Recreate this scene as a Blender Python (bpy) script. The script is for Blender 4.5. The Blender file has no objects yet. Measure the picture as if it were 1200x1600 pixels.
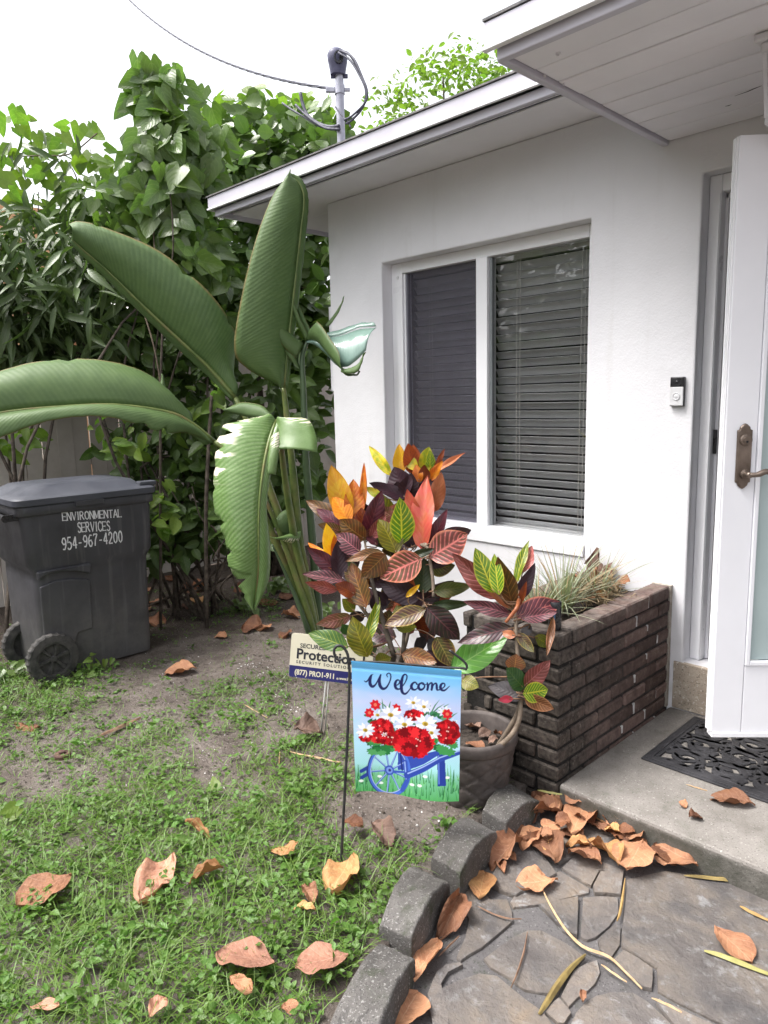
import bpy, bmesh, math, random
import numpy as np
from mathutils import Vector, Matrix, noise as mnoise

random.seed(7); rng = np.random.default_rng(7)
sc = bpy.context.scene
col = sc.collection

# ------------------------------------------------------------------ camera
CAM = np.array([3.8441, -3.2982, 1.5034]); FPX = 1125.49
YAW, PITCH, ROLL = -0.7962, 0.1545, -0.0235
_f = np.array([math.sin(YAW)*math.cos(PITCH), math.cos(YAW)*math.cos(PITCH), -math.sin(PITCH)])
_r0 = np.array([math.cos(YAW), -math.sin(YAW), 0.0]); _u0 = np.cross(_r0, _f)
_r = _r0*math.cos(ROLL)+_u0*math.sin(ROLL); _u = -_r0*math.sin(ROLL)+_u0*math.cos(ROLL)
cd = bpy.data.cameras.new('camera'); cam = bpy.data.objects.new('camera', cd); col.objects.link(cam)
cd.sensor_fit = 'VERTICAL'; cd.sensor_height = 36.0; cd.lens = 36.0*FPX/1600.0
cd.clip_start = 0.02; cd.clip_end = 500
cam.matrix_world = Matrix(((_r[0], _u[0], -_f[0], CAM[0]), (_r[1], _u[1], -_f[1], CAM[1]), (_r[2], _u[2], -_f[2], CAM[2]), (0, 0, 0, 1)))
sc.camera = cam

# ------------------------------------------------------------------ sky, sun, exposure
SUN_EL, SUN_AZ = math.radians(62), math.radians(222)      # light comes over the camera's left shoulder
w = bpy.data.worlds.new('World'); sc.world = w; w.use_nodes = True
nt = w.node_tree; nt.nodes.clear()
sky = nt.nodes.new('ShaderNodeTexSky'); sky.sky_type = 'NISHITA'; sky.sun_disc = False
sky.sun_elevation = SUN_EL; sky.sun_rotation = SUN_AZ; sky.dust_density = 6.0; sky.air_density = 1.0; sky.ozone_density = 1.0
hs = nt.nodes.new('ShaderNodeHueSaturation'); hs.inputs['Saturation'].default_value = 0.2
bg = nt.nodes.new('ShaderNodeBackground'); bg.inputs['Strength'].default_value = 0.15
wo = nt.nodes.new('ShaderNodeOutputWorld')
nt.links.new(sky.outputs[0], hs.inputs['Color']); nt.links.new(hs.outputs[0], bg.inputs['Color']); nt.links.new(bg.outputs[0], wo.inputs[0])
sd = bpy.data.lights.new('sun', 'SUN'); sd.energy = 1.15; sd.angle = math.radians(24); sd.color = (1.0, 0.96, 0.9)
sun = bpy.data.objects.new('sun', sd); col.objects.link(sun)
_sd = Vector((math.sin(SUN_AZ)*math.cos(SUN_EL), math.cos(SUN_AZ)*math.cos(SUN_EL), math.sin(SUN_EL)))
sun.rotation_euler = _sd.to_track_quat('Z', 'Y').to_euler()
sc.view_settings.view_transform = 'Standard'; sc.view_settings.look = 'None'
sc.view_settings.gamma = 1.0; sc.view_settings.use_curve_mapping = False
sc.view_settings.exposure = 1.6
sc.cycles.max_bounces = 8; sc.cycles.transparent_max_bounces = 16; sc.cycles.caustics_reflective = False; sc.cycles.caustics_refractive = False

# ------------------------------------------------------------------ measuring helpers (photo pixel -> point on a known plane)
def ray(px, py): return _f + _r*(px-600)/FPX - _u*(py-800)/FPX
def onz(px, py, z=0.0):
    v = ray(px, py); return CAM + v*(z-CAM[2])/v[2]
def ony(px, py, y):
    v = ray(px, py); return CAM + v*(y-CAM[1])/v[1]
def onx(px, py, x):
    v = ray(px, py); return CAM + v*(x-CAM[0])/v[0]
def dep(px, py, t): return CAM + ray(px, py)*t
def gz(x, y):
    t = np.clip((2.3-np.asarray(x, float))/2.8, 0, 1); t = t*t*(3-2*t)
    return -0.06-0.11*t
def ong(px, py, dz=0.0):
    z = -0.1
    for _ in range(8):
        p = onz(px, py, z); z = float(gz(p[0], p[1]))+dz
    return onz(px, py, z)

# ------------------------------------------------------------------ object helpers
def wloc(o):
    v = Vector((0, 0, 0))
    while o is not None:
        v += o.location; o = o.parent
    return v
def tag(o, label=None, cat=None, group=None, kind=None):
    if label: o['label'] = label
    if cat: o['category'] = cat
    if group: o['group'] = group
    if kind: o['kind'] = kind
    return o
def thing(name, label, cat, loc, group=None):
    o = bpy.data.objects.new(name, None); o.empty_display_size = 0.1
    o.location = Vector([float(a) for a in loc]); col.objects.link(o)
    return tag(o, label, cat, group)
def put(name, me, parent=None, loc=None, m=None, mat=None):
    o = bpy.data.objects.new(name, me); col.objects.link(o)
    if parent is not None: o.parent = parent
    if m is not None:
        m = m.copy()
        if parent is not None: m.translation = m.translation - wloc(parent)
        o.matrix_basis = m
    elif loc is not None:
        l = Vector([float(a) for a in loc])
        o.location = l - (wloc(parent) if parent is not None else Vector((0, 0, 0)))
    if mat is not None:
        if me.materials: me.materials[0] = mat
        else: me.materials.append(mat)
    return o
class MB:
    """collects world-space verts and faces, then links them as ONE mesh object"""
    def __init__(s): s.v = []; s.f = []; s.uv = {}
    def add(s, vs, fs):
        b = len(s.v); s.v += [tuple(map(float, p)) for p in vs]; s.f += [tuple(i+b for i in f) for f in fs]; return b
    def box(s, a, b):
        (x0, y0, z0), (x1, y1, z1) = a, b
        x0, x1 = min(x0, x1), max(x0, x1); y0, y1 = min(y0, y1), max(y0, y1); z0, z1 = min(z0, z1), max(z0, z1)
        s.add([(x0,y0,z0),(x1,y0,z0),(x1,y1,z0),(x0,y1,z0),(x0,y0,z1),(x1,y0,z1),(x1,y1,z1),(x0,y1,z1)],
              [(0,3,2,1),(4,5,6,7),(0,1,5,4),(1,2,6,5),(2,3,7,6),(3,0,4,7)]); return s
    def obox(s, o, ex, ey, ez, a, b):
        """box in a local frame o + x*ex + y*ey + z*ez"""
        o, ex, ey, ez = [np.asarray(q, float) for q in (o, ex, ey, ez)]
        c = [(x, y, z) for z in (a[2], b[2]) for x, y in ((a[0],a[1]),(b[0],a[1]),(b[0],b[1]),(a[0],b[1]))]
        s.add([o+ex*x+ey*y+ez*z for x, y, z in c], [(0,3,2,1),(4,5,6,7),(0,1,5,4),(1,2,6,5),(2,3,7,6),(3,0,4,7)]); return s
    def tube(s, pts, rad, n=8, caps=True):
        pts = [np.asarray(p, float) for p in pts]
        if not hasattr(rad, '__len__'): rad = [rad]*len(pts)
        t0 = pts[1]-pts[0]; t0 = t0/np.linalg.norm(t0)
        a = np.array([0, 0, 1.]) if abs(t0[2]) < .9 else np.array([1., 0, 0])
        nn = np.cross(t0, a); nn /= np.linalg.norm(nn); rings = []
        for i, p in enumerate(pts):
            t = pts[min(i+1, len(pts)-1)]-pts[max(i-1, 0)]; t = t/(np.linalg.norm(t)+1e-9)
            nn = nn - t*np.dot(nn, t); nn /= np.linalg.norm(nn)+1e-9; bb = np.cross(t, nn)
            rings.append([p+rad[i]*(nn*math.cos(2*math.pi*k/n)+bb*math.sin(2*math.pi*k/n)) for k in range(n)])
        vs = [q for r in rings for q in r]; fs = []
        for i in range(len(pts)-1):
            for k in range(n):
                k2 = (k+1) % n; fs.append((i*n+k, i*n+k2, (i+1)*n+k2, (i+1)*n+k))
        if caps: fs.append(tuple(range(n-1, -1, -1))); fs.append(tuple((len(pts)-1)*n+k for k in range(n)))
        s.add(vs, fs); return s
    def lathe(s, c, prof, n=40, ax=2):
        """profile (r, h) turned about an axis through c"""
        c = np.asarray(c, float); vs = []
        for r, h in prof:
            for k in range(n):
                a = 2*math.pi*k/n; q = [r*math.cos(a), r*math.sin(a), h]
                if ax == 0: q = [h, r*math.cos(a), r*math.sin(a)]
                if ax == 1: q = [r*math.cos(a), h, r*math.sin(a)]
                vs.append(c+q)
        fs = [(i*n+k, i*n+(k+1) % n, (i+1)*n+(k+1) % n, (i+1)*n+k) for i in range(len(prof)-1) for k in range(n)]
        s.add(vs, fs); return s
    def prism(s, poly, z0, z1):
        n = len(poly); vs = [(x, y, z0) for x, y in poly]+[(x, y, z1) for x, y in poly]
        fs = [tuple(range(n-1, -1, -1)), tuple(range(n, 2*n))]+[(i, (i+1) % n, n+(i+1) % n, n+i) for i in range(n)]
        s.add(vs, fs); return s
    def loft(s, rings, caps=True):
        n = len(rings[0]); vs = [q for r in rings for q in r]
        fs = [(i*n+k, i*n+(k+1) % n, (i+1)*n+(k+1) % n, (i+1)*n+k) for i in range(len(rings)-1) for k in range(n)]
        if caps: fs += [tuple(range(n-1, -1, -1)), tuple((len(rings)-1)*n+k for k in range(n))]
        s.add(vs, fs); return s
    def mesh(s, name, off=None, smooth=False):
        me = bpy.data.meshes.new(name); o = off if off is not None else (0, 0, 0)
        me.from_pydata([(x-o[0], y-o[1], z-o[2]) for x, y, z in s.v], [], s.f); me.update()
        if smooth:
            me.polygons.foreach_set('use_smooth', [True]*len(me.polygons))
        return me
    def build(s, name, mat, parent=None, smooth=False, bevel=0.0, origin=None, fix=True, seg=2, auto=None):
        off = Vector(origin) if origin is not None else (wloc(parent) if parent is not None else (Vector(np.mean(np.array(s.v), 0)) if False else Vector((0, 0, 0))))
        me = s.mesh(name, off, smooth)
        if fix:
            bm = bmesh.new(); bm.from_mesh(me); bmesh.ops.recalc_face_normals(bm, faces=bm.faces); bm.to_mesh(me); bm.free()
        o = put(name, me, parent, loc=off, mat=mat)
        if bevel:
            b = o.modifiers.new('edge', 'BEVEL'); b.width = bevel; b.segments = seg; b.limit_method = 'ANGLE'; b.angle_limit = math.radians(35)
            try: b.harden_normals = False
            except Exception: pass
        if auto:
            try: me.set_sharp_from_angle(angle=math.radians(auto))
            except Exception: pass
        return o
def add_bevel(o, wd, seg=2):
    b = o.modifiers.new('edge', 'BEVEL'); b.width = wd; b.segments = seg; b.limit_method = 'ANGLE'; b.angle_limit = math.radians(35)
def catmull(P, n):
    P = [np.asarray(p, float) for p in P]
    if len(P) == 2: return [P[0]+(P[1]-P[0])*i/(n-1) for i in range(n)]
    Q = [2*P[0]-P[1]]+P+[2*P[-1]-P[-2]]; out = []
    for i in range(n):
        t = i/(n-1)*(len(P)-1); k = min(int(t), len(P)-2); t -= k
        a, b, c, d = Q[k:k+4]
        out.append(.5*((2*b)+(-a+c)*t+(2*a-5*b+4*c-d)*t*t+(-a+3*b-3*c+d)*t**3))
    return out

# ------------------------------------------------------------------ materials
def s2l(*c): return tuple((x/255/12.92 if x/255 <= .04045 else ((x/255+.055)/1.055)**2.4) for x in c)
class NT:
    def __init__(s, name):
        s.m = bpy.data.materials.new(name); s.m.use_nodes = True; s.t = s.m.node_tree; s.t.nodes.clear()
        s.out = s.n('ShaderNodeOutputMaterial')
    def n(s, t, **kw):
        nd = s.t.nodes.new(t)
        for k, v in kw.items(): setattr(nd, k, v)
        return nd
    def l(s, a, b): s.t.links.new(a, b)
    def val(s, nd, i, v):
        if hasattr(v, 'is_output') or isinstance(v, bpy.types.NodeSocket): s.l(v, nd.inputs[i])
        else: nd.inputs[i].default_value = v
    def math(s, op, a, b=0.0, c=0.0, clamp=False):
        nd = s.n('ShaderNodeMath', operation=op); nd.use_clamp = clamp
        s.val(nd, 0, a); s.val(nd, 1, b)
        if op in ('MULTIPLY_ADD', 'SMOOTH_MIN', 'COMPARE'): s.val(nd, 2, c)
        return nd.outputs[0]
    def rng(s, v, a, b, c, d, smooth=True):
        nd = s.n('ShaderNodeMapRange'); nd.interpolation_type = 'SMOOTHSTEP' if smooth else 'LINEAR'
        for i, q in enumerate((v, a, b, c, d)): s.val(nd, i, q)
        return nd.outputs[0]
    def mix(s, f, a, b, blend='MIX'):
        nd = s.n('ShaderNodeMix', data_type='RGBA', blend_type=blend)
        s.val(nd, 0, f)
        for i, q in ((6, a), (7, b)):
            if isinstance(q, bpy.types.NodeSocket): s.l(q, nd.inputs[i])
            else: nd.inputs[i].default_value = (q[0], q[1], q[2], 1)
        return nd.outputs[2]
    def pos(s): return s.n('ShaderNodeNewGeometry').outputs['Position']
    def noise(s, scale, detail=4, rough=.55, vec=None, dist=0.0):
        nd = s.n('ShaderNodeTexNoise'); nd.inputs['Scale'].default_value = scale; nd.inputs['Detail'].default_value = detail
        nd.inputs['Roughness'].default_value = rough; nd.inputs['Distortion'].default_value = dist
        s.l(vec if vec is not None else s.pos(), nd.inputs['Vector']); return nd.outputs[0]
    def vor(s, scale, feature='F1', vec=None):
        nd = s.n('ShaderNodeTexVoronoi', feature=feature); nd.inputs['Scale'].default_value = scale
        s.l(vec if vec is not None else s.pos(), nd.inputs['Vector']); return nd
    def ramp(s, fac, stops):
        nd = s.n('ShaderNodeValToRGB'); s.l(fac, nd.inputs[0]); e = nd.color_ramp.elements
        while len(e) < len(stops): e.new(.5)
        for q, (p, c) in zip(e, stops): q.position = p; q.color = (c[0], c[1], c[2], 1)
        return nd.outputs[0]
    def bump(s, h, strength=.3, dist=.01, normal=None):
        nd = s.n('ShaderNodeBump'); nd.inputs['Strength'].default_value = strength; nd.inputs['Distance'].default_value = dist
        s.l(h, nd.inputs['Height'])
        if normal is not None: s.l(normal, nd.inputs['Normal'])
        return nd.outputs[0]
    def bsdf(s, color, rough=.6, spec=.4, normal=None, metal=0.0, **kw):
        nd = s.n('ShaderNodeBsdfPrincipled')
        if isinstance(color, bpy.types.NodeSocket): s.l(color, nd.inputs['Base Color'])
        else: nd.inputs['Base Color'].default_value = (color[0], color[1], color[2], 1)
        s.val(nd, 'Roughness', rough); s.val(nd, 'Specular IOR Level', spec); s.val(nd, 'Metallic', metal)
        if normal is not None: s.l(normal, nd.inputs['Normal'])
        for k, v in kw.items(): s.val(nd, k, v)
        return nd.outputs[0]
    def done(s, sh): s.l(sh, s.out.inputs['Surface']); return s.m
    def rand(s): return s.n('ShaderNodeObjectInfo').outputs['Random']
def mk(name, c1, c2, scale=8, rough=.6, spec=.35, bump=0.0, bscale=60, bdist=.004, rnd=0.0, detail=5, metal=0.0, c3=None, lo=.35, hi=.65):
    t = NT(name); f = t.noise(scale, detail, .6)
    st = [(lo, c1), (hi, c2)] if c3 is None else [(lo, c1), ((lo+hi)/2, c2), (hi, c3)]
    c = t.ramp(f, st)
    if rnd:
        k = t.rng(t.rand(), 0, 1, 1-rnd, 1+rnd, False)
        mm = t.n('ShaderNodeMix', data_type='RGBA', blend_type='MULTIPLY'); mm.inputs[0].default_value = 1
        t.l(c, mm.inputs[6]); cc = t.n('ShaderNodeCombineColor'); [t.l(k, cc.inputs[i]) for i in range(3)]; t.l(cc.outputs[0], mm.inputs[7]); c = mm.outputs[2]
    nrm = t.bump(t.noise(bscale, 6, .65), bump, bdist) if bump else None
    r = t.rng(t.noise(scale*2.3, 3), .3, .7, max(0, rough-.08), min(1, rough+.08)) 
    return t.done(t.bsdf(c, r, spec, nrm, metal))
def leafmat(name, base, base2, vein, nlat=9, wv=.16, mid=.07, vstr=.9, edge=None, trans=.25, rough=.38, spec=.45, slant=.25, patch=.5, rnd=.25, tint=False, tcol=None, back=None, dry=None, nb=0.0, edge_lo=.78, pscale=14):
    t = NT(name)
    uv = t.n('ShaderNodeUVMap').outputs[0]; sp = t.n('ShaderNodeSeparateXYZ'); t.l(uv, sp.inputs[0])
    u, v = sp.outputs[0], sp.outputs[1]
    a = t.math('ABSOLUTE', t.math('MULTIPLY_ADD', v, 2.0, -1.0))
    s_ = t.math('MULTIPLY', t.math('SUBTRACT', u, t.math('MULTIPLY', a, slant)), float(nlat))
    d = t.math('ABSOLUTE', t.math('SUBTRACT', t.math('FRACT', s_), .5))
    nz = t.noise(60, 3)
    lat = t.rng(d, 0.0, wv, 1, 0)
    lat = t.math('MULTIPLY', lat, t.rng(nz, .3, .6, .35, 1))
    mk_ = t.math('MAXIMUM', lat, t.rng(a, 0, mid, 1, 0))
    mk_ = t.math('MULTIPLY', mk_, vstr)
    if tint:
        at = t.n('ShaderNodeAttribute'); at.attribute_name = 'tint'; rv = at.outputs['Fac']
    else: rv = t.rand()
    f = t.math('ADD', t.rng(t.noise(pscale, 3), .35, .65, -patch/2, patch/2), rv, clamp=True)
    c = t.mix(f, base, base2)
    k = t.rng(rv, 0, 1, 1+rnd, 1-rnd, False)
    c = t.mix(mk_, c, vein)
    if edge is not None: c = t.mix(t.math('MULTIPLY', t.rng(a, edge_lo, 1, 0, 1), .8), c, edge)
    if dry is not None:
        mv_ = t.n('ShaderNodeMapping'); mv_.inputs['Scale'].default_value = (26, 3, 1); t.l(uv, mv_.inputs['Vector']); dm = t.math('MULTIPLY', t.rng(t.noise(1.0, 3, vec=mv_.outputs[0]), dry[1], dry[1]+.03, 0, 1), t.math('MULTIPLY', t.rng(a, .5, .72, 0, 1), t.rng(u, .42, .5, 1, 0))); c = t.mix(dm, c, dry[0])
    cc = t.n('ShaderNodeCombineColor'); [t.l(k, cc.inputs[i]) for i in range(3)]
    c = t.mix(1.0, c, cc.outputs[0], 'MULTIPLY')
    h = t.math('MULTIPLY', d, 1.0)
    nrm = t.bump(h, .35, .004)
    if nb: nrm = t.bump(t.noise(70, 4, .6), nb, .012, nrm)
    p = t.bsdf(c, rough, spec, nrm)
    tr = t.n('ShaderNodeBsdfTranslucent'); t.l(t.mix(1.0, c, tcol or (1.0, 1.25, .55), 'MULTIPLY'), tr.inputs[0])
    ms = t.n('ShaderNodeMixShader'); ms.inputs[0].default_value = trans; t.l(p, ms.inputs[1]); t.l(tr.outputs[0], ms.inputs[2])
    return t.done(ms.outputs[0])
def glass(name, tint, refl=1.0, rough=.0, ior=1.45):
    t = NT(name); g = t.n('ShaderNodeBsdfGlossy'); g.inputs['Roughness'].default_value = rough; g.inputs['Color'].default_value = (refl, refl, refl, 1)
    tr = t.n('ShaderNodeBsdfTransparent'); tr.inputs[0].default_value = (*tint, 1)
    fr = t.n('ShaderNodeFresnel'); t.l(t.rng(t.n('ShaderNodeNewGeometry').outputs['Backfacing'], 0, 1, ior, 1/ior, False), fr.inputs[0])
    ms = t.n('ShaderNodeMixShader'); t.l(fr.outputs[0], ms.inputs[0]); t.l(tr.outputs[0], ms.inputs[1]); t.l(g.outputs[0], ms.inputs[2])
    return t.done(ms.outputs[0])

M = {}
# stucco: small lumps under several coats of paint
t = NT('stucco'); n1 = t.noise(90, 5, .6); n2 = t.noise(14, 3)
c = t.ramp(t.noise(1.7, 4), [(.35, (.66, .655, .685)), (.65, (.72, .715, .745))])
# splash stains low down on the wall
pz = t.n('ShaderNodeSeparateXYZ'); t.l(t.pos(), pz.inputs[0])
st = t.math('MULTIPLY', t.rng(pz.outputs[2], .0, .5, 1, 0), t.rng(t.noise(5, 5), .45, .7, 0, .55)); c = t.mix(st, c, (.42, .40, .38))
mp_ = t.n('ShaderNodeMapping'); mp_.inputs['Scale'].default_value = (9, 9, .55); t.l(t.pos(), mp_.inputs['Vector'])
c = t.mix(t.rng(t.noise(1.0, 5, .65, vec=mp_.outputs[0]), .54, .74, 0, .22), c, (.50, .48, .46))
c = t.mix(t.rng(t.noise(3.5, 6, .7), .58, .72, 0, .15), c, (.52, .51, .52))
M['stucco'] = t.done(t.bsdf(c, .75, .25, t.bump(n2, .18, .012, t.bump(n1, .32, .004))))
M['white_paint'] = mk('white_paint', (.64, .635, .67), (.70, .69, .73), 5, .5, .4, .06, 60, .002)
M['vinyl'] = mk('vinyl', (.78, .78, .81), (.80, .80, .83), 3, .35, .45)
M['fascia'] = mk('fascia', (.47, .455, .52), (.53, .515, .58), 4, .45, .4, .06, 30, .003)
M['soffit'] = mk('soffit', (.74, .72, .765), (.79, .77, .815), 3, .6, .3, .12, 40, .003, rnd=.03)
M['dark_gap'] = mk('dark_gap', (.05, .05, .07), (.08, .08, .10), 12, .8)
M['roofing'] = mk('roofing', (.12, .12, .125), (.22, .21, .21), 30, .9, .2, .6, 120, .006)
M['trim_metal'] = mk('trim_metal', (.78, .78, .80), (.84, .84, .86), 4, .35, .5)
M['interior'] = mk('interior', (.08, .08, .085), (.11, .11, .115), 2, .8)
M['blind'] = mk('blind', (.62, .62, .63), (.68, .68, .69), 6, .5, .3, rnd=.05)
M['cord'] = mk('cord', (.6, .58, .55), (.66, .64, .6), 20, .8)
M['glass'] = glass('glass', (.84, .845, .845))
t = NT('insect_screen'); tr_ = t.n('ShaderNodeBsdfTransparent'); tr_.inputs[0].default_value = (.92, .91, .95, 1); df_ = t.n('ShaderNodeBsdfDiffuse'); df_.inputs[0].default_value = (.15, .145, .17, 1)
ms_ = t.n('ShaderNodeMixShader'); ms_.inputs[0].default_value = .20; t.l(tr_.outputs[0], ms_.inputs[1]); t.l(df_.outputs[0], ms_.inputs[2]); M['screen_glass'] = t.done(ms_.outputs[0])
M['door_white'] = mk('door_white', (.76, .76, .80), (.80, .80, .84), 3, .4, .4, .04, 25, .002)
t = NT('frosted'); M['frosted'] = t.done(t.bsdf(t.ramp(t.noise(3, 3), [(.3, (.36, .44, .44)), (.7, (.42, .50, .50))]), .3, .5, t.bump(t.noise(220, 3), .15, .001)))
M['bronze_metal'] = mk('bronze_metal', (.13, .10, .08), (.24, .19, .16), 14, .38, .5, .1, 40, .002, metal=.75)
M['black_plastic'] = mk('black_plastic', (.012, .012, .014), (.022, .022, .025), 20, .3, .5)
M['white_plastic'] = mk('white_plastic', (.6, .6, .62), (.66, .66, .68), 9, .4, .5)
M['rubber'] = mk('rubber', (.018, .018, .021), (.042, .041, .046), 9, .55, .4, .25, 150, .002)
# painted metal pole, galvanised pipe
M['black_iron'] = mk('black_iron', (.01, .01, .012), (.025, .024, .026), 30, .45, .5, .1, 120, .001)
M['galvanised'] = mk('galvanised', (.30, .30, .36), (.42, .42, .48), 18, .4, .5, metal=.5)
M['dark_fitting'] = mk('dark_fitting', (.05, .05, .09), (.09, .09, .15), 15, .5)
M['cable'] = mk('cable', (.04, .04, .06), (.08, .08, .11), 30, .6)
# concrete with aggregate specks
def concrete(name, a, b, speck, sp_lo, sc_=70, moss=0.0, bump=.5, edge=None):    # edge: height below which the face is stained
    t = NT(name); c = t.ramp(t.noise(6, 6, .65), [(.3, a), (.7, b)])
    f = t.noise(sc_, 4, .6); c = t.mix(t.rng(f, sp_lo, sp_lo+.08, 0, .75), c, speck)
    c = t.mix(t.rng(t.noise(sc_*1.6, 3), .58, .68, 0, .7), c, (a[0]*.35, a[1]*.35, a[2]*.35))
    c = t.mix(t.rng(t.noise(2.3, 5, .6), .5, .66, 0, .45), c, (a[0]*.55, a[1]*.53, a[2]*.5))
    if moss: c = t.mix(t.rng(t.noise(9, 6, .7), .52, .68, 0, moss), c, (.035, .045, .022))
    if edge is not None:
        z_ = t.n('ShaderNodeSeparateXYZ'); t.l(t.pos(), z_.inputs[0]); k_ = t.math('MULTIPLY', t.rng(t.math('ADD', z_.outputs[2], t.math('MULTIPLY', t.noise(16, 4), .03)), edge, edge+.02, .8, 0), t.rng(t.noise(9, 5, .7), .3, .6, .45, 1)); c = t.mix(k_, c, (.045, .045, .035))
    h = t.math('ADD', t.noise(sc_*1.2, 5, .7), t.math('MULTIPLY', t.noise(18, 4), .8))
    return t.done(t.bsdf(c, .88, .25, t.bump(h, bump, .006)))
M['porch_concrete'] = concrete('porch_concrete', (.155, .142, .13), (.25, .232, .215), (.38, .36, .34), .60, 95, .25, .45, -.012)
M['stub_concrete'] = concrete('stub_concrete', (.30, .24, .19), (.46, .40, .33), (.62, .57, .5), .56, 70, .25, .6)
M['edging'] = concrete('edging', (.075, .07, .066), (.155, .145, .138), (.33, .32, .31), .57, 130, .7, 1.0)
M['bed'] = concrete('bed', (.075, .07, .072), (.125, .118, .118), (.24, .23, .23), .62, 90, .35, .7)
t = NT('flagstone'); r_ = t.rand()
c = t.ramp(t.noise(4.5, 6, .62, dist=.6), [(.28, (.068, .060, .060)), (.46, (.112, .100, .095)), (.6, (.15, .128, .112)), (.74, (.185, .145, .11))])
c = t.mix(t.rng(t.noise(26, 6, .7), .52, .7, 0, .6), c, (.21, .205, .205)); c = t.mix(t.rng(t.noise(7, 4), .55, .7, 0, .5), c, (.06, .06, .065))
c = t.mix(t.rng(t.noise(170, 2), .70, .76, 0, .4), c, (.30, .29, .285))
kk = t.rng(r_, 0, 1, .82, 1.15, False); cc = t.n('ShaderNodeCombineColor'); [t.l(kk, cc.inputs[i]) for i in range(3)]; c = t.mix(1, c, cc.outputs[0], 'MULTIPLY')
c = t.mix(t.math('MULTIPLY', t.rng(t.noise(13, 6, .72), .56, .66, 0, .7), t.rng(t.noise(2.2, 2), .45, .6, 0, 1)), c, (.27, .27, .275))
M['flagstone'] = t.done(t.bsdf(c, t.rng(t.noise(8, 4), .3, .7, .55, .85), .3, t.bump(t.math('ADD', t.noise(11, 6, .6, dist=.8), t.math('MULTIPLY', t.noise(60, 5, .7), .5)), .9, .016)))
# brick: purple brown near the wall, black mildew growing in from the weathered outer corner
def brickmat(name, mortar=False):
    t = NT(name); sp = t.n('ShaderNodeSeparateXYZ'); t.l(t.pos(), sp.inputs[0])
    if mortar: c = t.ramp(t.noise(30, 5), [(.3, (.035, .03, .029)), (.7, (.085, .073, .07))])
    else:
        c = t.ramp(t.noise(25, 5, .65), [(.3, (.095, .062, .056)), (.55, (.145, .098, .086)), (.75, (.23, .17, .145))])
        k = t.rng(t.rand(), 0, 1, .6, 1.45, False); cc = t.n('ShaderNodeCombineColor'); [t.l(k, cc.inputs[i]) for i in range(3)]; c = t.mix(1, c, cc.outputs[0], 'MULTIPLY')
    y = t.math('ADD', sp.outputs[1], t.math('MULTIPLY', t.math('SUBTRACT', t.noise(6, 6, .7), .5), 1.1))
    dirt = t.rng(y, -1.0, -.28, 1, 0)
    c = t.mix(t.math('MULTIPLY', dirt, .9), c, t.ramp(t.noise(55, 4), [(.35, (.022, .020, .018)), (.7, (.085, .074, .062))] if not mortar else [(.35, (.008, .008, .008)), (.7, (.02, .018, .016))]))
    lich = t.math('MULTIPLY', t.rng(t.noise(48, 5, .7), .60, .68, 0, .55), t.rng(t.noise(5, 3), .45, .6, 0, 1)); c = t.mix(lich, c, (.23, .215, .185))
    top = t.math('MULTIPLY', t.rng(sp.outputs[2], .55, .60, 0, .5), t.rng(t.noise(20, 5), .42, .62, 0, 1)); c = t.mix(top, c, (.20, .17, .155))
    h = t.math('ADD', t.noise(75, 5, .7), t.math('MULTIPLY', t.noise(20, 4), .7))
    return t.done(t.bsdf(c, .88, .25, t.bump(h, .7, .006)))
M['brick'] = brickmat('brick'); M['mortar'] = brickmat('mortar', True)
M['paint_drip'] = mk('paint_drip', (.5, .48, .46), (.68, .67, .67), 40, .7, .3, .3, 60, .003)
# ground: sandy grey soil with darker humus and pale crumbs
t = NT('soil'); c = t.ramp(t.noise(5, 7, .68), [(.28, (.090, .073, .064)), (.5, (.155, .130, .115)), (.72, (.235, .203, .183))])
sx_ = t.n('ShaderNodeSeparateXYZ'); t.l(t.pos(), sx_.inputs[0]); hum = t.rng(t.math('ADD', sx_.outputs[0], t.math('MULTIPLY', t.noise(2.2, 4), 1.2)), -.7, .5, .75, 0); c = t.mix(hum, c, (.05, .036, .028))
c = t.mix(t.rng(t.noise(45, 5, .7), .5, .68, 0, .7), c, (.06, .05, .043)); c = t.mix(t.rng(t.noise(120, 3), .63, .70, 0, .8), c, (.42, .40, .385))
c = t.mix(t.rng(t.noise(1.6, 4), .5, .68, 0, .55), c, (.075, .06, .05))
h = t.math('ADD', t.noise(38, 6, .7), t.math('MULTIPLY', t.noise(160, 4, .7), .4))
M['soil'] = t.done(t.bsdf(c, .95, .15, t.bump(h, 1.0, .022)))
M['pot_soil'] = mk('pot_soil', (.03, .025, .022), (.085, .07, .06), 30, .95, .1, 1.0, 70, .02)
M['shell'] = mk('shell', (.5, .48, .46), (.72, .7, .68), 60, .7)
M['bark'] = mk('bark', (.045, .036, .03), (.12, .098, .08), 22, .9, .2, .7, 50, .006)
M['stem_tan'] = mk('stem_tan', (.13, .10, .075), (.22, .175, .135), 30, .85, .2, .4, 80, .003)
M['fence'] = mk('fence', (.42, .38, .34), (.54, .50, .46), 3, .7, .25, .15, 60, .003, rnd=.06)
M['pot'] = mk('pot', (.055, .045, .042), (.105, .088, .082), 16, .7, .35, .35, 70, .003)
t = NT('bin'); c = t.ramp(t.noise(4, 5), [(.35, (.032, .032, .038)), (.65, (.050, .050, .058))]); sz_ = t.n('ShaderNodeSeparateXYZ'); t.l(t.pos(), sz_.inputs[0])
c = t.mix(t.math('MULTIPLY', t.rng(sz_.outputs[2], -.17, .55, .75, 0), t.rng(t.noise(7, 6, .7), .3, .7, .35, 1)), c, (.135, .128, .122))
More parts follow.
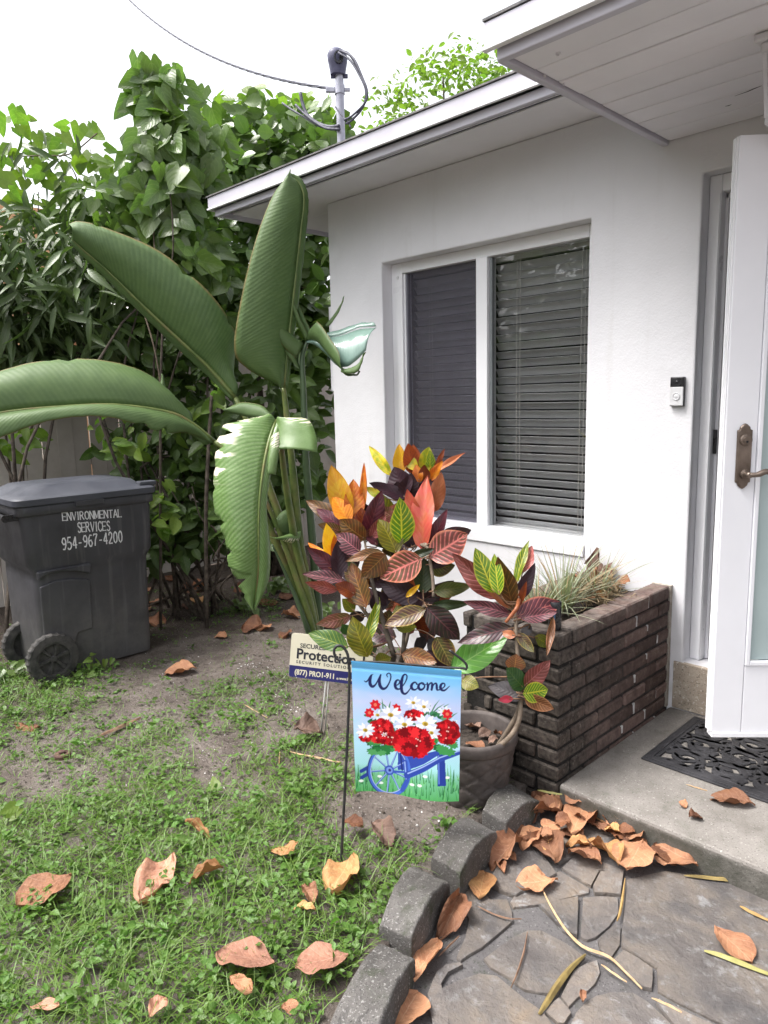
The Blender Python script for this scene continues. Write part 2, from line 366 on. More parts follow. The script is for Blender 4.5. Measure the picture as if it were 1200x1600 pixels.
mp_ = t.n('ShaderNodeMapping'); mp_.inputs['Scale'].default_value = (22, 22, 1.2); t.l(t.pos(), mp_.inputs['Vector']); c = t.mix(t.rng(t.noise(1, 4, vec=mp_.outputs[0]), .56, .72, 0, .4), c, (.12, .118, .12))
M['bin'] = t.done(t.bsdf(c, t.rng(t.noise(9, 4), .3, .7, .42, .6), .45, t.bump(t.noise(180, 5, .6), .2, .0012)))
M['bin_lid'] = mk('bin_lid', (.040, .043, .056), (.060, .064, .080), 3, .45, .45, .15, 150, .0012)
M['bin_wheel'] = mk('bin_wheel', (.030, .029, .029), (.075, .07, .066), 22, .75, .3, .4, 60, .004)
M['bin_print'] = mk('bin_print', (.62, .62, .64), (.74, .74, .76), 70, .6)
M['sign_cream'] = mk('sign_cream', (.66, .61, .48), (.70, .65, .53), 8, .45, .4)
M['sign_navy'] = mk('sign_navy', (.022, .022, .12), (.032, .03, .15), 8, .45, .4)
M['sign_black'] = mk('sign_black', (.02, .02, .03), (.03, .03, .045), 8, .5)
M['zinc'] = mk('zinc', (.42, .41, .40), (.55, .54, .52), 20, .45, .5, metal=.3)
M['peach'] = mk('peach', (.62, .36, .20), (.75, .45, .26), 2, .8)
M['peach_trim'] = mk('peach_trim', (.7, .68, .66), (.78, .76, .74), 2, .7)

# ================================================================== GROUND
def axis(lo, hi, step, far):
    a = list(np.arange(lo, hi, step)); b = [hi]; d = step
    while b[-1] < far: d *= 1.5; b.append(b[-1]+d)
    c = [lo]; d = step
    while c[-1] > -far: d *= 1.5; c.append(c[-1]-d)
    return np.array(sorted(set(c[1:]+a+b)))
GX, GY = axis(-3.2, 2.75, .022, 60), axis(-3.3, 1.4, .022, 60)
def edge_x(y):      # inner line of the concrete edging
    return np.interp(y, [-4, -2.33, -2.0, -1.68, -1.36, -1.08, -.99], [3.3, 2.60, 2.47, 2.36, 2.29, 2.26, 2.25])
def ground_z(x, y):
    z = float(gz(x, y))
    if -3.4 < x < 2.9 and -3.5 < y < 1.6:
        z += .022*mnoise.noise((x*3.1, y*3.1, 0)) + .010*mnoise.noise((x*9, y*9, 2)) + .006*mnoise.noise((x*27, y*27, 5))
    return z
V = []; F = []
for y in GY:
    for x in GX:
        inside = x > edge_x(y)+.03 and y < 0
        V.append((x, y, -.2 if inside else ground_z(x, y)))
nx = len(GX)
for j in range(len(GY)-1):
    for i in range(nx-1): F.append((j*nx+i, j*nx+i+1, (j+1)*nx+i+1, (j+1)*nx+i))
me = bpy.data.meshes.new('ground'); me.from_pydata(V, [], F); me.polygons.foreach_set('use_smooth', [True]*len(F))
ground = put('ground', me, mat=M['soil']); tag(ground, kind='structure')

# ================================================================== PATIO, PORCH
b = MB(); b.prism([(2.36, -.98), (2.38, -1.4), (2.5, -1.85), (2.62, -2.2), (2.9, -2.9), (3.3, -3.9), (7, -3.9), (7, -.98)], -.19, -.113)
patio = b.build('patio', M['bed'], origin=(3.4, -2, -.116)); tag(patio, kind='structure')
def H_(x, y): return (780+x/2.857, 1320+y/2.857)
def G_(x, y): return (480+x/3.0, 1190+y/3.0)
stones = [
 [(566,148),(740,108),(900,135),(1080,165),(1260,215),(1280,420),(1290,800),(1230,860),(1010,800),(890,742),(790,690),(708,645),(704,543),(620,490),(546,448),(552,320)],
 [(372,226),(450,222),(530,226),(536,296),(490,360),(430,408),(392,420),(362,408)],
 [(178,264),(270,246),(354,228),(352,330),(348,404),(292,386),(230,318)],
 [(45,250),(70,215),(150,160),(270,108),(340,150),(404,188),(402,208),(300,232),(180,260),(60,274)],
 [(418,182),(450,116),(520,108),(556,112),(550,170),(544,222),(480,214),(424,214)],
 [(276,100),(340,40),(430,60),(550,108),(448,112),(410,180),(340,142)],
 [(10,436),(60,400),(128,372),(190,374),(300,430),(386,490),(330,546),(296,600),(262,664),(180,652),(112,640),(40,585),(-40,540),(-70,500)],
 [(-260,640),(-180,600),(-90,570),(-10,580),(60,640),(120,690),(196,744),(240,800),(290,880),(-200,900),(-235,760)],
 [(385,690),(430,662),(500,650),(600,648),(668,690),(740,760),(820,840),(760,900),(360,900),(310,800),(340,740)],
 [(556,466),(620,500),(688,548),(686,600),(682,640),(640,632),(566,566),(508,508)],
 [(436,420),(480,376),(522,346),(544,356),(540,440),(500,498),(450,462)],
 [(334,552),(392,520),(440,504),(452,560),(430,610),(396,650),(348,676),(310,716),(274,668),(304,604)],
 [(206,742),(236,700),(266,676),(308,722),(322,746),(290,796),(262,796)],
 [(700,700),(780,722),(850,756),(990,820),(960,900),(840,880),(770,800)],
 [(892,30),(1000,70),(1160,130),(1290,190),(1290,206),(1120,160),(1000,130),(905,110),(880,60)],
]
G_stones = [
 [(700,640),(740,560),(770,540),(860,640),(940,640),(962,700),(966,742),(900,800),(820,868),(760,900),(718,930),(700,910),(740,820),(760,730)],
 [(604,985),(650,950),(716,940),(730,950),(660,985),(625,1040),(660,1180),(664,1240),(590,1240),(560,1090)],
 [(1000,320),(1080,400),(1150,500),(1170,530),(980,630),(900,600),(850,560),(900,470),(960,400)],
 [(1100,170),(1210,220),(1330,270),(1480,330),(1560,390),(1380,400),(1180,470),(1100,380),(1030,290)],
]
polys = [[H_(*p) for p in s] for s in stones]+[[G_(*p) for p in s] for s in G_stones]
def flag_mesh(P, zt, seed):
    rr = random.Random(seed); P = [np.array(p[:2]) for p in P]; c = sum(P)/len(P); Q = []
    for i in range(len(P)):
        a, d = P[i], P[(i+1) % len(P)]; n = max(1, int(np.linalg.norm(d-a)/.05))
        for k in range(n):
            q = a+(d-a)*k/n
            j = .0035*mnoise.noise((q[0]*22, q[1]*22, seed)); q = q+(q-c)/np.linalg.norm(q-c)*(j-.001); Q.append(q)
    b = MB(); b.loft([[(q[0]+(q[0]-c[0])*.01, q[1]+(q[1]-c[1])*.01, zt-.03) for q in Q], [(q[0], q[1], zt-.005) for q in Q],
                      [(c[0]+(q[0]-c[0])*.985, c[1]+(q[1]-c[1])*.985, zt) for q in Q]])
    return b
for i, P in enumerate(polys):
    W = [onz(px, py, -.1) for px, py in P]
    flag_mesh(W, -.1+random.uniform(-.006, .006), i).build('flagstone', M['flagstone'], patio)
# the paving goes on beyond the frame
for i, (x0, y0, x1, y1) in enumerate([(3.75, -1.9, 4.5, -1.1), (3.9, -2.6, 4.6, -1.97), (3.2, -2.75, 3.82, -2.3), (3.35, -3.5, 4.1, -2.85), (4.62, -2.3, 5.4, -1.2), (4.2, -3.5, 5.0, -2.7)]):
    flag_mesh([(x0, y0), (x1-.1, y0+.03), (x1, y0+.3), (x1-.04, y1), (x0+.2, y1+.02), (x0-.03, y1-.2)], -.1, 50+i).build('flagstone', M['flagstone'], patio)

b = MB(); b.box((2.432, -.995, -.19), (6.5, -.003, 0))
porch = b.build('porch_slab', M['porch_concrete'], origin=(3.5, -.5, 0), bevel=.012); tag(porch, kind='structure')

b = MB(); b.box((2.2, -16, -.19), (9, -3.9, -.105))  # unseen slab added to bounce light up to the soffit and wall
bounce = b.build('bounce_slab', M['porch_concrete'], origin=(5, -9, -.105)); tag(bounce, kind='structure')
# ================================================================== HOUSE
house = thing('house', 'white stucco single storey house with deep eaves and a covered entrance', 'house', (0, 0, 0))
def solid_grid(xs, ys, zs, solid):
    b = MB(); idx = {}
    def vid(i, j, k):
        if (i, j, k) not in idx: idx[(i, j, k)] = len(b.v); b.v.append((xs[i], ys[j], zs[k]))
        return idx[(i, j, k)]
    nx, ny, nz = len(xs)-1, len(ys)-1, len(zs)-1
    def S(i, j, k): return 0 <= i < nx and 0 <= j < ny and 0 <= k < nz and solid(i, j, k)
    for i in range(nx):
        for j in range(ny):
            for k in range(nz):
                if not solid(i, j, k): continue
                for d, q in (((-1,0,0), ((0,0,0),(0,0,1),(0,1,1),(0,1,0))), ((1,0,0), ((1,0,0),(1,1,0),(1,1,1),(1,0,1))),
                             ((0,-1,0), ((0,0,0),(1,0,0),(1,0,1),(0,0,1))), ((0,1,0), ((0,1,0),(0,1,1),(1,1,1),(1,1,0))),
                             ((0,0,-1), ((0,0,0),(0,1,0),(1,1,0),(1,0,0))), ((0,0,1), ((0,0,1),(1,0,1),(1,1,1),(0,1,1)))):
                    if not S(i+d[0], j+d[1], k+d[2]): b.f.append(tuple(vid(i+a, j+c, k+e) for a, c, e in q))
    return b
WX0, WX1, WZ0, WZ1 = .503, 1.952, .668, 2.3475
DX0, DX1, DZ0, DZ1 = 2.484, 3.60, .235, 2.435
xs = [0, .2, WX0, WX1, DX0, DX1, 6.5]; zs = [-.45, DZ0, WZ0, WZ1, DZ1, 2.8]; ys = [0, .2, 6.5]
def sol(i, j, k):
    if j == 1: return i == 0
    if i == 2 and k == 2: return False
    if i == 4 and k in (1, 2, 3): return False
    return True
b = solid_grid(xs, ys, zs, sol); b.build('wall', M['stucco'], house, fix=False, bevel=.008)
# dark rooms behind the openings
b = MB()
for x0, x1 in ((.22, 2.22), (2.26, 5.5)):
    y0, y1, z0, z1 = .203, 3.2, .0, 2.7
    v = [(x0,y0,z0),(x1,y0,z0),(x1,y1,z0),(x0,y1,z0),(x0,y0,z1),(x1,y0,z1),(x1,y1,z1),(x0,y1,z1)]
    b.add(v, [(0,1,2,3),(4,7,6,5),(1,5,6,2),(2,6,7,3),(3,7,4,0)])
b.build('room_lining', M['interior'], house, fix=False)
# --- eaves
XL, YF = -.694, -.48
def board(name, a, c, mat, bevel=.004, parent=house): return MB().box(a, c).build(name, mat, parent, bevel=bevel)
board('fascia_board', (XL, YF, 2.828), (6.5, YF+.022, 2.897), M['fascia'])
board('drip_edge', (XL-.006, YF-.006, 2.815), (6.5, YF+.012, 2.8275), M['trim_metal'], .002)
board('fascia_board', (XL+.035, YF+.030, 2.772), (6.5, YF+.055, 2.8145), M['fascia'])
board('fascia_board', (XL, YF+.024, 2.828), (XL+.022, 6.5, 2.897), M['fascia'])
board('drip_edge', (XL-.006, YF+.013, 2.815), (XL+.012, 6.5, 2.8275), M['trim_metal'], .002)
board('fascia_board', (XL+.035, YF+.057, 2.772), (XL+.06, 6.5, 2.8145), M['fascia'])
# soffit in two boards with the vent strip recessed between them
board('soffit', (XL+.062, YF+.057, 2.801), (6.5, -.372, 2.815), M['soffit'], .002)
board('soffit', (XL+.062, -.325, 2.801), (6.5, .15, 2.815), M['soffit'], .002)
board('soffit', (XL+.062, .1505, 2.801), (.15, 6.5, 2.815), M['soffit'], .002)
v = MB().box((XL+.30, -.371, 2.806), (6.5, -.326, 2.812)).build('vent_strip', M['dark_gap'], house)
v = MB().box((XL+.30, -.352, 2.803), (6.5, -.346, 2.8055)).build('vent_strip', M['soffit'], house)
# roof: low slope, dark roofing edge
b = MB(); y0, y1, y2 = YF-.008, 3.0, 6.5
for (ya, za), (yb, zb) in (((y0, 2.899), (y1, 3.34)), ((y1, 3.34), (y2, 2.95))):
    b.add([(XL-.008,ya,za),(6.5,ya,za),(6.5,yb,zb),(XL-.008,yb,zb),(XL-.008,ya,za+.008),(6.5,ya,za+.008),(6.5,yb,zb+.008),(XL-.008,yb,zb+.008)],
          [(0,3,2,1),(4,5,6,7),(0,1,5,4),(1,2,6,5),(2,3,7,6),(3,0,4,7)])
roof = b.build('roof', M['roofing'], house)
MB().prism([(-.47, 2.9), (6.4, 2.9), (3.0, 3.33)], -.66, -.63)
g = MB(); g.add([(XL+.02, YF+.03, 2.9), (XL+.02, 3.0, 3.335), (XL+.02, 6.45, 2.95), (XL+.02, 6.45, 2.9)], [(0, 1, 2, 3)])
g.build('gable', M['stucco'], house)
# --- porch roof
PX, PY = 2.300, -1.255
board('fascia_board', (PX-.012, PY-.022, 2.618), (6.5, PY, 2.692), M['fascia'])
board('drip_edge', (PX-.016, PY-.028, 2.606), (6.5, PY-.004, 2.6175), M['trim_metal'], .002)
board('fascia_board', (PX+.022, PY+.002, 2.574), (6.5, PY+.032, 2.6175), M['fascia'])
board('soffit_trim', (PX, PY+.034, 2.584), (PX+.030, -.003, 2.6175), M['fascia'], .005)
MB().box((PX-.014, PY-.026, 2.694), (6.5, YF+.026, 2.702)).build('porch_roofing', M['roofing'], house)
board('fascia_board', (PX, PY+.034, 2.619), (PX+.02, -.003, 2.692), M['fascia'])
ys_ = [-1.221, -1.047, -.905, -.753, -.599, -.449, -.314, -.158, -.006]
for i in range(len(ys_)-1):
    dz = random.uniform(-.0012, .0012)
    MB().box((PX+.032, ys_[i]+.0022, 2.600+dz), (6.5, ys_[i+1]-.0022, 2.616)).build('soffit_plank', M['soffit'], house, bevel=.005)
MB().box((PX+.034, -1.221, 2.6175), (6.5, -.006, 2.64)).build('soffit_backing', M['dark_gap'], house)
# worn screw rings and splits in the planks
for px, py, rr in ((872, 83, .008), (851, 117, .005), (881, 130, .004)):
    p = onz(px, py, 2.5995); MB().lathe((p[0], p[1], 2.5955), [(rr*.6, 0), (rr*.6, -.002), (rr, -.003), (rr, .004)], 14).build('screw_hole', M['soffit'], house)
for a, c in (((1148, 150), (1190, 134)), ((1133, 166), (1143, 163))):
    p, q = onz(*a, 2.599), onz(*c, 2.599); MB().tube([p, (p+q)/2+np.array([0, .003, 0]), q], [.0008, .0022, .0006], 5).build('crack', M['dark_gap'], house)

# --- window
win = MB(); FY = .085
def fx(px, py=600): return float(ony(px, py, FY)[0])
def fz(px, py): return float(ony(px, py, FY)[2])
xL0, xL1, xLr, xM, xR1 = WX0+.001, fx(633), fx(745), fx(762), WX1-.001
zb_, zt_ = fz(760, 821), fz(762, 401)
xRg = fx(921, 369)
win.box((xL0, FY, .737), (xL1-.012, FY+.09, WZ1-.001)).box((xRg, FY, .737), (xR1, FY+.09, WZ1-.001))
win.box((xL1-.0115, FY, zt_), (xRg-.0005, FY+.09, WZ1-.001)).box((xL1-.0115, FY, .737), (xRg-.0005, FY+.09, zb_))
window = win.build('window', M['vinyl'], house, bevel=.004)
def sub(name, a, c, mat, bevel=.003): return MB().box(a, c).build(name, mat, window, bevel=bevel)
sub('mullion', (xLr, FY-.006, zb_+.0005), (xM, FY+.08, zt_-.0005), M['vinyl'])
sub('sill', (WX0+.002, -.010, .6705), (WX1-.002, FY+.088, .7365), M['vinyl'], .006)
# inner sash of the left leaf with its grey weather strip
sub('sash', (xL1-.011, FY+.014, zb_+.001), (xL1+.003, FY+.05, zt_-.001), M['vinyl'])
sub('weather_strip', (xL1+.0035, FY+.016, zb_+.002), (xL1+.018, FY+.045, zt_-.002), mk('grey_seal', (.14, .14, .17), (.18, .18, .21), 8, .6))
sub('weather_strip', (xM+.0005, FY+.016, zb_+.002), (xM+.016, FY+.045, zt_-.002), mk('grey_seal_pale', (.20, .22, .23), (.25, .27, .28), 8, .6))
MB().box((xL1+.0185, FY+.03, zb_+.001), (xLr-.0005, FY+.0315, zt_-.001)).build('insect_screen', M['screen_glass'], window)
MB().box((xM+.0165, FY+.03, zb_+.001), (xRg-.0005, FY+.034, zt_-.001)).build('pane', M['glass'], window)
MB().box((xL1+.0185, FY+.045, zb_+.001), (xLr-.0005, FY+.048, zt_-.001)).build('pane', M['glass'], window)
p = ony(621, 434, FY-.004); MB().lathe((p[0], FY-.001, p[2]), [(.001, -.006), (.009, -.005), (.010, 0)], 14, ax=1).build('latch_screw', M['white_plastic'], window)

# --- venetian blinds (hang behind the panes)
def blind(x0, x1, z0, z1, label):
    r = thing('venetian_blind', label, 'blind', ((x0+x1)/2, .20, z1), 'venetian blinds behind the window panes')
    MB().box((x0, .175, z1-.035), (x1, .225, z1)).build('headrail', M['blind'], r, bevel=.003)
    n = int(round((z1-.04-z0)/.0485)); W = .025; T = math.radians(-50)
    pr = [(-W, 0), (-W*.5, .0028), (0, .0038), (W*.5, .0028), (W, 0)]
    b = MB(); vs = []
    for x in (x0, x1):
        for q, h in pr: vs.append((x, q*math.cos(T)-h*math.sin(T)*1.0, q*math.sin(T)+h*math.cos(T)))
        for q, h in pr: vs.append((x, q*math.cos(T)-(h-.0028)*math.sin(T), q*math.sin(T)+(h-.0028)*math.cos(T)))
    N = 10; fs = [(0,1,2,3,4,9,8,7,6,5), (N,N+5,N+6,N+7,N+8,N+9,N+4,N+3,N+2,N+1)]
    for k in range(4): fs += [(k, N+k, N+k+1, k+1), (5+k, 5+k+1, N+5+k+1, N+5+k)]
    fs += [(0, 5, N+5, N), (4, N+4, N+9, 9)]
    b.add([(x-(x0+x1)/2, y, z) for x, y, z in vs], fs); me = b.mesh('slat'); me.materials.append(M['blind'])
    for i in range(n):
        z = z1-.065-i*.0485
        m = Matrix.Translation(((x0+x1)/2+random.uniform(-.002, .002), .20, z+random.uniform(-.0015, .0015))) @ Matrix.Rotation(random.gauss(0, .0025), 4, 'Y') @ Matrix.Rotation(random.gauss(0, .035), 4, 'X')
        put('slat', me, r, m=m)
    for f in (.22, .80):
        x = x0+(x1-x0)*f
        for dx in (0, .022): MB().tube([(x+dx, .178, z1-.03), (x+dx, .178, z0)], .0018, 5).build('cord', M['cord'], r)
    MB().box((x0, .18, z0-.02), (x1, .22, z0)).build('bottom_rail', M['blind'], r, bevel=.003)
blind(xL1+.0, xLr+.02, zb_+.01, zt_+.01, 'white venetian blind seen dimly behind the left window pane with the insect screen')
blind(xM-.02, xRg+.05, zb_+.01, zt_+.01, 'white venetian blind behind the clear right window pane next to the door')

# --- door frame, step, door
b = MB(); CY = .072
cx1 = float(ony(1114, 602, CY)[0]); sx1 = float(ony(1126, 602, .115)[0])
b.box((DX0+.001, CY, DZ0+.001), (cx1, .2, DZ1-.001)).box((DX1-.09, CY, DZ0+.001), (DX1-.001, .2, DZ1-.001)).box((cx1+.0005, CY, DZ1-.075), (DX1-.0905, .2, DZ1-.001))
dfr = b.build('door_frame', M['vinyl'], house, bevel=.006)
MB().box((cx1+.0005, .112, DZ0+.002), (sx1, .2, DZ1-.0755)).build('door_stop', M['white_paint'], dfr, bevel=.004)
MB().box((cx1-.012, CY-.006, DZ0+.002), (cx1-.004, CY-.0005, DZ1-.08)).build('bead', M['vinyl'], dfr, bevel=.002)
MB().box((cx1+.001, .112, DZ1-.10), (DX1-.0915, .2, DZ1-.0757)).build('door_stop', M['white_paint'], dfr, bevel=.004)
p = ony(1116, 690, .11); MB().box((p[0]-.006, .099, p[2]-.055), (p[0]+.012, .1115, p[2]+.055)).build('strike_plate', M['black_plastic'], dfr, bevel=.002)
MB().box((sx1-.02, .15, DZ0+.0005), (DX1-.1, .21, DZ0+.02)).build('threshold', M['zinc'], dfr, bevel=.003)
b = MB(); b.box((2.444, -.012, .0005), (3.9, -.0005, DZ0)).box((2.486, -.0004, .05), (3.598, .199, DZ0-.0005))
b.build('door_step', M['stub_concrete'], house, bevel=.01)
D0 = np.array([2.8705, -.656, .222]); DE = np.array([.735, .678, 0]); DN = np.array([.678, -.735, 0]); DU = np.array([0, 0, 1.])
DW, DH, DT = .90, 2.12, .045
def dbox(b, u0, u1, v0, v1, n0, n1): return b.obox(D0, DE, DU, DN, (u0, v0, n0), (u1, v1, n1))
GU0, GV0, GV1 = .122, .292, 1.98
b = MB(); dbox(b, 0, .111, .018, DH, -DT, 0)
door = b.build('door', M['door_white'], house, bevel=.0035)
def dsub(name, args, mat, bevel=.003): return dbox(MB(), *args).build(name, mat, door, bevel=bevel)
dsub('door_rail', (.1125, DW-.111, .018, GV0-.012, -DT, -.0004), M['door_white'])
dsub('door_rail', (.1125, DW-.111, GV1+.012, DH, -DT, -.0004), M['door_white'])
dsub('door_stile', (DW-.1095, DW, .018, DH, -DT, 0), M['door_white'])
dsub('door_sweep', (0.002, DW, 0, .0175, -DT+.004, .006), M['vinyl'], .002)
for k, (n0, n1) in enumerate(((-.041, -.031), (-.026, -.018), (-.012, -.004))): dsub('edge_bead', (-.005, -.0003, .02, DH-.002, n0, n1), M['vinyl'], .0015)
for a in ((.1122, GU0+.006, GV0-.0115, GV1+.0115), (DW-GU0-.006, DW-.1122, GV0-.0115, GV1+.0115), (GU0+.0065, DW-GU0-.0065, GV0-.0115, GV0+.006), (GU0+.0065, DW-GU0-.0065, GV1-.006, GV1+.0115)):
    dsub('glazing_bead', (*a, -.01, .007), M['door_white'], .003)
dsub('door_glass', (GU0+.0068, DW-GU0-.0068, GV0+.0063, GV1-.0063, -.03, -.012), M['frosted'], .001)
# handle plate with scalloped ends, keyhole and lever
hu, hv = .066, 1.055
pl = []
for s in (1, -1):
    for du, dv in ((-.026, .085), (-.026, .092), (-.019, .094), (-.017, .103), (-.008, .112), (0, .116), (.008, .112), (.017, .103), (.019, .094), (.026, .092), (.026, .085)):
        pl.append((du*s, dv*s))
b = MB(); n = len(pl); vs = []
for nn, k in ((.0005, 1), (.006, 1), (.010, .88)): vs.append([D0+DE*(hu+a*k)+DU*(hv+c*(1-(1-k)*.35))+DN*nn for a, c in pl])
b.loft(vs); hp = b.build('door_handle', M['bronze_metal'], door, bevel=.0015)
def dl(name, prof, u, v, mat, n=20):
    b = MB(); vs = []
    for r, h in prof: vs.append([D0+DE*(u+r*math.cos(2*math.pi*k/n))+DU*(v+r*math.sin(2*math.pi*k/n))+DN*h for k in range(n)])
    b.loft(vs); return b.build(name, mat, house and door, smooth=True, auto=40)
dl('keyhole', [(.021, .009), (.021, .015), (.017, .018), (.012, .018), (.011, .021), (.003, .021)], hu+.002, hv+.058, M['bronze_metal'])
dl('keyhole_slot', [(.004, .0215), (.004, .0225)], hu+.002, hv+.052, M['black_plastic'], 10)
dl('lever_rose', [(.018, .009), (.017, .018), (.010, .022), (.009, .045), (.011, .052), (.008, .056)], hu+.004, hv-.062, M['bronze_metal'])
def dp(u, v, n): return D0+DE*u+DU*v+DN*n
MB().tube(catmull([dp(hu+.004, hv-.062, .048), dp(hu+.03, hv-.060, .055), dp(hu+.055, hv-.050, .056), dp(hu+.085, hv-.058, .054), dp(hu+.112, hv-.072, .052), dp(hu+.13, hv-.07, .05)], 18),
          [.009]*4+[.0105]*5+[.009]*5+[.007]*4, 10).build('lever', M['bronze_metal'], door, smooth=True)

# --- doorbell
p0 = ony(1049, 634, 0); p1 = ony(1071.5, 589, 0); x0, z0, x1, z1 = p0[0], p0[2], p1[0], p1[2]; zm = z0+(z1-z0)*.66
bell = thing('doorbell', 'small silver and black video doorbell on the white wall beside the door', 'doorbell', ((x0+x1)/2, 0, z0))
MB().box((x0, -.022, z0), (x1, -.0005, zm)).build('faceplate', M['white_plastic'], bell, bevel=.003)
MB().box((x0, -.0225, zm+.0005), (x1, -.0005, z1)).build('camera_cover', M['black_plastic'], bell, bevel=.003)
MB().box((x0-.0012, -.018, z0-.002), (x1+.0012, -.0003, z1+.0015)).build('housing', mk('bell_side', (.05, .05, .055), (.08, .08, .085), 9, .5), bell, bevel=.002)
MB().lathe(((x0+x1)/2, -.0222, (z0+zm)/2), [(.0165, 0), (.0165, -.003), (.0145, -.0035), (.013, -.001), (.012, -.0015), (.0001, -.003)], 28, ax=1).build('button', M['white_plastic'], bell, smooth=True, auto=40)
MB().lathe(((x0+x1)/2, -.0228, zm+.022), [(.007, 0), (.006, -.001), (.0001, -.0015)], 18, ax=1).build('lens', M['black_plastic'], bell, smooth=True)

# --- meter box on the side wall
a = ony(510, 480, .1); c = ony(511, 612, .1)
mb = thing('meter_box', 'white electrical box fixed to the side wall of the house at the corner', 'electrical box', (-.06, .2, c[2]))
MB().box((-.14, .10, c[2]), (-.0005, .42, a[2])).build('box_body', M['white_paint'], mb, bevel=.006)
MB().box((-.15, .12, c[2]+.02), (-.1405, .40, a[2]-.02)).build('box_cover', M['white_paint'], mb, bevel=.004)

# --- lantern under the porch soffit
pl_ = onz(1176, 62, 2.6)
lx, ly = pl_[0]+.10, pl_[1]+.05
lt = thing('porch_light', 'white square lantern hanging under the porch ceiling at the picture edge', 'lamp', (lx, ly, 2.6))
MB().box((lx-.085, ly-.085, 2.575), (lx+.085, ly+.085, 2.599)).build('ceiling_plate', M['white_paint'], lt, bevel=.006)
MB().box((lx-.07, ly-.07, 2.545), (lx+.07, ly+.07, 2.5745)).build('cap', M['white_paint'], lt, bevel=.008)
for sx in (-1, 1):
    for sy in (-1, 1):
        b = MB(); b.loft([[(lx+sx*(.058-.012*k)+dx, ly+sy*(.058-.012*k)+dy, 2.5445-.19*k) for dx, dy in ((-.006,-.006),(.006,-.006),(.006,.006),(-.006,.006))] for k in (0, 1)])
        b.build('corner_post', M['white_paint'], lt)
b = MB(); b.loft([[(lx+s*.056, ly+t_*.056, 2.544) for s, t_ in ((-1,-1),(1,-1),(1,1),(-1,1))], [(lx+s*.044, ly+t_*.044, 2.36) for s, t_ in ((-1,-1),(1,-1),(1,1),(-1,1))]], caps=False)
b.build('lantern_glass', M['glass'], lt)
MB().box((lx-.052, ly-.052, 2.335), (lx+.052, ly+.052, 2.355)).build('lantern_base', M['white_paint'], lt, bevel=.004)

# --- service mast on the roof with weatherhead and cables
mp = ony(533, 215, .45); MX, MY = float(mp[0]), .45
def mz(py): return float(ony(532, py, MY)[2])
mast = thing('service_mast', 'grey metal electrical mast with dark weatherhead standing on the roof edge', 'mast', (MX, MY, 3.0))
MB().tube([(MX, MY, 3.0), (MX, MY, mz(116))], .030, 20).build('pipe', M['galvanised'], mast, smooth=True, auto=40)
zc = mz(110); zt = mz(75)
b = MB(); n = 20; rings = []
for h, rx, ry in ((zc-.03, .052, .055), (zc+.0, .055, .06), (zc+.06, .062, .075), (zt-.05, .062, .08), (zt-.02, .05, .065), (zt-.004, .028, .04), (zt, .005, .01)):
    rings.append([(MX+rx*math.cos(2*math.pi*k/n), MY-.012+ry*math.sin(2*math.pi*k/n), h) for k in range(n)])
b.loft(rings); wh = b.build('weatherhead', M['dark_fitting'], mast, smooth=True, auto=50)
b = MB(); cdir = (CAM-np.array([MX, MY, zc])); cdir[2] = 0; cdir /= np.linalg.norm(cdir); sdir = np.array([-cdir[1], cdir[0], 0])
b.loft([[np.array([MX, MY, (zc+zt)/2-.01])+cdir*d+sdir*r*math.cos(2*math.pi*k/18)*1.0+np.array([0, 0, 1])*r*1.25*math.sin(2*math.pi*k/18) for k in range(18)] for d, r in ((.05, .034), (.082, .034), (.082, .026), (.07, .020))])
b.build('cable_entry', M['black_plastic'], wh)
for s in (-1, 1): b = MB().obox((MX, MY, mz(118)), sdir, cdir, (0, 0, 1), (s*.03, -.012, -.014), (s*.062, .012, .012)).build('clamp_ear', M['dark_fitting'], mast, bevel=.004)
zk = mz(140)
MB().lathe((MX, MY, zk), [(.030, -.03), (.037, -.03), (.037, .03), (.030, .03)], 20).build('clamp_band', M['galvanised'], mast)
MB().obox((MX, MY, zk), sdir, cdir, (0, 0, 1), (-.10, -.014, -.016), (-.035, .014, .016)).build('insulator_arm', M['galvanised'], mast, bevel=.004)
MB().obox((MX, MY, zk), sdir, cdir, (0, 0, 1), (.035, -.010, -.010), (.075, .010, .012)).build('clamp_bolt', M['galvanised'], mast, bevel=.003)
def mpt(px, py, d=0.0): return ony(px, py, MY)+cdir*d
for k, P in enumerate([[(531,88),(545,93),(560,118),(571,146),(571,165),(560,185),(545,197)], [(529,92),(547,104),(562,128),(571,150),(568,172),(553,193),(541,201)],
                       [(533,90),(552,102),(566,132),(573,152),(570,170),(550,190),(538,196)]]):
    MB().tube(catmull([mpt(x, y, .085+.01*k) for x, y in P], 24), .0075, 7).build('drip_loop', M['cable'], mast, smooth=True)
for k, (P, r_) in enumerate([([(442,165),(456,175),(478,188),(500,201),(518,205),(531,204)], .008), ([(470,150),(474,168),(482,186),(498,198),(514,203),(530,202)], .013),
                        ([(463,170),(475,182),(492,196),(510,206),(531,208)], .010), ([(524,174),(535,188),(545,200),(548,206)], .006)]):
    MB().tube(catmull([mpt(x, y, .05+.012*k) for x, y in P], 22), r_, 7).build('cable_tail', M['cable'], mast, smooth=True)
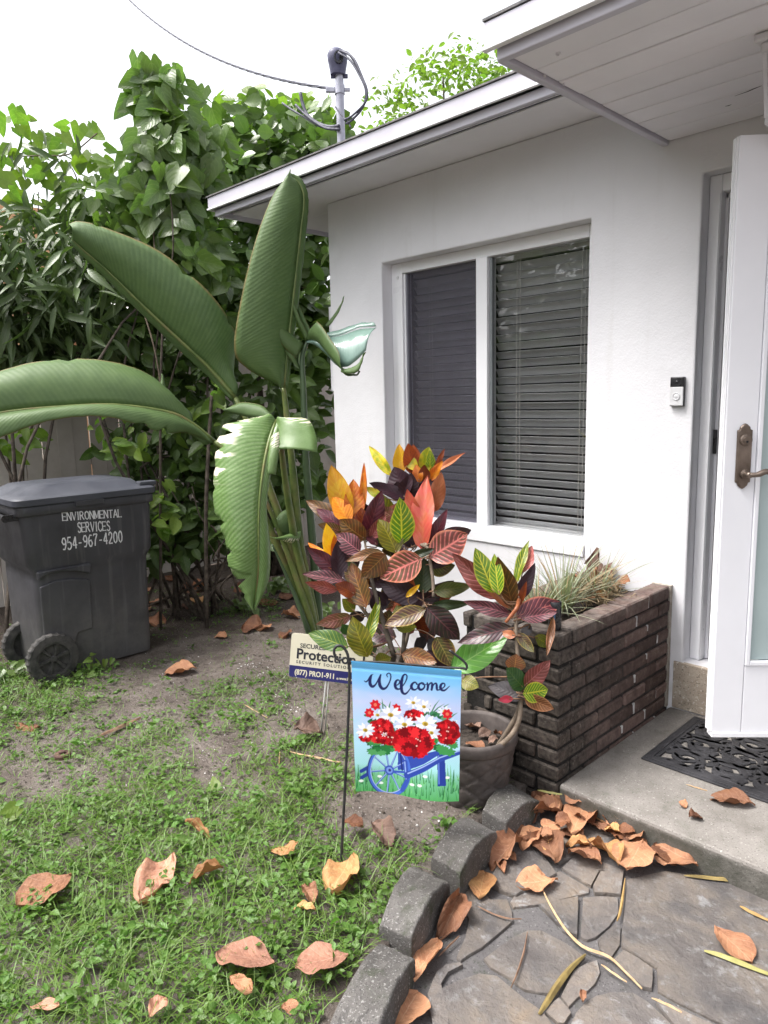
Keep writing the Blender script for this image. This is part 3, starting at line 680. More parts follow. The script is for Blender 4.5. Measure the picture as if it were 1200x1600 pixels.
# overhead service drop, a twisted bundle running out over the yard
P0 = mpt(524, 141, .02); far = dep(196, -6, 9.5)
pts = [P0+(far-P0)*t_+np.array([0, 0, -.5*4*t_*(1-t_)*.42]) for t_ in np.linspace(0, 1, 60)]
oc = thing('overhead_cable', 'twisted grey overhead power cable sagging across the white sky to the mast', 'cable', far)
P0b = [p for p in pts]
for k in range(3):
    q = []
    for i, p in enumerate(P0b):
        a = i*1.15+k*2.094; q.append(p+np.array([0, 0, 1])*.007*math.sin(a)+sdir*.007*math.cos(a))
    MB().tube(q, .0055, 5).build('conductor', M['cable'], oc, smooth=True)

# ================================================================== CONCRETE EDGING
def edging(name, q, label, seed, arch=.05, zn=-.03, zf=-.03):
    nl, nr, fl, fr = [onz(*p, 0.0)[:2] for p in q]
    nl, fl, nr, fr = nl+(fl-nl)*.012, fl+(nl-fl)*.012, nr+(fr-nr)*.012, fr+(nr-fr)*.012
    n = 12; m = 7; b = MB(); rows = []
    for i in range(n+1):
        t_ = i/n; L_ = nl+(fl-nl)*t_; R_ = nr+(fr-nr)*t_
        zt = zn*(1-t_)+zf*t_+arch*(1-(2*t_-1)**2)*1.0
        sec = [(0, -.2), (0, zt-.026), (.012, zt-.016)]+[(.05+.9*k/m, zt) for k in range(m+1)]+[(.985, zt-.002), (1, zt-.010), (1, -.2)]
        row = []
        for k, (a, z) in enumerate(sec):
            p = L_+(R_-L_)*a
            dz = (.006*mnoise.noise((p[0]*30, p[1]*30, seed))+.004*mnoise.noise((p[0]*70, p[1]*70, seed))) if z > -.19 else 0
            jj = .004*mnoise.noise((p[0]*25+5, p[1]*25, z*25+seed)) if 0 < i < n else 0
            nv = (R_-L_)/np.linalg.norm(R_-L_)
            row.append((p[0]+nv[0]*jj*(1 if a > .5 else -1), p[1]+nv[1]*jj*(1 if a > .5 else -1), z+dz))
        rows.append(row)
    b.loft(rows)
    c = (nl+nr+fl+fr)/4
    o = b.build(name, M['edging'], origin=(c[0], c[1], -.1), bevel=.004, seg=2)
    tag(o, label, 'edging stone', 'concrete edging stones along the path'); return o
edging('edging_stone', ((500,1612),(582,1622),(592,1452),(650,1478)), 'nearest concrete edging stone, running out of the bottom of the picture', 1, .034, -.02, -.036)
edging('edging_stone', ((590,1440),(642,1462),(645,1336),(704,1364)), 'second concrete edging stone with a cracked near end, between curled dry leaves and the lawn', 2, .045, -.012, -.034)
edging('edging_stone', ((672,1334),(718,1362),(730,1263),(778,1288)), 'third concrete edging stone, right below the welcome flag', 3, .040, -.010, -.032)
edging('edging_stone', ((752,1262),(790,1284),(797,1212),(845,1241)), 'farthest concrete edging stone, tucked against the pot and the brick planter', 4, .036, -.008, -.030)

# ================================================================== BRICK PLANTER
PX0, PX1, PYF, PH = 1.955, 2.426, -.9955, .607
planter = thing('brick_planter', 'weathered brick planter box against the house wall beside the entrance slab', 'planter', ((PX0+PX1)/2, PYF/2, -.12))
CH = .0675; T = .095; BT = T
b = MB()
b.box((PX1-T+.004, PYF+.010, -.2), (PX1-.010, -.0015, PH-.012)).box((PX0+.012, PYF+.012, -.2), (PX1-T+.0035, PYF+T-.004, PH-.012)).box((PX0+.012, PYF+T-.0035, -.2), (PX0+T-.004, -.0015, PH-.012))
b.build('mortar', M['mortar'], planter)
brick_meshes = {}
def brick_mesh(lx, ly, lz, v):
    key = (round(lx, 3), round(ly, 3), round(lz, 3), v)
    if key in brick_meshes: return brick_meshes[key]
    rr = random.Random(hash(key) & 0xffff); bm = bmesh.new(); bmesh.ops.create_cube(bm, size=1)
    for q in bm.verts:
        q.co = Vector((q.co.x*lx+rr.uniform(-.0025, .0025), q.co.y*ly+rr.uniform(-.0025, .0025), q.co.z*lz+rr.uniform(-.002, .002)))
    bmesh.ops.bevel(bm, geom=list(bm.edges), offset=.006, segments=1, affect='EDGES')
    for q in bm.verts: q.co += Vector((rr.uniform(-1, 1), rr.uniform(-1, 1), rr.uniform(-1, 1)))*.0012
    me = bpy.data.meshes.new('brick'); bm.to_mesh(me); bm.free(); me.materials.append(M['brick']); brick_meshes[key] = me; return me
def brick(c, lx, ly, lz):
    m = Matrix.Translation(Vector(c)+Vector((random.uniform(-.002, .002), random.uniform(-.002, .002), 0))) @ Matrix.Rotation(random.gauss(0, .008), 4, 'Z')
    put('brick', brick_mesh(lx, ly, lz, random.randrange(3)), planter, m=m)
BL, J = .201, .014; JOINTS = []
for k in range(-2, 9):
    z = k*CH+CH/2; h = CH-J
    if k == 8: h = CH-.006
    odd = k % 2
    # right face, running away from the corner to the wall
    y = PYF+(0.0 if odd else T+J)
    first = True
    while y < -.05:
        L_ = BL
        if y+L_ > -.03: L_ = -.028-y
        if L_ > .03: brick((PX1-T/2, y+L_/2, z), T, L_, h)
        if y > -.46 and y > PYF+.1: JOINTS.append((y-J/2, z, h))
        y += BL+J
    # front face
    x = PX1-(0.0 if not odd else T+J)
    while x > PX0+.04:
        L_ = BL
        if x-L_ < PX0+(0 if not odd else T+J): L_ = x-PX0-(0 if not odd else T+J)
        if L_ > .03: brick((x-L_/2, PYF+T/2, z), L_, T, h)
        x -= BL+J
    if k > 4:   # far side, top courses
        y = PYF+(0.0 if not odd else T+J)
        if not odd: y = PYF+T+J
        while y < -.05:
            L_ = min(BL, -.03-y)
            if L_ > .03: brick((PX0+T/2, y+L_/2, z), T, L_, h)
            y += BL+J
# pale mortar band and old white paint runs next to the wall
b = MB(); b.box((PX1-T, -.027, 0), (PX1-.002, -.002, PH-.004)); b.build('end_joint', mk('end_joint', (.30, .26, .22), (.46, .42, .37), 30, .9, .2, .7, 60, .006), planter)
b = MB()
for px, py, h in ()and((1010,953,.035),(1011,1005,.045),(1024,1018,.05),(986,1044,.05),(1009,1047,.05),(1024,1052,.035),(1022,973,.03),(986,953,.03)):
    p = onx(px, py, PX1+.001); MB().box((PX1-.012, p[1]-.006, p[2]-h/2), (PX1-.0005, p[1]+.005, p[2]+h/2)).build('paint_drip', M['paint_drip'], planter, bevel=.002)
for y, z, h in JOINTS:
    if random.random() < .75:
        hh = h*random.uniform(.45, 1.0); z0 = z-h/2+random.uniform(0, h-hh); MB().box((PX1-.011, y-.007, z0), (PX1-.003, y+.007, z0+hh)).build('paint_drip', M['paint_drip'], planter, bevel=.002)
# soil inside
b = MB(); nx_, ny_ = 18, 34; vs = []
for j in range(ny_+1):
    for i in range(nx_+1):
        x = PX0+T-.004+(PX1-PX0-2*T+.008)*i/nx_; y = PYF+T-.004+(-.002-PYF-T+.004)*j/ny_
        vs.append((x, y, PH-.06+.025*mnoise.noise((x*8, y*8, 3))+.012*mnoise.noise((x*30, y*30, 7))))
b.add(vs, [(j*(nx_+1)+i, j*(nx_+1)+i+1, (j+1)*(nx_+1)+i+1, (j+1)*(nx_+1)+i) for j in range(ny_) for i in range(nx_)])
b.build('planting_soil', M['pot_soil'], planter, smooth=True, fix=False)
# small black cylinder on the planter corner
p = onz(878, 987, PH-.002); cx, cy = PX1-.055, PYF+.055
can = thing('black_canister', 'small black cylinder with a blue streak standing on the near corner of the brick planter', 'canister', (cx, cy, PH))
MB().lathe((cx, cy, PH), [(.0001, .001), (.024, .001), (.025, .004), (.0245, .085), (.0235, .09)], 26).build('can_body', M['black_plastic'], can, smooth=True, auto=40)
MB().lathe((cx, cy, PH+.0905), [(.0001, .0), (.0255, .0), (.0255, .016), (.023, .02), (.020, .02), (.019, .012), (.0001, .012)], 26).build('can_lid', M['black_plastic'], can, smooth=True, auto=40)
b = MB(); a0 = math.atan2(CAM[1]-cy, CAM[0]-cx)
for k, (aa, z0, z1) in enumerate(((-.25, .03, .07), (-.12, .045, .082), (.02, .07, .086))):
    vs = []
    for z in (z0, z1):
        for d in (0, .07, .14): vs.append((cx+.0254*math.cos(a0+aa+d+(z-z0)*2), cy+.0254*math.sin(a0+aa+d+(z-z0)*2), PH+z))
    b.add(vs, [(0,1,4,3),(1,2,5,4)])
b.build('print', mk('can_reflection', (.05, .14, .30), (.10, .25, .42), 40, .4), can)  # blue streak is a reflection painted onto the black can

# ================================================================== WOVEN POT
PC = np.array([2.158, -1.185]); PZ0, PZ1 = -.085, .212
pot = thing('flower_pot', 'brown basket weave garden pot holding the small croton, below the welcome flag', 'pot', (PC[0], PC[1], PZ0))
def pr(h):
    return .118+.052*(h/(PZ1-PZ0))**.8
b = MB(); nseg, nrow = 96, 30; prof = []; Hh = PZ1-PZ0-.05
for i in range(nrow+1):
    h = Hh*i/nrow; ring = []
    for k in range(nseg):
        a = 2*math.pi*k/nseg; u = a*8/(2*math.pi)*1.0; v_ = h/.075
        # diagonal strips passing over and under each other
        p_ = (u+v_*.9) % 1.0; q_ = (u-v_*.9) % 1.0; ck = (math.floor(u+v_*.9)+math.floor(u-v_*.9)) % 2
        s_ = p_ if ck else q_
        d = .0055*math.sqrt(max(0, 1-(2*s_-1)**2*.9)) - (.006 if min(p_, 1-p_) < .05 or min(q_, 1-q_) < .05 else 0)
        r = pr(h)+d*min(1, (nrow-i)/2)*min(1, i/2)
        ring.append((PC[0]+r*math.cos(a), PC[1]+r*math.sin(a), PZ0+h))
    prof.append(ring)
b.loft(prof, caps=False); b.add([(PC[0]+pr(0)*math.cos(2*math.pi*k/24), PC[1]+pr(0)*math.sin(2*math.pi*k/24), PZ0+.001) for k in range(24)], [tuple(range(24))])
b.build('pot_body', M['pot'], pot, smooth=True, auto=60)
r = pr(Hh); MB().lathe((PC[0], PC[1], PZ1), [(r-.004, -.051), (r+.006, -.05), (r+.012, -.04), (r+.013, -.012), (r+.009, -.001), (r+.002, .002), (r-.006, -.001), (r-.011, -.01), (r-.016, -.12)], 64).build('rim', M['pot'], pot, smooth=True)
MB().lathe((PC[0], PC[1], PZ1-.075), [(r-.010, 0), (.09, .004), (.04, .012), (.0001, .012)], 40).build('pot_soil', M['pot_soil'], pot, smooth=True)

# ================================================================== DOOR MAT
mx0, my1 = 2.573, -.592; mx1, my0 = 3.50, -.055; mz0 = .001
mat_ = thing('door_mat', 'black rubber scrollwork door mat on the concrete entrance slab', 'door mat', ((mx0+mx1)/2, (my0+my1)/2, 0))
b = MB(); BW = .05
for o0, o1, z0, z1 in ((0, BW, mz0, .009), (.012, .036, .0085, .0125)):
    b.box((mx0+o0, my1+o0, z0), (mx1-o0, my1+o1, z1)).box((mx0+o0, my0-o1, z0), (mx1-o0, my0-o0, z1))
    b.box((mx0+o0, my1+o1, z0), (mx0+o1, my0-o1, z1)).box((mx1-o1, my1+o1, z0), (mx1-o0, my0-o1, z1))
b.build('border', M['rubber'], mat_, bevel=.003)
b = MB()
def ribbon(P, wd, z0=mz0, z1=.0095, n=26):
    Q = catmull([(p[0], p[1], 0) for p in P], n); rows = []
    for i, q in enumerate(Q):
        t_ = Q[min(i+1, n-1)]-Q[max(i-1, 0)]; t_ /= np.linalg.norm(t_)+1e-9; s_ = np.array([-t_[1], t_[0], 0])
        ww = wd*(.55+.45*math.sin(math.pi*(i+.8)/(n+.6)))
        rows.append([(*(q-s_*ww)[:2], z0), (*(q-s_*ww)[:2], z1-.002), (*(q-s_*ww*.6)[:2], z1), (*(q+s_*ww*.6)[:2], z1), (*(q+s_*ww)[:2], z1-.002), (*(q+s_*ww)[:2], z0)])
    b.loft(rows)
cx0, cx1_, cy0, cy1 = mx0+BW, mx1-BW, my1+BW, my0-BW
def spiral(cx, cy, r0, r1, a0, turns, wd, hand=1):
    ribbon([(cx+(r0+(r1-r0)*k/14)*math.cos(a0+hand*turns*2*math.pi*k/14), cy+(r0+(r1-r0)*k/14)*math.sin(a0+hand*turns*2*math.pi*k/14)) for k in range(15)], wd, n=40)
nu = 5; nvv = 3; du, dv = (cx1_-cx0)/nu, (cy1-cy0)/nvv
for i in range(nu):
    for j in range(nvv):
        X, Y = cx0+du*(i+.5), cy0+dv*(j+.5); s_ = 1 if (i+j) % 2 else -1
        spiral(X, Y, .012, du*.50, .6*i+1.3*j, 1.35, .0185, s_)
        ribbon([(X-du*.52, Y-dv*.30*s_), (X-du*.2, Y-dv*.48*s_), (X+du*.18, Y-dv*.38*s_), (X+du*.52, Y-dv*.52*s_)], .017)
        ribbon([(X-du*.52, Y+dv*.50*s_), (X-du*.12, Y+dv*.40*s_), (X+du*.3, Y+dv*.50*s_), (X+du*.52, Y+dv*.25*s_)], .017)
        ribbon([(X-du*.5, Y), (X-du*.36, Y+dv*.16), (X-du*.40, Y+dv*.40), (X-du*.52, Y+dv*.5)], .016)
        ribbon([(X+du*.5, Y-dv*.1), (X+du*.40, Y-dv*.25), (X+du*.44, Y-dv*.48)], .016)
        ribbon([(X-du*.30, Y+dv*.05), (X, Y-dv*.12), (X+du*.34, Y+dv*.08)], .015)
b.build('scrollwork', M['rubber'], mat_, smooth=False)

# ================================================================== WHEELED BIN
BXF, BYC = -.63, -1.485                       # face with the print, centre along it
BZ = -.175
bin_ = thing('wheeled_bin', 'large charcoal wheeled refuse bin with white printed phone number beside the hedge', 'refuse bin', (BXF-.33, BYC, BZ))
def rrect(cx, cy, hx, hy, r, z, n=6):
    out = []
    for sx, sy, a0 in ((1, 1, 0), (-1, 1, 90), (-1, -1, 180), (1, -1, 270)):
        for k in range(n+1):
            a = math.radians(a0+90*k/n); out.append((cx+sx*(hx-r)+r*math.cos(a), cy+sy*(hy-r)+r*math.sin(a), z))
    return out
bcx = BXF-.35; BYW = .425
b = MB()
b.loft([rrect(bcx, BYC+.015, .275, .352, .05, BZ+.015), rrect(bcx, BYC+.015, .282, .360, .06, BZ+.05), rrect(bcx, BYC+.015, .300, .368, .06, BZ+.62),
        rrect(bcx, BYC+.018, .306, .366, .06, BZ+.68), rrect(bcx, BYC+.01, .326, .402, .06, BZ+.735), rrect(bcx, BYC+.005, .335, .412, .06, BZ+1.0), rrect(bcx, BYC, .338, .415, .06, BZ+1.075)])
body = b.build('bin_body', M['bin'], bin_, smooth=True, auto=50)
b = MB(); b.loft([rrect(bcx, BYC, .352, .432, .06, BZ+1.045), rrect(bcx, BYC, .356, .436, .06, BZ+1.05), rrect(bcx, BYC, .356, .436, .06, BZ+1.098), rrect(bcx, BYC, .352, .432, .06, BZ+1.102)])
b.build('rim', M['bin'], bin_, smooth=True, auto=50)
# raised panel above the wheel and the arched shoulder over it
def side_panel(P, x0, x1, name, mat):
    b = MB(); b.loft([[(x0+s_, y, z) for y, z in P] for s_ in (0, )]+[[(x1, y, z) for y, z in P]]); return b
yL = BYC-.36
b = MB(); pts_lo = []
Pn = [(BYC-.335, BZ+.16), (BYC-.335, BZ+.60), (BYC-.25, BZ+.625), (BYC-.15, BZ+.62), (BYC-.06, BZ+.60), (BYC-.03, BZ+.585), (BYC-.035, BZ+.27), (BYC-.13, BZ+.26), (BYC-.15, BZ+.20)]
def xs_(z): return bcx+.281+.019*(z-BZ)/.62
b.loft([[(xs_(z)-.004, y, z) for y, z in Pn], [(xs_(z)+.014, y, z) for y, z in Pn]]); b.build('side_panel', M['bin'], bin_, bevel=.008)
arch = [(BYC-.345, BZ+.645), (BYC-.30, BZ+.675), (BYC-.22, BZ+.685), (BYC-.12, BZ+.665), (BYC-.03, BZ+.632), (BYC-.02, BZ+.70), (BYC-.35, BZ+.70)]
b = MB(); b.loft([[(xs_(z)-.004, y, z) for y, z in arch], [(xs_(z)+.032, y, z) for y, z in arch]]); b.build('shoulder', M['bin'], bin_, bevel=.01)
# lid
b = MB(); L0 = BZ+1.103
b.loft([rrect(bcx, BYC, .362, .444, .06, L0), rrect(bcx, BYC, .368, .450, .06, L0+.006), rrect(bcx, BYC, .368, .450, .06, L0+.040), rrect(bcx, BYC, .355, .437, .06, L0+.052),
        rrect(bcx, BYC, .30, .38, .08, L0+.060), rrect(bcx-.0, BYC+.02, .26, .33, .09, L0+.095), rrect(bcx-.0, BYC+.02, .18, .24, .09, L0+.106), rrect(bcx, BYC+.02, .06, .09, .04, L0+.108)])
lid = b.build('lid', M['bin_lid'], bin_, smooth=True, auto=40)
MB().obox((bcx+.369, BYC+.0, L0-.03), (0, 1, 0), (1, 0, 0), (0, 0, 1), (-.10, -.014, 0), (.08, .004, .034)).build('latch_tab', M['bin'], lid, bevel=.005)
MB().obox((bcx+.30, BYC+.40, L0+.05), (0, 1, 0), (1, 0, 0), (0, 0, 1), (-.06, -.03, 0), (.055, .04, .03)).build('lid_grip', M['bin_lid'], lid, bevel=.008)
b = MB(); b.tube([(bcx-.25, BYC-.485, BZ+1.04), (bcx+.30, BYC-.485, BZ+1.04)], .022, 14)
for x in (-.24, 0, .28): b.box((bcx+x-.012, BYC-.49, BZ+1.02), (bcx+x+.012, BYC-.41, BZ+1.06))
b.build('handle', M['black_plastic'], bin_, smooth=True, auto=40)
# wheels
WY, WZ, WR = BYC-.305, BZ+.148, .156
MB().tube([(bcx-.10, WY, WZ), (bcx+.30, WY, WZ)], .014, 12).build('axle', M['zinc'], bin_, smooth=True)
for sx, wx in ((1, bcx+.327), (-1, bcx-.12)):
    b = MB(); n = 72; rings = []
    for h, r in ((-.028, .098), (-.030, .112), (-.026, WR-.008), (-.018, WR), (.018, WR), (.026, WR-.008), (.030, .112), (.028, .098)):
        ring = []
        for k in range(n):
            lug = (.005 if k % 3 == 0 and abs(h) < .027 else 0); a = 2*math.pi*k/n
            ring.append((wx+h, WY+(r+lug-.003)*math.cos(a), WZ+(r+lug-.003)*math.sin(a)))
        rings.append(ring)
    b.loft(rings, caps=False); tw = b.build('wheel', M['bin_wheel'], bin_)
    MB().lathe((wx, WY, WZ), [(.0001, sx*.004), (.098, sx*.004), (.0985, sx*.020)], 40, ax=0).build('rim_disc', M['bin_wheel'], tw)
    MB().lathe((wx, WY, WZ), [(.0001, sx*.026), (.016, sx*.026), (.022, sx*.020), (.024, sx*.004)], 24, ax=0).build('hub', M['bin_wheel'], tw, smooth=True, auto=40)
    for k in range(6):
        a = math.radians(60*k+12); e1 = np.array([0, math.cos(a), math.sin(a)]); e2 = np.array([0, -math.sin(a), math.cos(a)])
        b = MB(); b.loft([[np.array([wx, WY, WZ])+e1*r+e2*s_*wd+np.array([sx, 0, 0])*hh for s_, hh in ((-1, .0045), (-.6, .018), (.6, .018), (1, .0045))] for r, wd in ((.02, .010), (.06, .012), (.097, .019))])
        b.build('spoke', M['bin_wheel'], tw)
# printed lettering: simple slab serif strokes
GL = {'E': [('v', 0, 0, 1), ('h', 0, .7, 0), ('h', 0, .55, .5), ('h', 0, .7, 1)], 'N': [('v', 0, 0, 1, 1), ('d', .05, 1, .75, 0), ('v', .75, 0, 1, 1)],
      'V': [('d', 0, 1, .38, 0), ('t', .38, 0, .78, 1)], 'I': [('v', .2, 0, 1)], 'M': [('v', 0, 0, 1, 1), ('d', .03, 1, .42, .1), ('t', .42, .1, .82, 1), ('v', .85, 0, 1)],
      'T': [('h', 0, .8, 1), ('v', .4, 0, 1)], 'L': [('v', 0, 0, 1), ('h', 0, .7, 0)], '-': [('d', .08, .42, .52, .42)]}
ARC = {'O': [[(.4, 1), (.08, .8), (.0, .5), (.08, .2), (.4, 0), (.72, .2), (.8, .5), (.72, .8), (.4, 1)]],
       'R': [[(0, 0), (0, 1)], [(0, 1), (.45, .98), (.62, .76), (.45, .54), (0, .52)], [(.32, .5), (.55, .2), (.78, 0)]],
       'S': [[(.62, .82), (.5, .97), (.3, 1), (.08, .85), (.1, .64), (.35, .52), (.58, .4), (.64, .2), (.46, .02), (.22, 0), (.04, .16)]],
       'C': [[(.7, .78), (.56, .96), (.34, 1), (.06, .78), (0, .5), (.06, .2), (.34, 0), (.56, .04), (.72, .22)]],
       'A': [[(0, 0), (.4, 1)], [(.4, 1), (.8, 0)], [(.16, .34), (.64, .34)]],
       '9': [[(.6, .66), (.44, .46), (.2, .48), (.04, .7), (.18, .96), (.44, .98), (.6, .72), (.58, .36), (.4, .04), (.1, .06)]],
       '6': [[(.56, .94), (.26, .96), (.06, .64), (.04, .3), (.2, .02), (.46, .02), (.6, .26), (.46, .52), (.2, .5), (.05, .34)]],
       '5': [[(.56, 1), (.12, 1), (.08, .56), (.32, .62), (.56, .48), (.58, .2), (.4, .02), (.16, .0), (.02, .14)]],
       '4': [[(.44, 0), (.44, 1)], [(.44, 1), (.0, .3)], [(.0, .3), (.66, .3)]], '7': [[(.02, .86), (.04, 1), (.6, 1)], [(.6, 1), (.28, .5), (.2, 0)]],
       '2': [[(.04, .74), (.14, .96), (.36, 1), (.56, .82), (.52, .58), (.24, .28), (.02, .03)], [(.02, .03), (.62, .03)]],
       '0': [[(.3, 1), (.08, .82), (.02, .5), (.08, .18), (.3, 0), (.52, .18), (.58, .5), (.52, .82), (.3, 1)]]}
def stroke_quads(P, wd):
    """2-D polyline with width -> quads"""
    P = [np.array(p, float) for p in P]; out = []; L_ = []; R_ = []
    for i, p in enumerate(P):
        t_ = P[min(i+1, len(P)-1)]-P[max(i-1, 0)]; t_ /= np.linalg.norm(t_)+1e-9; s_ = np.array([-t_[1], t_[0]])
        ww = wd*(.55+.45*abs(t_[1]))          # slab faces: uprights thicker than horizontals
        L_.append(p+s_*ww/2); R_.append(p-s_*ww/2)
    return [(L_[i], L_[i+1], R_[i+1], R_[i]) for i in range(len(P)-1)]
def serif_text(txt, wd=.2):
    x = 0; Q = []
    for ch in txt:
        if ch == ' ': x += .5; continue
        qs = []; wch = .7
        if ch in GL:
            for g in GL[ch]:
                if g[0] == 'v':
                    qs += stroke_quads([(g[1], g[2]), (g[1], g[3])], wd)
                    for yy in (.03, .97): qs += stroke_quads([(g[1]-.14, yy), (g[1]+.14, yy)], .13)
                elif g[0] == 'h': qs += stroke_quads([(g[1], min(max(g[3], .05), .95)), (g[2], min(max(g[3], .05), .95))], .16)+(stroke_quads([(g[2], g[3]*.9+.05-.1), (g[2], g[3]*.9+.05+.1)], .08) if ch in 'ETL' else [])
                else: qs += stroke_quads([(g[1], g[2]), (g[3], g[4])], wd*(1.0 if g[0] == 'd' else .6))
            if ch in 'VA': qs += stroke_quads([(-.1, .97), (.14, .97)], .13)+stroke_quads([(.62, .97), (.86, .97)], .13)
            wch = {'I': .4, 'V': .78, 'N': .78, 'M': .86, 'T': .8, '-': .6}.get(ch, .7)
        else:
            for P in ARC[ch]: qs += stroke_quads(P, wd)
            if ch == 'A': qs += stroke_quads([(-.1, .03), (.14, .03)], .13)+stroke_quads([(.64, .03), (.9, .03)], .13)
            if ch == 'R': qs += stroke_quads([(-.1, .03), (.14, .03)], .13)
            wch = {'O': .8, 'A': .8, 'R': .76, 'C': .72}.get(ch, .62)
        Q += [[(p[0]+x, p[1]) for p in q] for q in qs]; x += wch+.2
    return Q, x-.2
def bx(z):      # print side of the bin
    zz = z-BZ
    return bcx+.326+.009*max(0, min(1, (zz-.735)/.265))+.0028
for txt, a, c in (('ENVIRONMENTAL', (98, 814), (190, 808)), ('SERVICES', (122, 832), (172, 829)), ('954-967-4200', (98, 860), (192, 847))):
    p, q = onx(*a, bcx+.336), onx(*c, bcx+.336); Q, W_ = serif_text(txt, .21 if txt[0] != '9' else .19)
    hgt = {'E': .052, 'S': .062, '9': .075}[txt[0]]
    b = MB()
    for k, qd in enumerate(Q):
        vs = []
        for x, y in qd:
            y_ = p[1]+(q[1]-p[1])*x/W_; z_ = p[2]+(q[2]-p[2])*x/W_+hgt*y; vs.append((bx(z_)+.0001*(k % 7), y_, z_))
        b.add(vs, [(0, 1, 2, 3)])
    b.build('lettering', M['bin_print'], bin_, fix=False)

# ================================================================== YARD SIGN
BLc = dep(451, 1057, 3.45); RT = dep(579, 1073, 3.36)-BLc; SW = np.linalg.norm(RT); ex = RT/SW
TL = dep(459, 989, 3.42)-BLc; ey = TL-ex*np.dot(TL, ex); SH = np.linalg.norm(ey); ey /= SH; sk = np.dot(TL, ex)/SH
ez = np.cross(ex, ey)
if np.dot(ez, CAM-BLc) < 0: ez = -ez
sb = ong(500, 1146)
sign = thing('yard_sign', 'cream and navy security company yard sign on a thin stake behind the flag pole', 'sign', sb)
def sp2(x, y, n=0): return BLc+ex*(x+sk*y*.5)+ey*y+ez*n
def rpoly(x0, y0, x1, y1, r, corners='1111', n=6):
    out = []
    for (cx, cy, a0), f in zip(((x1-r, y1-r, 0), (x0+r, y1-r, 90), (x0+r, y0+r, 180), (x1-r, y0+r, 270)), corners):
        if f == '1': out += [(cx+r*math.cos(math.radians(a0+90*k/n)), cy+r*math.sin(math.radians(a0+90*k/n))) for k in range(n+1)]
        else: out.append({0: (x1, y1), 90: (x0, y1), 180: (x0, y0), 270: (x1, y0)}[a0])
    return out
P = rpoly(0, 0, SW, SH, .014)
b = MB(); b.loft([[sp2(x, y, -.003) for x, y in P], [sp2(x, y, 0) for x, y in P]]); b.build('panel', M['sign_cream'], sign)
P = rpoly(0.0005, .0005, SW-.0005, SH*.27, .0135, '0011'); b = MB(); b.add([sp2(x, y, .0006) for x, y in P], [tuple(range(len(P)))]); b.build('band', M['sign_navy'], sign, fix=False)
def text_obj(name, txt, size, place, mat, parent, bold=0.0, sx=1.0, spacing=1.0):
    cu = bpy.data.curves.new('txt', 'FONT'); cu.body = txt; cu.size = size; cu.offset = bold; cu.space_character = spacing; cu.resolution_u = 3
    o = bpy.data.objects.new('txt', cu); col.objects.link(o); dg = bpy.context.evaluated_depsgraph_get()
    me = bpy.data.meshes.new_from_object(o.evaluated_get(dg)); bpy.data.objects.remove(o); bpy.data.curves.remove(cu)
    off = wloc(parent)
    for v_ in me.vertices:
        p = place(v_.co.x*sx, v_.co.y); v_.co = Vector(p)-off
    me.materials.clear()
    return put(name, me, parent, loc=off, mat=mat)
text_obj('lettering', 'SECURED BY', .030, lambda x, y: sp2(.046+x, .150+y, .001), M['sign_black'], sign, .0004, 1.05)
text_obj('lettering', 'Protection 1', .070, lambda x, y: sp2(.030+x, .096+y, .001), M['sign_black'], sign, .0016, .98)
text_obj('lettering', 'SECURITY SOLUTIONS', .020, lambda x, y: sp2(.032+x, .072+y, .001), M['sign_black'], sign, .0004, 1.05, 1.4)
text_obj('lettering', '(877) PRO1-911', .036, lambda x, y: sp2(.028+x, .016+y, .0013), M['sign_cream'], sign, .0011, .84)
text_obj('lettering', '\u00ae', .014, lambda x, y: sp2(.238+x, .014+y, .0013), M['sign_cream'], sign, .0002)
text_obj('lettering', 'www.Protection1.com', .020, lambda x, y: sp2(.252+x, .016+y, .0013), M['sign_cream'], sign, .0005, .80)
st = sp2(.185, 0.02, -.006); b = MB()
b.tube([sb+np.array([0, 0, -.05]), st], .0045, 8); b.build('stake', M['zinc'], sign, smooth=True)
b = MB(); b.tube([sb+np.array([.016, .012, -.05]), sp2(.198, .02, -.006)], .0035, 6); b.build('stake', M['zinc'], sign, smooth=True)

# ================================================================== GARDEN FLAG
FP = ong(533, 1354)
fl = thing('garden_flag', 'small blue welcome garden flag with painted flowers on a thin black metal pole', 'flag', FP)
FD = float(np.dot(FP-CAM, _f))
b = MB(); dF = FD
pole = [FP+np.array([0, 0, -.06])]+[dep(x, y, dF) for x, y in ((533, 1350), (538, 1250), (543, 1150), (546, 1060), (545, 1038))]+[dep(x, y, dF) for x, y in ((543, 1022), (536, 1011), (527, 1009), (522, 1016), (524, 1026), (530, 1031), (538, 1028))]
MB().tube(catmull(pole, 70), .0048, 8).build('pole', M['black_iron'], fl, smooth=True)
tr = dep(722, 1044, dF-.03)
MB().tube(catmull([dep(545, 1034, dF), dep(600, 1035, dF-.008), dep(680, 1042, dF-.02), tr, dep(728, 1046, dF-.032), dep(729, 1039, dF-.033), dep(720, 1029, dF-.033), dep(702, 1016, dF-.03)], 40), .0042, 8).build('hanger_arm', M['black_iron'], fl, smooth=True)
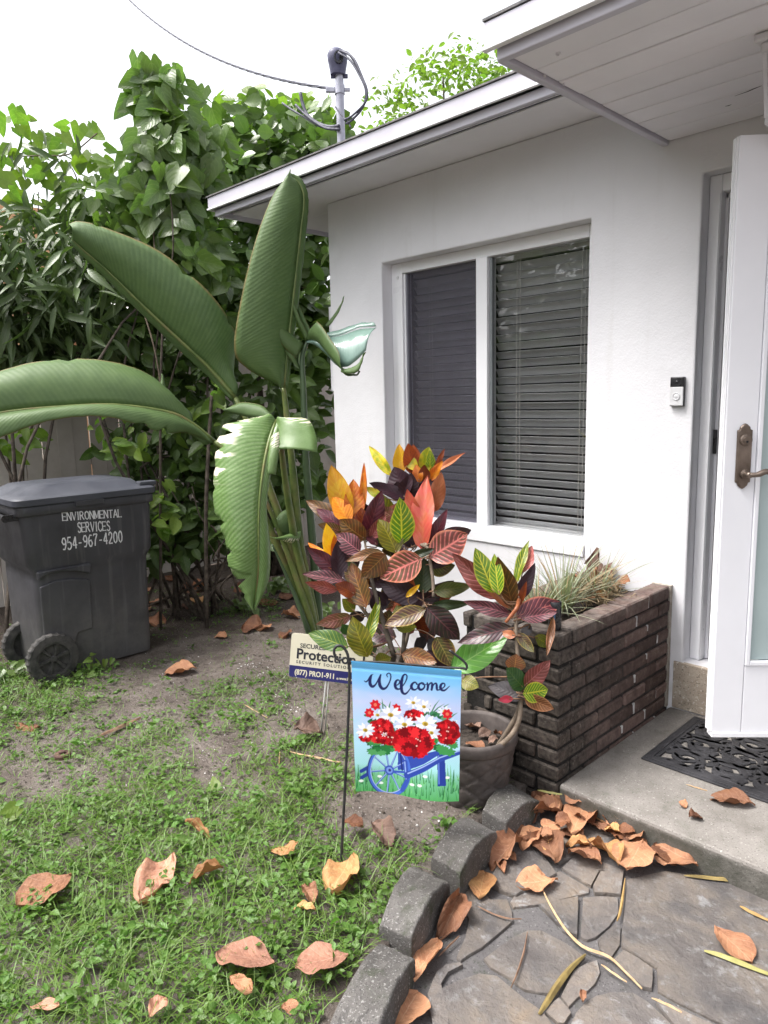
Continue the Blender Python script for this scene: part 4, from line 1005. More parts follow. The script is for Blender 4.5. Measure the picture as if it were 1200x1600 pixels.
# painted cloth: the print is computed per point on a fine mesh
NU, NV = 236, 284
u_, v_ = np.meshgrid(np.linspace(0, 1, NU), np.linspace(0, 1, NV))
PXu = 470+655*u_; 
def E2(x, y):                                  # design sheet coordinates -> uv
    t_ = (y-262)/790.0
    for _ in range(3):
        l = 457+30*t_; r_ = 1135-22*t_; u = (x-l)/(r_-l); t_ = (y-(225+75*u))/(805-25*u)
    return u, t_
AS = 655/790.0
def dist(a, c): return np.hypot((u_-a[0])*AS, v_-a[1])*790
img = np.zeros((NV, NU, 3))
def C3(h): return np.array(s2l(*h))
fn = lambda fx_, fy_, sd: (np.sin(u_*fx_*6.28+sd+2*np.sin(v_*fy_*5+sd*2))*np.cos(v_*fy_*6.28+sd*1.7+1.5*np.sin(u_*fx_*4)))
st_ = [(0, (96,178,232)), (.12, (130,190,236)), (.3, (188,200,236)), (.45, (176,208,240)), (.62, (180,222,242)), (.78, (168,222,226)), (.86, (120,190,150)), (1.0, (86,168,96))]
for i in range(3): img[..., i] = np.interp(v_, [q[0] for q in st_], [C3(q[1])[i] for q in st_])
cl = np.clip(fn(1.4, 2.1, .5)*.5+fn(3, 4, 2)*.3, 0, 1)*np.clip((v_-.05)*4, 0, 1)*np.clip((.62-v_)*4, 0, 1)
img += (C3((226,214,238))-img)*(cl*.8)[..., None]
bl2 = np.clip(fn(1.1, 1.7, 4)*.6, 0, 1)*np.clip((.3-v_)*4, 0, 1); img += (C3((74,160,226))-img)*(bl2*.7)[..., None]
def paint(mask, c, jit=0.0, sd=0):
    global img
    c = C3(c); k = np.clip(mask, 0, 1)[..., None]
    cc = c[None, None, :]*(1+jit*fn(9, 11, sd)[..., None]) if jit else c
    img = img+(cc-img)*k
def disc(x, y, r, c, soft=3, jit=.0, ry=None, wob=0, sd=0):
    a = E2(x, y); dx = (u_-a[0])*AS*790; dy = (v_-a[1])*790*(r/(ry or r)); d = np.hypot(dx, dy)
    rr = r*(1+wob*np.sin(np.arctan2(dy, dx)*7+sd)) if wob else r
    paint((rr-d)/soft+.5, c, jit, sd)
def seg(P, wd, c, soft=2.5, taper=False):
    m = np.full(u_.shape, -9.0); UV = [E2(*p) for p in P]
    for i in range(len(UV)-1):
        a, c2 = np.array(UV[i])*[AS*790, 790], np.array(UV[i+1])*[AS*790, 790]; d = c2-a; L2 = d@d+1e-9
        X, Y = u_*AS*790-a[0], v_*790-a[1]; t_ = np.clip((X*d[0]+Y*d[1])/L2, 0, 1)
        w0 = wd[i] if hasattr(wd, '__len__') else wd; w1 = wd[i+1] if hasattr(wd, '__len__') else wd
        m = np.maximum(m, ((w0+(w1-w0)*t_)/2-np.hypot(X-d[0]*t_, Y-d[1]*t_))/soft+.5)
    paint(m, c)
def poly(P, c):
    Q = [np.array(E2(*p)) for p in P]; ins = np.zeros(u_.shape, bool); j = len(Q)-1
    for i in range(len(Q)):
        a, e = Q[i], Q[j]
        with np.errstate(divide='ignore', invalid='ignore'):
            ins ^= ((a[1] > v_) != (e[1] > v_)) & (u_ < (e[0]-a[0])*(v_-a[1])/(e[1]-a[1]+1e-12)+a[0])
        j = i
    paint(ins.astype(float), c)
rf = random.Random(5)
for i in range(190):
    x = rf.uniform(480, 1115); y = rf.uniform(930, 1075); h = rf.uniform(25, 85)
    seg([(x, y), (x+rf.uniform(-12, 12), y-h)], [6, 1], rf.choice([(60,140,74), (40,118,60), (96,178,104), (30,96,54), (118,196,120)]))
for x, y in ((910,930),(632,944),(520,966),(830,982),(876,984),(1045,938),(640,985)): disc(x, y, 15, (232,240,236), ry=8)
# barrow
poly([(745,795),(860,810),(1010,770),(1000,800),(900,860),(800,900),(742,900)], (52,76,168))
poly([(985,800),(1030,790),(1036,985),(985,985)], (40,62,150)); seg([(992,810),(994,970)], 8, (98,128,210))
seg([(520,905),(560,885),(562,925),(524,945)], 22, (44,66,150))
for a in range(9):
    an = a*2*math.pi/9+.3; seg([(692,905),(692+118*math.cos(an), 905+148*math.sin(an))], [12, 9], (66,96,190)); seg([(694,902),(690+112*math.cos(an), 902+142*math.sin(an))], 3.5, (176,196,236))
ell = [(690+122*math.cos(k*.2), 905+150*math.sin(k*.2)) for k in range(33)]
seg(ell, 26, (50,58,130)); seg([(x+3, y) for x, y in ell], 17, (74,112,208)); seg([(690+112*math.cos(k*.2), 905+140*math.sin(k*.2)) for k in range(33)], 4, (186,204,240))
disc(692, 905, 30, (58,86,180)); disc(692, 905, 20, (120,150,222)); disc(694, 905, 9, (40,54,120))
seg([(720,912),(805,912)], 14, (60,90,186)); seg([(790,850),(800,960),(770,1020)], 26, (56,84,176)); seg([(786,850),(795,950)], 7, (150,176,232))
seg([(800,930),(900,885),(1000,830),(1120,795)], [40, 36, 30, 26], (48,72,164)); seg([(805,918),(900,873),(1000,820),(1120,785)], 7, (160,184,236)); seg([(760,800),(770,900)], 10, (34,50,120))
# leaves and flowers
for i in range(60):
    x = rf.uniform(560, 1090); y = rf.uniform(700, 790)-abs(x-830)*-.02; disc(x, y, rf.uniform(20, 38), rf.choice([(44,122,62), (30,98,52), (66,148,80), (86,164,96)]), ry=rf.uniform(14, 24), wob=.15, sd=i)
for i in range(46):
    x = rf.uniform(540, 1090); y = rf.uniform(545, 690); disc(x, y, rf.uniform(16, 30), rf.choice([(50,116,70), (34,92,58), (92,150,110)]), ry=rf.uniform(9, 18))
for x0, y0, dx, dy in ((640,540,-25,-75),(655,540,-8,-80),(690,530,-60,-50),(690,525,10,-45),(945,560,55,-85),(950,560,80,-60),(930,555,20,-60),(1000,540,60,-40),(600,520,-30,-40),(970,575,90,-30),(1060,590,50,-35)):
    seg([(x0, y0), (x0+dx*.5, y0+dy*.6), (x0+dx, y0+dy)], [9, 7, 1], (64,128,88))
def daisy(x, y, r, n=12, c=(240,240,246), sq=.8):
    for k in range(n):
        a = k*2*math.pi/n+.2; px_, py_ = x+r*math.cos(a), y+r*sq*math.sin(a)
        seg([(x+r*.2*math.cos(a), y+r*.2*sq*math.sin(a)), (x+r*.7*math.cos(a), y+r*.7*sq*math.sin(a)), (px_, py_)], [r*.16, r*.36, r*.14], c if k % 3 else (208,214,236))
    disc(x, y, r*.27, (206,178,70), ry=r*.2); disc(x+2, y+3, r*.15, (150,120,40))
def geran(x, y, r, ry=None, n=34):
    ry = ry or r*.8
    disc(x, y, r, (168,12,24), ry=ry, wob=.06)
    for k in range(n):
        a = rf.uniform(0, 6.28); q = math.sqrt(rf.random())*.86; px_, py_ = x+r*q*math.cos(a), y+ry*q*math.sin(a)
        disc(px_, py_, r*rf.uniform(.14, .24), rf.choice([(214,24,36), (190,14,28), (232,44,50), (140,6,18), (120,4,16)]), wob=.2, sd=k)
    for k in range(5): disc(x+rf.uniform(-.5, .5)*r, y+rf.uniform(-.5, .5)*ry, 4, (250,200,190))
daisy(840, 490, 48, 9, (232,236,246)); daisy(905, 515, 48, 10); daisy(1030, 545, 42, 9, (226,232,240)); daisy(620, 560, 44, 9, (226,230,240)); daisy(1075, 620, 38, 8, (220,228,236))
for x, y, r in ((606,497,29),(570,545,27),(735,524,27),(1047,562,29)): disc(x, y, r, (206,24,40), wob=.14, sd=x); disc(x, y, r*.35, (224,120,90))
geran(845, 573, 62, 42); daisy(700, 562, 66)
geran(548, 690, 44, 34); geran(645, 662, 82, 78); geran(1045, 670, 80, 74); daisy(545, 650, 56); daisy(785, 622, 62); daisy(912, 618, 70); daisy(950, 672, 52, 10); geran(700, 712, 48, 40)
geran(835, 728, 124, 92, 60)
daisy(660, 682, 18, 6)
for P, wd in (([(537,350),(548,356),(560,348),(570,330),(580,316),(592,312)], [3,6,6,5,4,3]), ([(583,318),(574,345),(575,372),(588,386),(606,376),(622,350),(636,322),(640,316)], [6,13,15,12,7,6,6,5]),
              ([(640,316),(632,345),(634,378),(650,400),(672,396),(692,366),(702,334),(698,312),(686,308),(676,318),(682,330)], [6,12,15,13,8,6,6,6,5,5,4]),
              ([(726,386),(746,378),(757,362),(748,350),(735,356),(728,378),(734,400),(752,406),(768,396)], [4,5,6,6,9,13,12,7,5]),
              ([(768,396),(790,366),(802,334),(794,318),(779,324),(769,356),(766,392),(772,424),(788,436),(806,424),(826,398)], [5,5,6,6,8,13,14,13,9,6,4]),
              ([(862,378),(852,366),(836,374),(828,392),(836,408),(852,412),(870,398)], [8,6,9,13,11,7,4]), ([(892,370),(876,380),(872,398),(884,412),(902,406),(910,388),(900,372),(890,372),(905,384),(924,378)], [6,9,13,11,7,7,6,5,4,4]),
              ([(926,372),(930,392),(926,414)], [6,11,9]), ([(928,398),(942,376),(954,374),(956,392),(952,414)], [5,6,8,11,9]), ([(955,398),(970,378),(982,378),(984,398),(986,414),(1000,416)], [5,6,8,11,9,4]),
              ([(1000,412),(1022,404),(1034,388),(1026,376),(1012,382),(1006,400),(1014,416),(1034,418),(1062,394)], [4,5,6,6,9,13,11,7,3])):
    Q = catmull([(x, y, 0) for x, y in P], len(P)*3); ww = np.interp(np.linspace(0, 1, len(Q)), np.linspace(0, 1, len(wd)), wd)
    seg([(q[0], q[1]) for q in Q], list(ww*1.4), (30,34,84), 2)
img *= (1+.05*np.sin(u_*NU*1.2)*np.sin(v_*NV*1.2))[..., None]
img *= np.where((v_ < .045)[..., None], .93, 1.0)
img = np.clip(img, 0, 1)
TLf, TRf, BRf, BLf = dep(549, 1032, dF-.004), dep(721, 1047, dF-.034), dep(717, 1249, dF-.02), dep(556, 1238, dF+.01)
nrm = np.cross(TRf-TLf, BLf-TLf); nrm /= np.linalg.norm(nrm); nrm = nrm if np.dot(nrm, CAM-TLf) > 0 else -nrm
Pt = (TLf*(1-u_[..., None])+TRf*u_[..., None])*(1-v_[..., None])+(BLf*(1-u_[..., None])+BRf*u_[..., None])*v_[..., None]
wv = .006*v_*np.sin(u_*7.5+1.0+v_*1.5)+.004*np.sin(u_*3+v_*4)*v_+.0025*np.exp(-((v_-.055)/.012)**2)*-1+.004*np.exp(-(v_/.03)**2)
Pt = Pt+nrm*wv[..., None]
Pt[..., 2] += .006*np.sin(u_*5.5+.6)*v_**3-.006*u_*(v_**4)
nv = NU*NV; vs = Pt.reshape(-1, 3)-np.array(wloc(fl))
idx = np.arange(nv).reshape(NV, NU); fq = np.stack([idx[1:, :-1], idx[1:, 1:], idx[:-1, 1:], idx[:-1, :-1]], -1).reshape(-1, 4)
me = bpy.data.meshes.new('cloth'); me.from_pydata(vs.tolist(), [], fq.tolist()); me.polygons.foreach_set('use_smooth', [True]*len(me.polygons))
at = me.color_attributes.new('print', 'FLOAT_COLOR', 'POINT'); at.data.foreach_set('color', np.concatenate([img.reshape(-1, 3), np.ones((nv, 1))], 1).ravel())
t = NT('flag_cloth'); a_ = t.n('ShaderNodeAttribute'); a_.attribute_name = 'print'
wvn = t.n('ShaderNodeTexWave'); wvn.inputs['Scale'].default_value = 420; t.l(t.pos(), wvn.inputs['Vector'])
p_ = t.bsdf(a_.outputs['Color'], .75, .2, t.bump(wvn.outputs[1], .12, .0006)); tr_ = t.n('ShaderNodeBsdfTranslucent'); t.l(a_.outputs['Color'], tr_.inputs[0])
ms_ = t.n('ShaderNodeMixShader'); ms_.inputs[0].default_value = .18; t.l(p_, ms_.inputs[1]); t.l(tr_.outputs[0], ms_.inputs[2])
put('cloth', me, fl, loc=wloc(fl), mat=t.done(ms_.outputs[0]))

# ================================================================== LEAVES AND PLANTS
def prof_oval(u): return (math.sin(math.pi*min(1, u**.82))**.8) if 0 < u < 1 else 0
def prof_lance(u): return (math.sin(math.pi*u**.75)**1.1) if 0 < u < 1 else 0
def prof_obov(u): return (math.sin(math.pi*u**1.35)**.62)*(1 if u < .9 else 1) if 0 < u < 1 else 0
def prof_heart(u): return min(1, math.sqrt(u/.16+.5))*(1-u)**.72*1.04 if u < 1 else 0
def prof_blade(u): return (min(1, u*6+.45))*(1-u)**.6
def leaf_grid(prof, nU, nV, fold=.2, curl=.12, wave=0.0, lobe=0.0, seed=0, corr=0.0, crumple=0.0, twist=0.0, asp=1.0):
    """unit leaf: x 0..1 along, y -.5..+.5 across, z up"""
    V, Q, UV = [], [], []
    for i in range(nU+1):
        u = i/nU; ww = max(prof(u), .012)
        for j in range(nV+1):
            s_ = -1+2*j/nV; y = .5*ww*s_
            x = u-lobe*math.sin(math.pi*abs(s_)*.93)*(1-u)**3
            z = asp*fold*abs(y)*(1-.3*u)-curl*u*u+asp*wave*math.sin(u*9+seed)*abs(s_)*ww*.5*(1 if s_ > 0 else -1)
            z += asp*corr*math.cos((u-abs(s_)*.22)*2*math.pi*9)*abs(s_)
            if crumple: z += crumple*(mnoise.noise((u*3.2, s_*1.6+seed*3.1, seed))+.5*mnoise.noise((u*7.5, s_*4+seed, seed*2.3)))*(.4+abs(s_)); y += crumple*.35*mnoise.noise((u*6, s_*3, seed+9.))
            if twist: z += asp*twist*s_*ww*.5*u
            V.append((x, y, z)); UV.append((u, .5+.5*s_))
    n = nV+1
    for i in range(nU):
        for j in range(nV): Q.append((i*n+j, (i+1)*n+j, (i+1)*n+j+1, i*n+j+1))
    return np.array(V), np.array(Q), np.array(UV)
def leaf_mesh(name, tpl, mat):
    V, Q, UV = tpl; me = bpy.data.meshes.new(name); me.from_pydata(V.tolist(), [], Q.tolist())
    me.polygons.foreach_set('use_smooth', [True]*len(Q)); l = me.uv_layers.new(name='UVMap')
    l.data.foreach_set('uv', UV[Q.ravel()].ravel()); me.materials.append(mat); return me
def leaf_mass(name, tpls, T, X, Y, Z, which, tint, mat, parent=None, smooth=True):
    """many leaves joined into one mesh. T origins, X/Y/Z scaled axes"""
    off = np.array(wloc(parent)) if parent is not None else np.zeros(3)
    vs, qs, uvs, tn = [], [], [], []; base = 0
    for w_, (V, Q, UV) in enumerate(tpls):
        s_ = np.where(which == w_)[0]
        if not len(s_): continue
        P = T[s_, None, :]-off+V[None, :, 0:1]*X[s_, None, :]+V[None, :, 1:2]*Y[s_, None, :]+V[None, :, 2:3]*Z[s_, None, :]
        n = len(V); vs.append(P.reshape(-1, 3)); qs.append((Q[None]+(base+np.arange(len(s_))*n)[:, None, None]).reshape(-1, 4))
        uvs.append(np.tile(UV[Q.ravel()], (len(s_), 1))); tn.append(np.repeat(tint[s_], n)); base += n*len(s_)
    vs, qs, uvs, tn = np.concatenate(vs), np.concatenate(qs), np.concatenate(uvs), np.concatenate(tn)
    me = bpy.data.meshes.new(name); me.vertices.add(len(vs)); me.vertices.foreach_set('co', vs.astype(np.float32).ravel())
    me.loops.add(qs.size); me.loops.foreach_set('vertex_index', qs.astype(np.int32).ravel())
    me.polygons.add(len(qs)); me.polygons.foreach_set('loop_start', np.arange(0, qs.size, 4, dtype=np.int32)); me.polygons.foreach_set('loop_total', np.full(len(qs), 4, np.int32))
    me.polygons.foreach_set('use_smooth', np.full(len(qs), smooth)); me.update(calc_edges=True)
    l = me.uv_layers.new(name='UVMap'); l.data.foreach_set('uv', uvs.astype(np.float32).ravel())
    a = me.attributes.new('tint', 'FLOAT', 'POINT'); a.data.foreach_set('value', tn.astype(np.float32))
    o = put(name, me, parent, loc=off if parent is not None else None, mat=mat); o['kind'] = 'stuff'; return o
def nrmz(a): return a/(np.linalg.norm(a, axis=-1, keepdims=True)+1e-9)
def frames(dirs, ups, L, W):
    X = nrmz(dirs); Y = nrmz(np.cross(ups, X)); Z = np.cross(X, Y)
    L = np.asarray(L)[:, None]; W = np.asarray(W)[:, None]
    return X*L, Y*W, Z*L
def mat4(o, X, Y, Z):
    return Matrix(((X[0], Y[0], Z[0], o[0]), (X[1], Y[1], Z[1], o[1]), (X[2], Y[2], Z[2], o[2]), (0, 0, 0, 1)))

M['leaf_stalk'] = mk('leaf_stalk', (.10, .05, .03), (.20, .11, .06), 30, .6)
# ---- croton leaf colours
CR = {}
def cro(k, *a, **kw):
    kw.setdefault('patch', 1.1); kw.setdefault('pscale', 26); CR[k] = leafmat('croton_'+k, *a, **kw)
cro('yellow', (.78,.47,.02), (.70,.32,.02), (.85,.58,.05), vstr=.35, rough=.3, trans=.35, tcol=(1,.9,.4))
cro('orange', (.66,.24,.02), (.52,.12,.018), (.74,.36,.04), vstr=.5, rough=.3, trans=.3, tcol=(1.1,.9,.5))
cro('rust', (.22,.05,.015), (.14,.03,.014), (.34,.10,.02), vstr=.6, rough=.33, trans=.25, tcol=(1.2,.8,.5))
cro('bronze', (.16,.055,.022), (.10,.058,.02), (.42,.20,.05), vstr=.7, rough=.36, trans=.22, tcol=(1.2,.9,.5))
cro('maroon', (.055,.013,.022), (.09,.018,.03), (.26,.07,.08), vstr=.35, rough=.36, trans=.15, tcol=(1.3,.7,.6))
cro('maroonpink', (.07,.022,.03), (.05,.02,.02), (.42,.13,.15), vstr=.8, rough=.36, trans=.15, tcol=(1.2,.8,.7))
cro('maroonvein', (.09,.018,.028), (.06,.015,.022), (.45,.14,.12), vstr=.75, edge=(.42,.14,.08), rough=.34, trans=.15, tcol=(1.2,.8,.7))
cro('dark', (.022,.008,.014), (.03,.011,.016), (.045,.016,.02), vstr=.3, rough=.42, trans=.06, tcol=(1.2,.8,.7))
cro('darkvein', (.035,.016,.02), (.03,.028,.018), (.26,.08,.09), vstr=.5, wv=.1, rough=.36, trans=.1, tcol=(1.2,.9,.7))
cro('darkgrey', (.035,.03,.034), (.045,.037,.04), (.06,.05,.055), vstr=.4, rough=.5, trans=.06)
cro('darkgreen', (.022,.035,.013), (.03,.04,.016), (.06,.075,.025), vstr=.5, rough=.34, trans=.15)
cro('olive', (.10,.115,.015), (.15,.13,.016), (.42,.36,.03), vstr=.6, rough=.33, trans=.3)
cro('olivegreen', (.05,.06,.016), (.065,.06,.02), (.15,.14,.04), vstr=.5, rough=.33, trans=.2)
cro('greenyellow', (.09,.20,.014), (.11,.19,.014), (.62,.55,.05), vstr=.9, wv=.2, mid=.12, edge=(.45,.42,.05), rough=.3, trans=.35)
cro('greenvein', (.045,.12,.014), (.06,.14,.016), (.35,.38,.06), vstr=.8, wv=.12, rough=.3, trans=.3)
cro('yellowgreen', (.62,.46,.025), (.26,.32,.02), (.60,.44,.04), vstr=.5, edge=(.55,.36,.03), rough=.3, trans=.3)
cro('greendark', (.02,.06,.018), (.025,.075,.02), (.10,.15,.04), vstr=.6, rough=.33, trans=.2)
cro('plaingreen', (.055,.155,.02), (.07,.18,.028), (.20,.32,.09), vstr=.55, wv=.07, mid=.06, nlat=8, rough=.27, trans=.25, patch=.2)
cro('pink', (.24,.055,.05), (.17,.045,.035), (.50,.18,.17), vstr=.75, rough=.34, trans=.22, tcol=(1.1,.8,.6))
cro('pinkgreen', (.20,.07,.055), (.11,.09,.03), (.55,.26,.22), vstr=.8, rough=.34, trans=.2, tcol=(1.1,.9,.6))
cro('pinkred', (.09,.045,.018), (.13,.035,.028), (.62,.17,.15), vstr=.95, wv=.26, mid=.12, edge=(.62,.22,.13), rough=.3, trans=.2, tcol=(1.1,.9,.6))
cro('red', (.46,.075,.055), (.40,.10,.045), (.50,.14,.08), vstr=.4, rough=.32, trans=.28, tcol=(1.1,.8,.6))
cro('salmon', (.44,.15,.07), (.36,.12,.05), (.55,.24,.12), vstr=.4, rough=.33, trans=.28, tcol=(1.1,.8,.6))
cro('salmonvein', (.16,.055,.02), (.20,.08,.03), (.60,.28,.14), vstr=.85, edge=(.55,.24,.12), rough=.32, trans=.22)
cro('maroongreen', (.07,.03,.022), (.07,.075,.022), (.34,.24,.08), vstr=.6, edge=(.32,.22,.05), rough=.34, trans=.2)
cro('redpink', (.42,.03,.06), (.42,.04,.08), (.46,.08,.1), vstr=.3, rough=.35, trans=.2)
tp_cro = [leaf_grid(prof_oval, 10, 6, fold=.35, curl=c, wave=wv_, seed=s_, corr=.03, asp=.45) for c, wv_, s_ in ((.16, .14, 1), (.30, .2, 2), (-.14, .14, 3), (.05, .22, 4))]
cro_me = {}; LBASE = []; STEMPTS = {}
def A_(x, y): return (470+x/4, 690+y/4)
def B_(x, y): return (470+x/4, 850+y/4)
def C_(x, y): return (690+x/6, 840+y/6)
def Dd(x, y): return (680+x/6, 1020+y/6)
def croton_leaf(parent, fr, s, b0, t0, w_, scheme, d, dt=None, roll=None, petiole=None):
    rr = random.random
    p = dep(*fr(*b0), d); q = dep(*fr(*t0), d+(dt if dt is not None else random.uniform(-.05, .03)))
    X = q-p; L_ = np.linalg.norm(X); view = nrmz(CAM-(p+q)/2); x_ = X/L_
    z_ = view-x_*np.dot(view, x_); z_ /= np.linalg.norm(z_)+1e-9
    a = roll if roll is not None else random.uniform(-.5, .5)
    y_ = np.cross(z_, x_); z2 = z_*math.cos(a)+y_*math.sin(a); y2 = np.cross(z2, x_)
    W_ = w_/s/FPX*d/max(.6, math.cos(a))*1.12
    k = random.randrange(4); key = (scheme, k)
    if key not in cro_me: cro_me[key] = leaf_mesh('leaf', tp_cro[k], CR[scheme])
    put('leaf', cro_me[key], parent, m=mat4(p-X*.05, X*1.13, y2*W_, z2*L_))
    LBASE.append((parent, p-X*.04, x_))
    return p
gb = np.array([1.32, -.98, float(gz(1.32, -.98))])
crot = thing('croton_shrub', 'large croton shrub with yellow, orange, red and maroon leaves below the window', 'shrub', gb, 'croton plants')
LA = [((290,480),(195,175),135,'yellow',3.34),((330,480),(340,250),115,'orange',3.32),((388,430),(395,150),42,'orange',3.36),((300,500),(212,345),105,'orange',3.30),((398,605),(248,515),130,'bronze',3.27),
 ((392,600),(385,430),125,'rust',3.30),((412,600),(500,330),115,'maroon',3.31),((440,600),(525,480),75,'pink',3.29),((262,545),(118,420),85,'maroon',3.36),((255,560),(110,520),62,'pinkgreen',3.34),
 ((205,770),(165,532),95,'yellow',3.26),((222,780),(212,600),62,'orange',3.25),((215,800),(58,632),62,'orange',3.23),((235,815),(62,668),90,'maroon',3.22),((245,850),(222,635),95,'dark',3.20),
 ((560,205),(430,33),62,'yellowgreen',3.5),((612,200),(628,28),80,'yellow',3.48),((700,195),(665,22),92,'rust',3.5),((735,160),(702,38),62,'rust',3.52),((720,175),(652,78),65,'yellowgreen',3.47),
 ((760,185),(802,42),85,'yellowgreen',3.49),((800,205),(822,75),62,'greenyellow',3.52),((742,250),(718,155),62,'orange',3.45),((775,255),(778,150),66,'rust',3.45),((815,225),(998,50),34,'salmon',3.47),((828,185),(895,55),32,'rust',3.52),
 ((800,245),(880,130),52,'orange',3.46),((650,345),(585,172),150,'dark',3.42),((650,345),(435,278),75,'dark',3.42),((660,355),(690,215),115,'dark',3.43),((770,295),(860,195),60,'maroon',3.48),((640,365),(600,260),120,'dark',3.44),((745,330),(800,250),70,'dark',3.47),
 ((765,662),(745,250),130,'red',3.24),((735,560),(668,318),95,'red',3.28),((828,430),(876,210),95,'salmon',3.3),((630,632),(636,378),135,'greenyellow',3.22),((595,690),(515,485),130,'olive',3.20),
 ((798,660),(918,448),72,'maroon',3.26),((690,660),(705,500),130,'dark',3.27),((815,720),(1032,590),185,'pinkred',3.16),((850,620),(1060,560),105,'darkvein',3.2),((790,765),(935,740),70,'dark',3.22),((500,345),(412,288),48,'yellowgreen',3.36),
 ((585,480),(490,418),80,'pinkgreen',3.33),((690,720),(820,675),50,'darkgreen',3.18),((640,680),(660,560),90,'dark',3.3),((480,640),(410,600),40,'maroon',3.28)]
for b0, t0, w_, s_, d in LA: croton_leaf(crot, A_, 4, b0, t0, w_, s_, d)
LB = [((525,70),(395,205),135,'bronze',3.14),((745,95),(512,198),175,'pinkred',3.12),((500,50),(298,92),62,'bronze',3.17),((365,45),(235,-55),118,'maroonpink',3.19),((405,385),(308,135),125,'bronze',3.16),((262,228),(32,178),68,'maroonpink',3.18),
 ((225,285),(42,246),66,'pink',3.15),((335,310),(225,255),85,'rust',3.17),((735,335),(508,258),135,'dark',3.18),((765,300),(765,100),110,'darkgreen',3.2),((660,328),(738,255),34,'yellow',3.13),((838,292),(1048,275),86,'olivegreen',3.1),
 ((828,380),(1038,382),60,'darkgreen',3.1),((795,405),(978,592),150,'darkvein',3.08),((768,415),(538,492),105,'maroongreen',3.12),((600,525),(715,510),70,'olive',3.14),((305,450),(128,512),80,'pinkgreen',3.2),((395,440),(298,472),70,'dark',3.22),
 ((285,645),(62,552),115,'greenvein',3.08),((415,695),(312,498),135,'olive',3.06),((408,612),(495,352),62,'greenyellow',3.1),((470,735),(555,715),85,'olive',3.08),((640,690),(840,740),110,'bronze',3.14),((925,765),(815,680),75,'dark',3.12),((850,590),(945,745),125,'maroongreen',3.1),
 ((640,480),(600,395),95,'olive',3.18),((740,400),(690,330),120,'dark',3.22),((500,420),(470,300),110,'dark',3.24),((420,330),(300,350),90,'bronze',3.25),((330,420),(270,345),70,'olive',3.22),((720,455),(800,560),80,'rust',3.2),((340,240),(295,140),80,'pinkgreen',3.2),
 ((560,350),(480,330),80,'dark',3.26),((450,690),(420,600),70,'darkgreen',3.16),((300,560),(260,500),60,'greendark',3.15),((760,660),(720,590),90,'darkgrey',3.24),((860,660),(800,600),90,'darkgrey',3.2)]
for b0, t0, w_, s_, d in LB: croton_leaf(crot, B_, 4, b0, t0, w_, s_, d)
for i in range(44):
    px_, py_ = random.gauss(612, 42), random.uniform(810, 1010); a = random.uniform(-2.6, -.5); l_ = random.uniform(50, 85)
    croton_leaf(crot, lambda x, y: (x, y), 1, (px_, py_), (px_+l_*math.cos(a), py_+l_*.7*math.sin(a)+random.uniform(-5, 30)), random.uniform(20, 28), random.choice(['dark','bronze','maroon','darkvein','olive','maroongreen','darkgreen','bronze','rust','pinkgreen']), 3.38+random.uniform(0, .26))
def stem(parent, pts, r0, r1, mat=None, n=14, name='stem', sides=7):
    Q = catmull(pts, n); STEMPTS.setdefault(parent.name, []).extend(Q); MB().tube(Q, list(np.linspace(r0, r1, n)), sides).build(name, mat or M['bark'], parent, smooth=True)
gbs = gb+np.array([0, 0, -.04])
for P, r0, r1 in (([(582,700,B_,3.16),(520,500,B_,3.17),(445,230,B_,3.17),(430,90,B_,3.2)], .013, .007), ([(640,700,B_,3.2),(650,500,B_,3.2),(635,300,B_,3.22),(635,200,B_,3.22)], .012, .008),
                  ([(830,330,B_,3.12),(822,200,B_,3.16),(790,20,B_,3.2),(770,640,A_,3.24)], .008, .007), ([(500,560,B_,3.2),(330,330,B_,3.18),(240,240,B_,3.2),(235,800,A_,3.25)], .009, .006),
                  ([(800,380,B_,3.12),(760,400,B_,3.14),(690,500,B_,3.18),(650,640,B_,3.2)], .008, .009), ([(430,90,B_,3.2),(405,660,A_,3.28),(400,560,A_,3.3)], .006, .005), ([(790,20,B_,3.2),(720,600,A_,3.3),(690,340,A_,3.45),(720,230,A_,3.48)], .009, .005)):
    stem(crot, [dep(*fr(x, y), d) for x, y, fr, d in P], r0, r1, M['stem_tan'] if r0 < .0095 else M['bark'])
for x, y, d in ((582,700,3.16),(640,700,3.2)):
    p = dep(*B_(x, y), d); stem(crot, [gbs+np.array([random.uniform(-.05,.05), random.uniform(-.05,.05), 0]), gbs*.45+p*.55+np.array([.02, 0, 0]), p], .016, .013)
# plain green broad leaf on its own stalk
pg = dep(742, 1075, 2.86); pg[2] = gz(pg[0], pg[1])
gl = thing('broad_leaf_plant', 'single broad plain green leaf plant above the right corner of the welcome flag', 'plant', ong(700, 1150), 'none')
del gl['group']
croton_leaf(gl, lambda x, y: (x, y), 1, (708, 1046), (788, 995), 42, 'plaingreen', 2.86, .0, .15)
stem(gl, [ong(700, 1150), dep(704, 1100, 2.92), dep(709, 1045, 2.86)], .004, .003, CR['plaingreen'])
